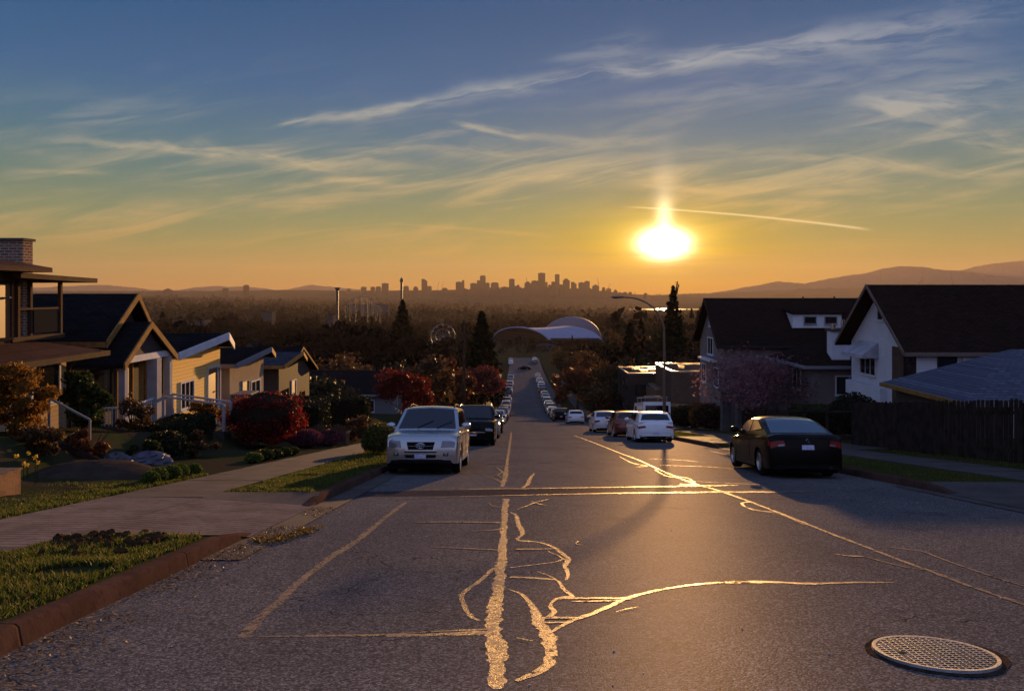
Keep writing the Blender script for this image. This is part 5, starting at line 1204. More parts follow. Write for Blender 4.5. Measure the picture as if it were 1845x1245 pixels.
window(t, (.595, 1.0, Z(-5.7)), u2, 1.2, 1.1, M_TRIMW, 2); window(t, (2.0, -1.903, Z(-5.8)), u4, 1.5, 1.0, M_TRIMW, 2)
# ---- G: brown-roofed house with the bell-cast gable and white dormer
X0 = sk(13.6, 54)
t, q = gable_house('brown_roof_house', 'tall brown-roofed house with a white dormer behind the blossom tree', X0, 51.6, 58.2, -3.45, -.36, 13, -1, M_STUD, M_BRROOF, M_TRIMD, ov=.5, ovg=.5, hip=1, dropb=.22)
Z = lambda z: z-q['g']
MB().box(4.9, 8.2, q['a']+.95, q['m'], Z(-2.36), Z(-1.32)).build('dormer', M_SIDW, t)
chev([(q['a']+.75, Z(-1.33), 4.7), (q['m'], Z(-1.0), 4.7)], .09, 8.45).build('dormer_roof', M_BRROOF, t)
for x in (5.7, 7.1): window(t, (x, q['a']+.945, Z(-2.05)), u4, .75, .42, M_TRIMG, 1, .05)
window(t, (-.005, .9, Z(-4.3)), u2, 1.4, 1.1, M_TRIMW, 2); window(t, (-.005, 2.6, Z(-6.4)), u2, 1.1, 1.2, M_TRIMW, 2); window(t, (-.005, -.8, Z(-6.4)), u2, 1.1, 1.2, M_TRIMW, 2)
window(t, (-.005, .45, Z(-2.3)), u2, .8, .8, M_TRIMW, 1)
MB().box(-.5, -.02, -1.6, 1.9, Z(-4.75), Z(-4.62)).build('balcony_ledge', M_TRIMW, t)
for x in (6.4, 8.6): MB().tube([(x, q['m']-.2, q['R']-.2), (x, q['m']-.2, q['R']+.12)], .05, 6).build('roof_vent', M_TRIMD, t)
# ---- M: modern flat-roofed house
X0 = sk(13.0, 93); g0 = gh(X0, 93)
t = thing('flat_roof_house', 'dark modern flat-roofed house with glinting roof edges beyond the hatchbacks', 'house', (X0, 90, g0)); Z = lambda z: z-g0
M_PANEL = mat('dark_panel', (.055, .045, .04), .92, .3, var=.15, vscale=.8, bump=.1, bscale=20); M_WOODC = mat('cedar_panel', (.16, .085, .04), .6, .4, kind='siding', kp=.16)
def block(x0, x1, y0, y1, z1, nm='block', m=M_PANEL):
    MB().box(x0, x1, y0, y1, -1, z1).build(nm, m, t); w = .14
    mb = MB(); mb.box(x0-.03, x1+.03, y0-.03, y0+w, z1+.003, z1+.20); mb.box(x0-.03, x1+.03, y1-w, y1+.03, z1+.003, z1+.20); mb.box(x0-.03, x0+w, y0+w, y1-w, z1+.003, z1+.198); mb.box(x1-w, x1+.03, y0+w, y1-w, z1+.003, z1+.198)
    mb.build('parapet', M_METAL, t)
block(0, 6.5, 3, 11.5, Z(-9.75)); block(3.3, 11, -6.5, 2.99, Z(-8.55), m=M_STUB); block(2.2, 3.9, -3, 2.9, Z(-10.9), 'entry_block', M_WOODC)
for k in range(3):
    window(t, (-.006, 4.2+k*2.6, Z(-11.6)), u2, 1.3, 1.2, M_TRIMD, 1, .05); window(t, (-.006, 4.2+k*2.6, Z(-14.2)), u2, 1.3, 1.3, M_TRIMD, 1, .05)
window(t, (7.2, -6.506, Z(-10.5)), u4, 1.4, .75, M_TRIMD, 1, .05, pane=mat('lit_blind', (.45, .36, .18), .6)); window(t, (4.2, -6.506, Z(-13.4)), u4, 2.0, 1.6, M_TRIMD, 2, .05)
window(t, (1.0, 2.994, Z(-12.2)), u4, 1.2, 1.2, M_TRIMD, 1, .05)
MB().box(3.0, 8.8, -8.0, -6.51, Z(-12.0), Z(-11.85)).build('entry_canopy', M_WOODC, t)
for (x, y) in ((2.0, 6), (3.4, 7.5), (1.4, 8.8)): MB().box(x, x+1.0, y, y+1.0, Z(-9.74), Z(-9.5)).build('skylight', M_METAL, t)
for x in (5, 7.6, 9.4): MB().box(x, x+.7, -2, -1.2, Z(-8.54), Z(-8.2)).build('roof_unit', M_METAL, t)

# ------------------------------------------------------------------ fences, posts, walls
M_FENCE = mat('fence_board', (.045, .034, .029), .9, .2, var=.45, vscale=3.0, bump=.6, bscale=30)
t = thing('board_fence', 'dark weathered vertical board fence along the right pavement', 'fence', RW(13.0, 26, .15))
o0 = t.location; rr = random.Random(8); y = 12.0
for k in range(2):
    mb = MB(); pts = [RW(13.04, yy, .15+(.35 if k == 0 else 1.35))-o0 for yy in np.arange(12, 38.1, 1)]
    for a, b in zip(pts[:-1], pts[1:]): mb.bar(a, b, .05, .09)
    mb.build('rail', M_FENCE, t)
nb = 0
while y < 38:
    w = rr.uniform(.13, .155); h = 1.68+rr.uniform(-.03, .03)
    if y < 29: h += 0
    a = RW(13.0, y, .16)-o0; b = RW(13.0, y+w, .16)-o0; tl = rr.uniform(-.012, .012)
    if rr.random() > .03 and nb < 97:
        mb = MB(); dh = .035
        mb.prism([a, b, b+Vector((tl, 0, h-dh)), b+Vector((tl, -w*.25, h)), a+Vector((tl, w*.25, h)), a+Vector((tl, 0, h-dh))], (-.022, 0, 0)); mb.build('fence_board', M_FENCE, t); nb += 1
    y += (w+(.012 if y > 24 else .06)) if nb < 97 else 5
for yy in np.arange(12.3, 38, 2.6):
    mb = MB(); p = RW(13.12, yy, 0)-o0; mb.box(p.x-.05, p.x+.05, p.y-.05, p.y+.05, p.z, p.z+1.75); mb.build('post', M_FENCE, t)
# lower solid fence further on
t = thing('panel_fence', 'low dark panel fence under the garage gutter, beyond the board fence', 'fence', RW(13.6, 42, .15)); o0 = t.location
for yy in np.arange(38.3, 47, 1.8):
    p = RW(13.3, yy, .1)-o0; p2 = RW(13.3, yy+1.72, .1)-o0
    MB().prism([p, p2, p2+Vector((0, 0, 1.45)), p+Vector((0, 0, 1.45))], (.05, 0, 0)).build('panel', M_FENCE, t)
    MB().box(p.x-.06, p.x+.09, p.y-.10, p.y-.005, p.z, p.z+1.6).build('post', M_FENCE, t)
# masonry gate piers on the right
M_PIER = mat('pier_render', (.13, .12, .115), .9, .2, var=.3, vscale=2.5, bump=.4, bscale=20)
for i, (l, Y, h, w, lb) in enumerate([(13.1, 49.2, 2.6, .55, 'rendered gate pier left of the hedge, taller of the pair'), (13.3, 46.6, 2.2, .5, 'rendered gate pier nearer the coupe, shorter of the pair')]):
    t = thing('gate_pier', lb, 'gate pier', RW(l, Y, .1), 0, 'gate piers at the drive')
    MB().box(-w/2, w/2, -w/2, w/2, -.3, h).build('shaft', M_PIER, t); MB().box(-w/2-.08, w/2+.08, -w/2-.08, w/2+.08, h+.002, h+.14).build('cap', M_PIER, t)
# low wall and lit driveway wall on right
t = thing('garden_wall', 'low rendered garden wall beside the side drive on the right', 'wall', RW(13.2, 56, .1)); MB().box(-.12, .12, -4.5, 3, -.8, 1.0).build('wall', M_PIER, t); MB().box(-.17, .17, -4.55, 3.05, 1.003, 1.08).build('coping', M_CONC, t)
# wooden retaining post at the left edge
M_POST = mat('planter_wood', (.30, .17, .09), .8, .2, var=.3, vscale=8, bump=.4)
t = thing('planter_box', 'square wooden planter with an orange lit corner at left edge', 'planter', P(-12, 895, 12.35)); t.location.z = gh(t.location.x, 12.35)
MB().box(-.85, .12, -.4, .4, -.3, .30).build('planter_side', mat('planter_panel', (.26, .22, .17), .8, var=.3, bump=.3), t); MB().box(.122, .17, -.42, .42, -.3, .32).build('corner_board', M_POST, t); MB().box(-.88, .19, -.44, .44, .321, .345).build('cap_board', M_POST, t)
# adirondack style chairs by the hedge
def gchair(label, l, Y, rz):
    t = thing('garden_chair', label, 'garden chair', RW(l, Y, .15), rz, 'pale garden chairs by the hedge'); M = M_STUB
    MB().prism([(-.28, .0, .32), (.28, .0, .32), (.28, .5, .24), (-.28, .5, .24)], (0, 0, .03)).build('seat', M, t)
    mb = MB()
    for k in range(5): x = -.24+k*.12; mb.prism([(x-.05, .5, .25), (x+.05, .5, .25), (x+.05, .75, .98-.05*abs(k-2)), (x-.05, .75, .98-.05*abs(k-2))], (0, .02, 0))
    mb.build('backrest', M, t)
    for s in (-1, 1):
        MB().box(s*.33-.06, s*.33+.06, -.05, .6, .55, .58).build('armrest', M, t)
        for y in (0.0, .5): MB().box(s*.31-.03, s*.31+.03, y, y+.06, 0, .55).build('leg', M, t)
gchair('left of two pale slatted garden chairs beside the clipped hedge', -7.95, 30.5, R(200)); gchair('right of two pale slatted garden chairs beside the clipped hedge', -7.1, 30.9, R(185))
# ------------------------------------------------------------------ street lamp and poles
b = RW(8.42, 45, .1); t = thing('street_lamp', 'tall curved-arm street lamp behind the white hatchback at right', 'street lamp', b)
M_LP = mat('lamp_pole', (.17, .12, .09), .45, .5, metal=.5, var=.2); top = P(1193, 600, 45).z-b.z
path = [(0, 0, -.1), (0, 0, 1.5), (0, 0, top-1.2), (-.02, 0, top)]; x1, z1 = -2.75, P(1105, 536, 45).z-b.z
for k in range(1, 13):
    a = k/12*math.pi/2; path.append((x1*.80*(1-math.cos(a)), 0, top+(z1-top)*math.sin(a)))
path.append((x1*.86, 0, z1+.02))
MB().tube(path, [.11, .10, .075, .065]+[.06-.0018*k for k in range(13)], 10).build('pole', M_LP, t, 60)
MB().tube([(0, 0, -.1), (0, 0, .35)], [.17, .15], 10).build('base', M_LP, t, 60)
MB().blob((x1*.98, 0, z1+.02), (.42, .14, .07), 14, 8).build('lamp_head', M_LP, t, 60); MB().blob((x1*1.02, 0, z1-.045), (.2, .1, .04), 10, 6).build('lens', M_LAMP, t, 60)
def upole(label, px, py, Y, arms=1, w=.14, zb=None):
    tp_ = P(px, py, Y); z0 = gh(tp_.x, Y) if zb is None else zb; t = thing('utility_pole', label, 'utility pole', (tp_.x, Y, z0)); H = tp_.z-z0; M = M_BARK
    MB().tube([(0, 0, -.4), (0, 0, H)], [w*1.2, w*.8], 9).build('pole', M, t, 60)
    for k in range(arms):
        z = H-.5-k*.9; MB().bar((-1.1, 0, z), (1.1, 0, z), .1).build('crossarm', M, t)
        mb = MB()
        for x in (-1.0, -.5, .5, 1.0): mb.lathe([(.0, 0), (.05, .02), (.03, .12), (.055, .16), (0, .2)], 8, (x, 0, z+.05))
        mb.build('insulator_row', M_CONC, t)
    MB().tube([(.25, 0, H-2.6), (.25, 0, H-1.8)], .22, 10).build('transformer', M_TRIMD, t, 60)
    return t, Vector((tp_.x, Y, z0+H))
_, w1 = upole('dark utility pole in front of the big conifer, left of the street', 836, 578, 105, 0, .19)

# ================================================================== gardens, trees, valley
L_RED = leafmat('leaves_red', (.07, .007, .008), (.14, .012, .012), (.24, .022, .016), (.04, .009, .008), trans=.45)
L_GREEN = leafmat('leaves_green', (.018, .030, .008), (.032, .045, .012), (.05, .06, .015))
L_LIME = leafmat('leaves_lime', (.045, .07, .012), (.07, .10, .016), (.10, .12, .02))
L_DARK = leafmat('leaves_dark', (.010, .014, .006), (.018, .020, .008), (.026, .024, .010), trans=.2)
L_ORNG = leafmat('leaves_orange', (.16, .07, .014), (.26, .12, .02), (.10, .05, .015), (.30, .17, .03), trans=.5)
L_BROWN = leafmat('leaves_brown', (.05, .028, .014), (.08, .045, .02), (.11, .06, .022), (.03, .02, .012))
L_RUST = leafmat('leaves_rust', (.09, .030, .014), (.13, .045, .018), (.06, .026, .014))
L_HEATH = leafmat('heather', (.09, .025, .045), (.14, .04, .06), (.05, .02, .025))
L_BLOS = leafmat('blossom', (.26, .11, .125), (.18, .07, .08), (.32, .17, .18), (.09, .035, .04), trans=.4)
L_FIR = leafmat('fir_needles', (.008, .013, .007), (.013, .018, .009), (.018, .022, .010), trans=.1)
L_YEL = leafmat('yellow_flower', (.55, .36, .03), (.65, .45, .06))
def G(l, Y): return (l+SK*Y, Y, gh(l+SK*Y, Y))
# left garden, from the left edge
t = bush('red_bush', 'big rounded red-leaved bush beside the left pavement', (P(478, 800, 27).x, 27.0, gh(P(478, 0, 27).x, 27)+.15), (1.52, 1.4, 1.0), L_RED, n=22000, leaf=.045, low=-.6, shell=.6, lump=150)
def hedge(label, l0, l1, y0, y1, h, lm=L_DARK, n=9000, leaf=.05, name='clipped_hedge', zoff=0):
    c = G((l0+l1)/2, (y0+y1)/2); t = thing(name, label, 'hedge', (c[0], c[1], c[2]+zoff)); a, b = (l1-l0)/2, (y1-y0)/2
    p = rng.uniform(-1, 1, (n, 3)); k = rng.integers(0, 4, n)
    p[k == 0, 1] = -1; p[k == 1, 0] = 1; p[k == 2, 2] = 1; p[k == 3, 0] = -1; p *= 1+rng.normal(0, .02, (n, 3))
    pts = np.stack([p[:, 0]*a, p[:, 1]*b, (p[:, 2]+1)/2*h], 1)
    V_, F_ = cards(pts, leaf); fastmesh('foliage', V_, F_, lm, t)
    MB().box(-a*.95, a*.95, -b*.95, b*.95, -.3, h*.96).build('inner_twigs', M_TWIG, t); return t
hedge('square dark clipped hedge right of the red bush', -9.6, -8.0, 31.0, 33.0, 1.55)
hedge('long dark hedge behind the square clipped hedge', -12.0, -7.6, 38, 39.6, 1.7)
hedge('dark block of hedge under the porch stairs of the dark steep-roofed house', -10.9, -9.7, 22.4, 24.8, .5)
bush('heather_mound', 'low purple heather mound nearer the red bush', (*G(-7.75, 28.3)[:2], G(-7.75, 28.3)[2]-.1), (.62, .8, .38), L_HEATH, 'shrub', 'heather mounds by the pavement', n=5000, leaf=.03, low=-.2)
bush('heather_mound', 'low purple heather mound farther from the red bush', (*G(-7.45, 30.2)[:2], G(-7.45, 30.2)[2]-.1), (.65, .9, .36), L_HEATH, 'shrub', 'heather mounds by the pavement', n=5000, leaf=.03, low=-.2)
bush('clipped_bush', 'yellow-green rounded bush at the kerb beside the silver SUV', (*G(-4.55, 25.6)[:2], G(-4.55, 25.6)[2]-.05), (.62, 1.2, .52), leafmat('leaves_olive', (.03, .035, .008), (.055, .06, .012), (.12, .11, .02)), 'bush', n=8000, leaf=.035, low=-.5)
bush('loose_shrub', 'loose straggly shrub with tan leaves in front of the garden chairs', G(-7.3, 34.5), (1.0, 1.0, .8), L_BROWN, 'shrub', n=2600, leaf=.05, core=False, stems=9, shell=.3, lump=14)
for i, (px, py, Y, r) in enumerate([(300, 868, 14.9, .17), (316, 864, 15.3, .19), (333, 858, 15.8, .20), (350, 854, 16.3, .19), (362, 850, 16.9, .17)]):
    l = -6.95-.05*(i % 2); c = G(l, Y+.6*0); bush('lavender_clump', f'{["first", "second", "third", "fourth", "last"][i]} lime-green clump edging the pavement, counted away from the camera', (c[0]-.12, Y, c[2]-.03), (r, r*1.2, r*.85), L_LIME, 'plant', 'lime-green clumps edging the pavement', n=1500, leaf=.03, low=-.2)
for i, (Y, r) in enumerate([(20.8, .20), (21.7, .22), (22.6, .2), (23.5, .2), (24.4, .18)]):
    c = G(-7.0, Y); bush('edging_clump', f'{["first", "second", "third", "fourth", "last"][i]} dull green clump under the red bush, counted away from the camera', (c[0]-.1, Y, c[2]-.03), (r*1.2, r*1.4, r*.8), L_GREEN if i else L_LIME, 'plant', 'green clumps under the red bush', n=1200, leaf=.03, low=-.2)
# shrubs against the houses
def sh(label, px, py, Y, rx, rz, lm, n=3000, leaf=.05, name='shrub', core=True, stems=0, lump=0, shell=.5, cat='shrub', low=-.6):
    p = P(px, py, Y); z0 = gh(p.x, Y)
    return bush(name, label, (p.x, Y, z0-.1), (rx, rx*.9, rz), lm, cat, None, n, leaf, core, shell, low, stems, lump)
sh('tall orange-lit leafy shrub at the left edge in front of the lower windows', 42, 0, 17.2, .80, 1.05, L_ORNG, 7000, .045, 'tall_shrub', False, 7, 26, .3)
sh('dark green climbing shrub between the two-storey house and the white columns', 150, 0, 20.6, .70, 1.0, L_GREEN, 9000, .05, 'tall_shrub', False, 7, 34, .3)
sh('olive shrub growing in front of the porch railing', 240, 0, 22.4, .55, .65, L_BROWN, 2200, .045, core=False, stems=8, lump=12, shell=.3)
sh('rusty low shrub behind the tarps', 165, 0, 18.0, .7, .45, L_RUST, 2400, .045, core=False, stems=6, lump=10, shell=.3)
sh('brown twiggy shrub under the orange-lit shrub', 75, 0, 16.4, .7, .48, L_BROWN, 2600, .045, core=False, stems=6, lump=12, shell=.3)
sh('brown twiggy shrub left of the red bush', 345, 0, 21.5, .8, .45, L_BROWN, 2200, .05, core=False, stems=7, lump=12, shell=.3)
sh('tan leafless shrub against the sunlit cream siding', 372, 0, 28.2, .75, .7, L_ORNG, 2600, .05, core=False, stems=8, lump=12, shell=.3)
sh('small dark shrub beside the steps', 300, 0, 20.6, .6, .42, L_DARK, 2200, .05)
sh('low green shrub between the tarps and the hedge', 250, 0, 19.3, .6, .36, L_GREEN, 2200, .045, core=False, stems=4, lump=8, shell=.3)
sh('brown shrub in front of the tan stucco house', 465, 0, 33.5, 1.1, .75, L_BROWN, 3000, .06, core=False, stems=7, lump=12, shell=.3)
sh('brown shrub in front of the grey low-gabled house', 550, 0, 40.5, 1.4, .95, L_BROWN, 3000, .07, core=False, stems=7, lump=12, shell=.3)
# daffodils, tarps, boards
for i, (px, py) in enumerate([(28, 822), (63, 824), (67, 833), (42, 835), (48, 838), (50, 817)]):
    Y = 13.6+.25*i; p = P(px, py, Y); z0 = gh(p.x, Y); t = thing('daffodil', f'small yellow flower at the left edge, {["leftmost", "upper right one", "lower right one", "middle one", "faint low one", "faint high one"][i]} of the group', 'flower', (p.x, Y, z0), 0, 'yellow flowers above the planter')
    h = max(.15, p.z-z0); MB().tube([(0, 0, 0), (0.01, 0, h)], .006, 5).build('stem', L_GREEN, t)
    V_, F_ = cards(ell(14, (0.01, 0, h), (.04, .03, .035), .5), .03); fastmesh('petals', V_, F_, L_YEL, t)
M_TARP = mat('tarp_grey', (.075, .075, .09), .6, .4, var=.3, vscale=4, bump=.9, bscale=5, bdist=.06)
def tarp(label, px, Y, rx, rz, m, seed, mouth=False):
    p = P(px, 0, Y); z0 = gh(p.x, Y); t = MB(); rr = random.Random(seed); nu, nv = 22, 12; vs = []
    for j in range(nv+1):
        for i in range(nu):
            a = 2*math.pi*i/nu; th = math.pi/2*j/nv; k = 1+.18*math.sin(3*a+seed)+.13*math.sin(7*a+j*1.7)+rr.uniform(-.12, .12)
            vs.append((rx*k*math.sin(th)*math.cos(a), rx*.75*k*math.sin(th)*math.sin(a), rz*math.cos(th)*(1+.12*math.sin(2*a+seed))-.03))
    t.add(vs, [(j*nu+i, j*nu+(i+1) % nu, (j+1)*nu+(i+1) % nu, (j+1)*nu+i) for j in range(nv) for i in range(nu)])
    o = t.build('tarp_bundle', m, None, 50); o.location = (p.x, Y, z0); tag(o, label, 'tarp', 'tarp-wrapped bundles in the garden bed')
tarp('grey crumpled tarp bundle, left one of the back pair in the garden bed', 207, 18.2, .36, .30, M_TARP, 1)
tarp('pale lavender sheet over a low heap, right one of the back pair', 268, 19.2, .52, .30, mat('tarp_pale', (.10, .095, .13), .6, .4, var=.2, bump=.9, bscale=4, bdist=.06), 2)
tarp('arched grey cover nearest the grass in the garden bed', 214, 16.8, .33, .26, mat('tarp_tan', (.11, .10, .085), .6, .4, var=.3, bump=.8, bscale=5, bdist=.05), 3)
for i, (a, b, Y) in enumerate([((100, 838), (200, 828), 17.4), ((262, 857), (345, 851), 16.3)]):
    A = P(*a, Y); B = P(*b, Y); A.z = gh(A.x, Y)+.04; B.z = gh(B.x, Y)+.04; o = MB().bar(A, B, .04, .12).build('edging_board', M_FENCE); tag(o, ['low board edging the left bed below the tall shrubs', 'low board at the front of the bare bed beside the lime-green clumps'][i], 'garden board')
# bare earth mound
o = MB().blob((0, 0, 0), (1.3, 1.0, .35), 24, 12, .03, 4).build('soil_heap', mat('heap', (.06, .045, .034), .95, bump=.7, bscale=14, var=.3), None, 60); p = P(165, 850, 15.8); o.location = (p.x, 15.8, gh(p.x, 15.8)-.08); tag(o, 'smooth low heap of soil in front of the arched cover', 'soil heap')
# concrete path wall catching light, right of cream house
A = Vector((sk(-11.6, 29), 29.2, gh(sk(-11.6, 29), 29.2)+.35)); B = Vector((sk(-10.2, 33), 33.0, gh(sk(-10.2, 33), 33.0)+.75))
t = thing('retaining_wall', 'low pale retaining wall rising from the cream house toward the red bush', 'wall', A); MB().bar((0, 0, -.3), B-A+Vector((0, 0, -.3)), .2, .6).build('wall', M_CONC, t); MB().bar((0, 0, .03), B-A+Vector((0, 0, .03)), .28, .06).build('coping', M_TRIMW, t)
# ---- right side
t = btree('blossom_tree', 'pink blossoming tree in front of the brown-roofed house', P(1370, 0, 47).x, 47, 4.4, 3.9, L_BLOS, n=6500, leaf=.085, m=40, ch=.60, sq=.95)
sh('dense dark rounded shrub below the awning window', 1540, 0, 33.6, 1.15, 1.05, L_DARK, 6000, .055, 'rounded_shrub')
hedge('low trimmed hedge behind the coupe roof', 13.5, 15.6, 36.5, 38.5, 1.35, L_GREEN, 6000, .05)
sh('dark ivy-like shrub beside the gate piers', 1275, 0, 52, 1.3, 1.0, L_BROWN, 3500, .08)
sh('dark shrub at the corner of the side drive', 1232, 0, 58, 1.5, .9, L_DARK, 3500, .08)
sh('reddish shrub in front of the flat-roofed house', 1262, 0, 66, 1.7, 1.3, L_RUST, 3500, .09)
# ---- street trees beyond, individual
btree('red_maple', 'round red-leaved tree behind the silver SUV', P(728, 0, 70).x, 70, 5.9, 3.0, leafmat('leaves_crimson', (.10, .012, .008), (.16, .02, .012), (.05, .012, .008)), n=5200, leaf=.13, m=34, ch=.55, sq=.95)
btree('orange_tree', 'orange-red tree between the red maple and the street', P(822, 0, 112).x, 112, 7.5, 4.0, L_RUST, n=3600, leaf=.2, m=28, ch=.5)
btree('red_tree', 'reddish round tree beside the utility pole', P(874, 0, 132).x, 132, 9.0, 4.2, leafmat('leaves_wine', (.10, .02, .02), (.15, .04, .035), (.06, .02, .02)), n=3600, leaf=.22, m=30, ch=.55)
conifer('conifer', 'big dark cone-shaped conifer left of the street', P(868, 0, 150).x, 150, 24.5-6.6, 5.2, L_FIR, n=5200, leaf=.42, shape=.8)
conifer('conifer', 'tall dark conifer left of the utility pole', P(725, 0, 260).x, 260, 22, 6.5, L_FIR, n=4200, leaf=.6, shape=.85)
t = conifer('tall_conifer', 'tall ragged conifer on the right, its bare tip above the horizon', P(1213, 0, 190).x, 190, 24.0, 6.0, L_FIR, n=3300, leaf=.42, shape=.9)
mb = MB(); zz = t.location.z
for a, b in (((1216, 533), (1221, 507)), ((1219, 530), (1223, 512))):
    A = P(*a, 190)-t.location; B = P(*b, 190)-t.location; mb.tube([(A.x, 0, A.z), (B.x, 0, B.z)], [.22, .12], 6)
    for k in range(4): q = A.lerp(B, .2+k*.22); mb.tube([(q.x, 0, q.z), (q.x+random.uniform(-.7, .7), .2, q.z+.5)], [.08, .03], 4)
o = mb.build('dead_top', M_BARK, t); o.rotation_euler = (0, 0, -t.rotation_euler[2])
conifer('conifer', 'broad dark conifer left of the lamp post above the flat-roofed house', P(1135, 0, 170).x, 170, 15, 4.6, L_FIR, n=3200, leaf=.45)
conifer('conifer', 'slim dark conifer just left of the brown-roofed house', P(1258, 0, 420).x, 420, 21, 4.5, L_FIR, n=1600, leaf=.7)
names = ['first', 'second', 'third', 'fourth', 'fifth', 'sixth', 'seventh', 'eighth', 'ninth', 'tenth', 'eleventh', 'twelfth', 'thirteenth', 'fourteenth', 'fifteenth', 'sixteenth']
def street_row(side, ls_, y0, n, dy):
    y = y0
    for i in range(n):
        l = ls_+random.uniform(-1.2, 1.2); H = random.uniform(6, 9) if side == 'left' else random.uniform(7.5, 10.5); lm = random.choice([L_BROWN, L_RUST, L_DARK, L_BROWN])
        lmn = {'leaves_brown': 'brown', 'leaves_rust': 'rust-red', 'leaves_dark': 'dark green'}[lm.name.split('.')[0]]
        btree('street_tree', f'{lmn} bushy tree, {names[i]} down the hill behind the {side} pavement of the far block', l+SK*y, y, H, H*.42, lm, group=f'trees behind the {side} pavement of the far block', n=1500, leaf=.26, m=20, ch=.5)
        y += dy*random.uniform(.8, 1.25)
street_row('left', -10.5, 84, 13, 14); street_row('right', 14.0, 104, 16, 9)
# trees that fill the blocks on both sides (background, in shade)
def fill(label_f, spots, grp):
    for i, (px, Y, H, r, lm) in enumerate(spots):
        btree('garden_tree', label_f[i], P(px, 0, Y).x, Y, H, r, lm, group=grp, n=2000, leaf=.22 if Y < 120 else .34, m=24, ch=.5)
fill(['dark bushy tree behind the grey low-gabled house', 'dark tree above the roof of the dark house', 'brown tree left of the blue-grey walled house', 'dark tree between the blue-grey house and the red maple', 'brown bushy tree behind the cream house', 'dark tree far behind the tan stucco house', 'brown tree below the ferris wheel'],
     [(560, 66, 5.5, 3.6, L_DARK), (620, 84, 7, 4.5, L_BROWN), (600, 72, 4.5, 3, L_BROWN), (690, 96, 7, 4.2, L_DARK), (470, 88, 6.0, 5, L_DARK), (520, 120, 8, 6, L_BROWN), (780, 165, 8, 5, L_BROWN)], 'trees behind the houses on the left')
fill(['brown tree right of the far pavement above the pale hatchback', 'dark bushy tree left of the flat-roofed house', 'rust tree left of the flat-roofed house, lower one', 'dark tree behind the flat-roofed house', 'brown tree between the flat-roofed house and the brown-roofed house', 'dark tree behind the lamp post'],
     [(1040, 130, 9, 4.5, L_RUST), (1085, 112, 8, 4.2, L_DARK), (1075, 98, 5, 3.0, L_BROWN), (1150, 128, 9.5, 5, L_DARK), (1235, 118, 9.0, 5, L_BROWN), (1200, 150, 10, 5, L_DARK)], 'trees behind the flat-roofed house')

fill(['tall dark tree left of the tall ragged conifer, nearest one', 'tall brown tree right of the arena dome', 'tall dark tree between the dome and the lamp post', 'tall brown tree behind the tip of the broad dark conifer', 'tall dark tree beyond the flat-roofed house, left one', 'tall dark tree beyond the flat-roofed house, right one', 'tall brown tree beside the slim dark conifer', 'tall dark tree right behind the row of parked cars on the right', 'tall brown tree at the bottom junction, right side'],
     [(1190, 230, 13, 6, L_DARK), (1108, 300, 13, 6, L_BROWN), (1125, 350, 15, 7, L_DARK), (1150, 270, 13, 6, L_BROWN), (1100, 230, 12, 5, L_DARK), (1172, 330, 15, 7, L_DARK), (1238, 300, 14, 6.5, L_BROWN), (1072, 190, 10, 4.5, L_DARK), (1045, 262, 9, 5, L_BROWN)], 'tall trees in the right half of the valley')
# ---- valley woods: one mass
def woods(name, n, px0, px1, y0, y1, hmin, hmax, lm, cardn, conif=.3, avoid=True, pw=1.0):
    px = rng.uniform(px0, px1, n); Y = y0*(y1/y0)**(rng.random(n)**pw); x = (px-CX)/F*Y
    keep = np.ones(n, bool)
    if avoid:
        l = x-SK*Y; keep &= ~((Y < 440) & (np.abs(l-2) < 15)); keep &= ~((np.abs(px-955) < 80) & (Y > 322) & (Y < 600)); keep &= ~((np.abs(px-1035) < 62) & (Y > 322) & (Y < 745)); keep &= ~((np.abs(px-798) < 32) & (Y > 400) & (Y < 715))
    keep &= ~((x > .13*Y-160) & (Y > 3600) & (Y < 4700))
    px, Y, x = px[keep], Y[keep], x[keep]; n = len(Y); z = ground_z(x, Y); H = rng.uniform(hmin, hmax, n)*(1+.6*(rng.random(n) < .05)); con = rng.random(n) < conif
    r = np.where(con, H*.22, H*.48); out = []
    m = cardn; H_, r_ = np.repeat(H, m), np.repeat(r, m); c_ = np.repeat(con, m); k = rng.random(n*m)
    d = rng.normal(size=(n*m, 3)); d /= np.linalg.norm(d, axis=1)[:, None]; s = .55+.45*rng.random(n*m)
    lob = 1+.25*np.sin(np.arctan2(d[:, 1], d[:, 0])*3+np.repeat(rng.random(n)*6, m))
    cone = np.stack([d[:, 0]*r_*(1-k)*1.25, d[:, 1]*r_*(1-k)*1.25, k*H_], 1)
    ball = np.stack([d[:, 0]*r_*s*lob, d[:, 1]*r_*s*lob, H_*.55+d[:, 2]*H_*.42*s], 1)
    pts = np.where(c_[:, None], cone, ball)+np.repeat(np.stack([x, Y, z], 1), m, 0)
    a = np.repeat(r, m)*(.15 if m > 100 else (.30 if m > 15 else .55)); nn = rng.normal(size=(n*m, 3)); nn /= np.linalg.norm(nn, axis=1)[:, None]
    b = rng.normal(size=(n*m, 3)); b -= (b*nn).sum(1)[:, None]*nn; b /= np.linalg.norm(b, axis=1)[:, None]
    c = np.cross(nn, b); A = a[:, None]
    V_ = np.stack([pts-b*A, pts-c*A*.6, pts+b*A, pts+c*A*.6], 1).reshape(-1, 3)
    return tag(fastmesh(name, V_, np.arange(4*n*m).reshape(-1, 4), lm), kind='stuff')
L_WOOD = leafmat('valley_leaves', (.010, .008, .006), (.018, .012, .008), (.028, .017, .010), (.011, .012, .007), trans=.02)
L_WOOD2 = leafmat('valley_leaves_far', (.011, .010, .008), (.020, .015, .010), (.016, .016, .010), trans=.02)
woods('valley_woods', 1200, -260, 2100, 118, 420, 5.5, 10, L_WOOD, 170, .25)
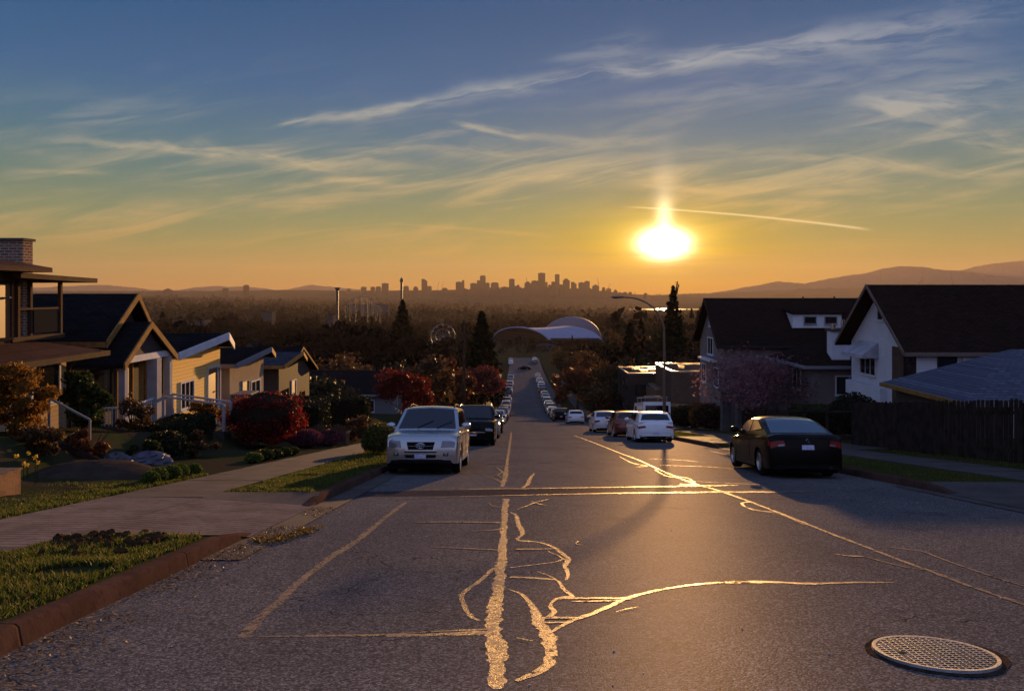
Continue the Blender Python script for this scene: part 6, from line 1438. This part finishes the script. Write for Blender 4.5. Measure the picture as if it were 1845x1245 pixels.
woods('valley_woods', 90, 868, 1090, 335, 520, 3, 5.2, L_WOOD, 120, .2, avoid=False)
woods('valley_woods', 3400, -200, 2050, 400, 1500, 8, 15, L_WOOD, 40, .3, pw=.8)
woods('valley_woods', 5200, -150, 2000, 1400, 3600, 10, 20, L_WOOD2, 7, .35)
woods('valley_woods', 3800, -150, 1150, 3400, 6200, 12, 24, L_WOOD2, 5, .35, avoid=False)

# ================================================================== valley buildings
M_VALE = mat('valley_wall', (.08, .07, .065), .9); M_FAIRW = mat('fair_white', (.26, .26, .34), .55, .4, var=.08, vscale=.1); M_DOME = mat('dome_shell', (.19, .14, .14), .6, .3, var=.12, vscale=.05); M_MUDB = mat('mud_brown', (.055, .03, .02), .9)
# saddle-roofed hall
t = thing('vaulted_hall', 'hall with a pale curved vault roof and brown arched end in the valley', 'hall', (6.2, 560, -37.5)); N = 24
a2 = Vector((.55, -.83, 0)); ax = Vector((.83, .55, 0)); w = 38.0; L = 46
def arch(off, k=1.0, top=12.6, w=w):
    return [ax*off+a2*(w*math.cos(math.pi-math.pi*i/N))*k+Vector((0, 0, (top*math.sin(math.pi*i/N)**.9)*k)) for i in range(N+1)]
A, B = arch(0), arch(L)
ribs = []; M_ = 10
mb = MB(); vs = []
for j in range(M_+1):
    s = j/M_; sag = 1-.06*math.sin(math.pi*s); vs += [p*1.0 for p in [Vector((q.x, q.y, q.z*sag)) for q in arch(L*s)]]
mb.add(vs, [(j*(N+1)+i, j*(N+1)+i+1, (j+1)*(N+1)+i+1, (j+1)*(N+1)+i) for j in range(M_) for i in range(N)]); mb.build('roof', M_FAIRW, t, 60)
mb = MB(); Ai = arch(1.5, .97); mb.add(Ai, [tuple(range(N+1))]); mb.build('end_wall', M_MUDB, t)
mb = MB(); mb.tube([p+ax*-.1 for p in A], .7, 6); mb.build('roof_edge', M_FAIRW, t, 60)
for k in range(1, 5):
    f = k/5; z = 11.5*(1-f)-1; half = w*math.sqrt(max(0, 1-((z)/12.6)**2))*.93; MB().bar(ax*1.2+a2*-half+Vector((0, 0, z)), ax*1.2+a2*half+Vector((0, 0, z)), .5, .35).build('truss_rail', M_STUB, t)
mb = MB(); Bi = arch(L-1.0, .985); mb.add(Bi, [tuple(range(N+1))]); mb.build('end_wall', M_MUDB, t)
# arena dome
c = P(1030, 612, 700); t = thing('arena_dome', 'low shallow arena dome behind the vaulted hall', 'arena', (c.x, 700, -44)); r = 26.5
MB().lathe([(r*math.sin(a)*1.0, 3.5+(19.3)*math.cos(a)) for a in np.linspace(0, math.pi/2, 14)], 48).build('dome', M_DOME, t, 60)
MB().lathe([(r+.6, -4), (r+.6, 3.4), (r-.5, 3.6)], 48).build('wall', mat('dome_wall', (.16, .11, .10), .8), t, 60)
for k in range(24):
    a = 2*math.pi*k/24; x, y = (r+.7)*math.cos(a), (r+.7)*math.sin(a)
    if y < 8: MB().box(x-.4, x+.4, y-.4, y+.4, -4, 3.9).build('buttress', M_STUB, t)
def blk(label, px0, px1, pyt, Y, d=18, m=M_STUB, zb=None, name='warehouse', cat='building', roof=True, win=0):
    a, b = P(px0, pyt, Y), P(px1, pyt, Y); z0 = gh((a.x+b.x)/2, Y) if zb is None else zb; t = thing(name, label, cat, ((a.x+b.x)/2, Y+d/2, z0)); h = max(a.z-z0, 2.0); w = (b.x-a.x)/2
    MB().box(-w, w, -d/2, d/2, -3, h).build('wall', m, t)
    if roof: MB().box(-w-.2, w+.2, -d/2-.2, d/2+.2, h+.004, h+.35).build('roof', M_TRIMD, t)
    for k in range(win): x = -w+2*w*(k+.5)/win; MB().box(x-w/win*.5, x+w/win*.5, -d/2-.06, -d/2+.05, h*.45, h*.75).build('window', M_PANE, t)
    return t
blk('dark long block in front of the arena dome', 995, 1085, 614, 470, 22, M_MUDB, win=6)
blk('dark low block right of the arena dome', 1083, 1130, 622, 560, 18, M_MUDB, win=4)
blk('pale low warehouse roofs left of the tall conifer on the right', 1128, 1180, 590, 900, 30, M_VALE); blk('low grey shed left of the lamp post in the valley', 1085, 1122, 604, 760, 20, M_SIDD, win=4)
# fair ground: drop tower, pole tower, wheel
def tower(label, px, pyt, Y, w, head, m):
    p = P(px, pyt, Y); z0 = gh(p.x, Y); H = p.z-z0; t = thing('ride_tower', label, 'ride tower', (p.x, Y, z0)); mb = MB()
    for sx_ in (-1, 1):
        for sy_ in (-1, 1): mb.bar((sx_*w, sy_*w, -1), (sx_*w*.9, sy_*w*.9, H*.96), w*.5, up=(1, 0, 0))
    for k in range(14):
        z = H*.96*k/14; z2 = H*.96*(k+1)/14
        for s in (-1, 1): mb.bar((-w, s*w, z), (w, s*w, z2), w*.32); mb.bar((s*w, -w, z), (s*w, w, z2), w*.32)
    mb.box(-w*.5, w*.5, -w*.5, w*.5, 0, H*.95); mb.build('mast', m, t); MB().lathe(head(H, w), 16).build('tower_head', m, t, 50)
M_TWR = mat('tower_steel', (.05, .045, .045), .6)
tower('tall ride tower with a flat dark head on the left of the skyline', 608, 518, 620, .75, lambda H, w: [(0, H-2.6), (w*1.6, H-2.4), (w*2.9, H-.6), (w*2.9, H), (0, H)], M_TWR)
tower('tall ride tower with a pointed bulb head left of downtown', 723.5, 499, 900, 1.0, lambda H, w: [(0, H-6.5), (w*1.9, H-6), (w*2.1, H-3.4), (w*1.2, H-2.0), (w*.4, H-.8), (0, H)], M_TWR)
p = P(798, 606, 520); z0 = gh(p.x, 520); r = 22/F*520; t = thing('ferris_wheel', 'small ferris wheel standing among the valley trees', 'ferris wheel', (p.x, 520, z0), R(18)); hz_ = p.z-z0
M_WHL = mat('wheel_white', (.16, .15, .17), .5)
mb = MB()
for o_ in (-.6, .6): mb.tube([(r*math.cos(a), o_, hz_+r*math.sin(a)) for a in np.linspace(0, 2*math.pi, 41)], .16, 5, False); mb.tube([(r*.6*math.cos(a), o_, hz_+r*.6*math.sin(a)) for a in np.linspace(0, 2*math.pi, 31)], .08, 5, False)
mb.build('rim', M_WHL, t)
for k in range(12):
    a = math.pi*2*k/12; MB().bar((0, 0, hz_), (r*math.cos(a), 0, hz_+r*math.sin(a)), .10).build('spoke', M_WHL, t)
    MB().box(r*math.cos(a)-.55, r*math.cos(a)+.55, -.5, .5, hz_+r*math.sin(a)-1.3, hz_+r*math.sin(a)-.3).build('gondola', M_WHL if k % 3 else M_AMBER, t)
for s in (-1, 1): MB().bar((s*5, -1.2, 0), (0, -1.2, hz_), .5).build('support_leg', M_WHL, t)
# roller coaster hump: lattice
p0 = P(640, 560, 980); z0 = gh(p0.x, 980)
t = thing('roller_coaster', 'pale roller coaster humps left of the pointed ride tower', 'roller coaster', (p0.x, 980, z0)); pts = []
for px, py in [(622, 553), (630, 545), (640, 538), (652, 534), (662, 535), (670, 541), (677, 550), (684, 552)]: q = P(px, py, 980)-t.location; pts.append(Vector((q.x, 0, q.z)))
mb = MB(); 
for o_ in (-2, 2): mb.tube([v+Vector((0, o_, 0)) for v in pts], .32, 5)
mb.build('track', M_WHL, t, 60)
for v in pts:
    for k in (0, 1): MB().bar((v.x, 0, 0), (v.x+k*3, 0, v.z), .22).build('trestle', M_TWR, t)
for i, (px0, px1, py, Y, m) in enumerate([(628, 700, 549, 1500, M_VALE), (310, 345, 577, 700, M_SIDD), (590, 600, 568, 620, M_VALE), (350, 368, 577, 640, M_VALE), (470, 490, 562, 900, M_VALE)]):
    blk(['wide pale shed behind the roller coaster', 'long pale roof low on the left among the trees', 'small pale box below the flat-headed ride tower', 'blue-white roof left in the trees above the cream house', 'pale flat building in the trees above the grey house'][i], px0, px1, py, Y, 14, m)
# scattered little houses
rr = random.Random(12)
spots = [(348, 594, 420), (262, 575, 600), (300, 560, 900), (410, 556, 1100), (435, 600, 420), (505, 588, 520), (540, 556, 1300), (560, 575, 760), (592, 618, 330), (655, 590, 520), (470, 620, 300), (760, 560, 1500), (880, 556, 1700), (965, 562, 1300), (1075, 640, 380), (1100, 655, 300), (985, 640, 420), (1205, 610, 520), (1245, 585, 800), (1240, 620, 420), (1170, 632, 330), (700, 605, 450), (640, 628, 300), (380, 560, 1000), (230, 590, 520)]
dsc = ['white', 'tan', 'grey', 'pale']; far_n = 0
for i, (px, py, Y) in enumerate(spots):
    m = [M_VALE, M_STUB, M_SIDD, M_STUD][i % 4]; p = P(px, py, Y); z0 = gh(p.x, Y); w, d, h = rr.uniform(4.5, 6.5), rr.uniform(4.5, 7), max(4.5, min(9, p.z-z0+1)); 
    where = 'left' if px < 560 else ('centre left' if px < 800 else ('centre' if px < 1000 else 'right'))
    rel = f'{["near", "mid-distance", "far"][0 if Y < 450 else (1 if Y < 900 else 2)]}'
    t = thing('small_house', f'{rel} {dsc[i % 4]} gabled house in the valley woods, {ORD[i % 20] if i < 20 else ["twenty-first", "twenty-second", "twenty-third", "twenty-fourth", "twenty-fifth"][i-20]} of them', 'house', (p.x, Y, z0), rr.uniform(-.7, .7), 'small houses among the valley trees')
    MB().prism([(-w, -d, -2), (w, -d, -2), (w, -d, h*.62), (0, -d, h*.98), (-w, -d, h*.62)], (0, 2*d, 0)).build('wall', m, t)
    mb = MB(); mb.prism([(-w-.5, -d-.5, h*.60), (0, -d-.5, h+.05), (w+.5, -d-.5, h*.60), (w+.5, -d-.5, h*.60+.3), (0, -d-.5, h+.4), (-w-.5, -d-.5, h*.60+.3)], (0, 2*d+1, 0)); mb.build('roof', M_DKROOF if i % 3 else M_BRROOF, t)
    for x in (-w*.45, w*.45): MB().box(x-.7, x+.7, -d-.05, -d+.05, h*.3, h*.5).build('window', M_PANE, t)
# ---- downtown skyline: every block its own thing
M_TW = [mat('tower_concrete', (.028, .025, .025), .95), mat('tower_glass', (.03, .032, .036), .9), mat('tower_brown', (.04, .03, .028), .9)]
CITY = [ # x0, x1, top row, shape, label
 (296.5, 309.5, 520, 's', 'stepped lone tower far left on the horizon'), (402.5, 410, 519.5, 'b', 'small lone tower between the two left horizon towers'), (440, 447.5, 513.5, 'c', 'slim lone tower with a rounded top at left'),
 (625.5, 631, 520.5, 'b', 'tiny low block right of the flat-headed ride tower'), (651, 659.5, 516.8, 'b', 'first of four flat-topped blocks left of the pointed ride tower'), (668.5, 675, 516.8, 'b', 'second of four flat-topped blocks left of the pointed ride tower'),
 (677.5, 686.5, 516.2, 'c', 'third of four blocks left of the pointed ride tower'), (688.5, 699.5, 510.3, 'b', 'fourth and largest of the blocks left of the pointed ride tower'), (727.5, 736, 515.3, 'c', 'low block just right of the pointed ride tower'),
 (745, 753, 516, 's', 'small stepped block between the ride tower and the slanted tower'), (760, 769.5, 502.8, 'w', 'slim tower with a slanted top, first tall one from left'), (769.6, 777.5, 515.5, 'b', 'low block attached right of the slanted tower'),
 (796, 806, 518.5, 'd', 'small domed roof between the slanted tower and the wide flat tower'), (821.5, 832.4, 507.8, 'b', 'wide flat tower left of the tallest left cluster'), (832.5, 836.5, 505, 'b', 'narrow taller slice of the wide flat tower'),
 (847.5, 859.4, 510.2, 'b', 'lower left shoulder of the left cluster'), (859.5, 864.9, 505.2, 'b', 'upper left shoulder of the left cluster'), (865, 875, 496.5, 'c', 'tallest tower of the left cluster'), (875.1, 882, 509.4, 'b', 'right shoulder of the left cluster'),
 (884.5, 898.5, 509, 'c', 'broad block right of the left cluster'), (902, 917, 516.8, 'b', 'low wide block left of the lone square tower'), (917.1, 927.2, 502.4, 'b', 'lone square tower left of the central group'), (927.3, 931, 515, 'b', 'low annex right of the lone square tower'),
 (931.1, 936, 513, 'd', 'little dome between the square tower and the central group'), (945, 957.6, 507.6, 's', 'left wing of the central group with a notched corner'), (957.7, 969.6, 505.7, 'b', 'middle wing of the central group'), (969.7, 982.2, 491.8, 'b', 'tallest tower of the whole skyline'),
 (982.3, 986.5, 508.3, 'b', 'small step right of the tallest tower'), (988, 993.5, 513, 'b', 'low filler between the two tallest towers'), (993.6, 999.9, 507.5, 'b', 'shoulder left of the slim tall tower'), (1000, 1007.8, 494.2, 'b', 'slim tall tower right of the tallest one'), (1007.9, 1014.3, 512.5, 'b', 'low block right of the slim tall tower'),
 (1014.4, 1026.2, 502, 's', 'stepped tower right of centre'), (1029, 1038.4, 508.2, 'w', 'slant-roofed block in the right half of downtown'), (1042.5, 1053.4, 508.8, 'b', 'left part of the broad right-hand block'), (1053.5, 1062.2, 506.4, 'b', 'taller right part of the broad right-hand block'),
 (1067.3, 1079, 513, 's', 'stepped block under the tower crane'), (1085.2, 1090, 517.7, 'c', 'small round-topped block near the right end'), (1092.6, 1100.5, 519.9, 'b', 'low block with a leaning crane at the right end'), (1106, 1112.2, 521.7, 's', 'low stepped block near the right end of the skyline'),
 (1123.5, 1129, 526.3, 'b', 'tiny block right of the skyline end'), (1133, 1138, 526, 'c', 'tiny rounded block above the street lamp head'), (1160.5, 1165.5, 528.2, 'b', 'last tiny block before the tall ragged conifer')]
for i, (x0, x1, yt, sh_, lb) in enumerate(CITY):
    Y = 6650+((i*977) % 600)-300; Y = Y if x0 > 500 else 6000; a, b = P(x0, yt, Y), P(x1, yt, Y); w = (b.x-a.x)/2; zb = -86.0; H = a.z-zb; d = max(22, w*.8)
    t = thing('city_tower', lb, 'tower', ((a.x+b.x)/2, Y, zb), 0, 'downtown towers on the horizon'); m = M_TW[i % 3]; mb = MB()
    if sh_ == 'w': mb.prism([(-w, -d, 0), (w, -d, 0), (w, -d, H-.45*w*2), (-w*.1, -d, H), (-w, -d, H)], (0, 2*d, 0))
    elif sh_ == 's': mb.box(-w, w, -d, d, 0, H*.96-6); mb.box(-w*.72, w*.55, -d*.7, d*.7, H*.96-5.99, H-5); mb.box(-w*.3, w*.3, -d*.4, d*.4, H-4.99, H)
    elif sh_ == 'c': mb.box(-w, w, -d, d, 0, H-7); mb.box(-w*.75, w*.75, -d*.7, d*.7, H-6.99, H)
    elif sh_ == 'd': mb.box(-w, w, -d, d, 0, H-9); mb.lathe([(w*math.cos(q), H-9+9*math.sin(q)) for q in np.linspace(0, 1.57, 7)], 14)
    else: mb.box(-w, w, -d, d, 0, H-2); mb.box(-w*.35, w*.3, -d*.4, d*.4, H-1.99, H+1.5)
    mb.build('tower_block', m, t)
    MB().box(-w*.985, w*.985, -d-.6, -d-.02, H*.25, H*.9).build('window_wall', M_TW[(i+1) % 3], t)
# lower blocks along the foot of downtown
xs_ = [x for x in np.linspace(838, 1118, 30)]
for i, x in enumerate(xs_):
    Y = 6350; w_ = rr.uniform(3.6, 6.2); yt = (518 if 850 < x < 1075 else 522)+rr.uniform(-1.5, 3.5)
    if x > 1085: yt = 524+(x-1085)*.1+rr.uniform(-1, 2)
    a, b = P(x-w_, yt, Y), P(x+w_, yt, Y); w = (b.x-a.x)/2
    wh = 'below the left cluster' if x < 900 else ('below the lone square tower' if x < 945 else ('below the central group' if x < 1010 else ('below the right-hand block' if x < 1070 else 'at the right end of downtown')))
    t = thing('city_block', f'low hazy building {wh}, {ORD[i] if i < 20 else ORD[i-20]+" from the middle"} from the left' if i < 20 else f'low hazy building {wh}, {ORD[29-i]} from the right', 'building', ((a.x+b.x)/2, Y+i, -86), 0, 'low buildings along the foot of downtown')
    MB().box(-w, w, -20, 20, 0, a.z+86).build('tower_block', M_TW[i % 3], t); MB().box(-w*.4, w*.2, -8, 8, a.z+86.01, a.z+86+rr.uniform(3, 9)).build('roof_unit', M_TW[(i+1) % 3], t)
def crane(label, px, py0, py1, lean, Y=6300):
    a, b = P(px, py0, Y), P(px+lean, py1, Y); t = thing('tower_crane', label, 'crane', (a.x, Y, a.z)); MB().bar((0, 0, -15), (0, 0, (b.z-a.z)*.35), 3.2, up=(1, 0, 0)).build('mast', M_TWR, t); MB().bar((0, 0, (b.z-a.z)*.3), b-a, 2.4, up=(0, 1, 0)).build('jib', M_TWR, t)
crane('thin crane above the stepped block in downtown', 1078, 514, 500, -2.3); crane('leaning crane jib on the low block at the right end', 1097, 520, 511.5, 2.6); crane('thin crane above the left wing of the central group', 949, 508, 500, -.3)
crane('faint crane left of the wide flat tower', 789, 519, 507, 2.4); crane('second faint crane left of the wide flat tower', 797, 519, 507, 2.0)
for i, px in enumerate((1118, 1127, 1142, 1146, 1183, 1187, 1194)):
    crane(f'tiny port crane or mast on the horizon, {ORD[i]} from the left beyond downtown', px, 531+(px-1118)*.04, 525.5+(px-1118)*.05, (i % 3-1)*2.5, 5900)
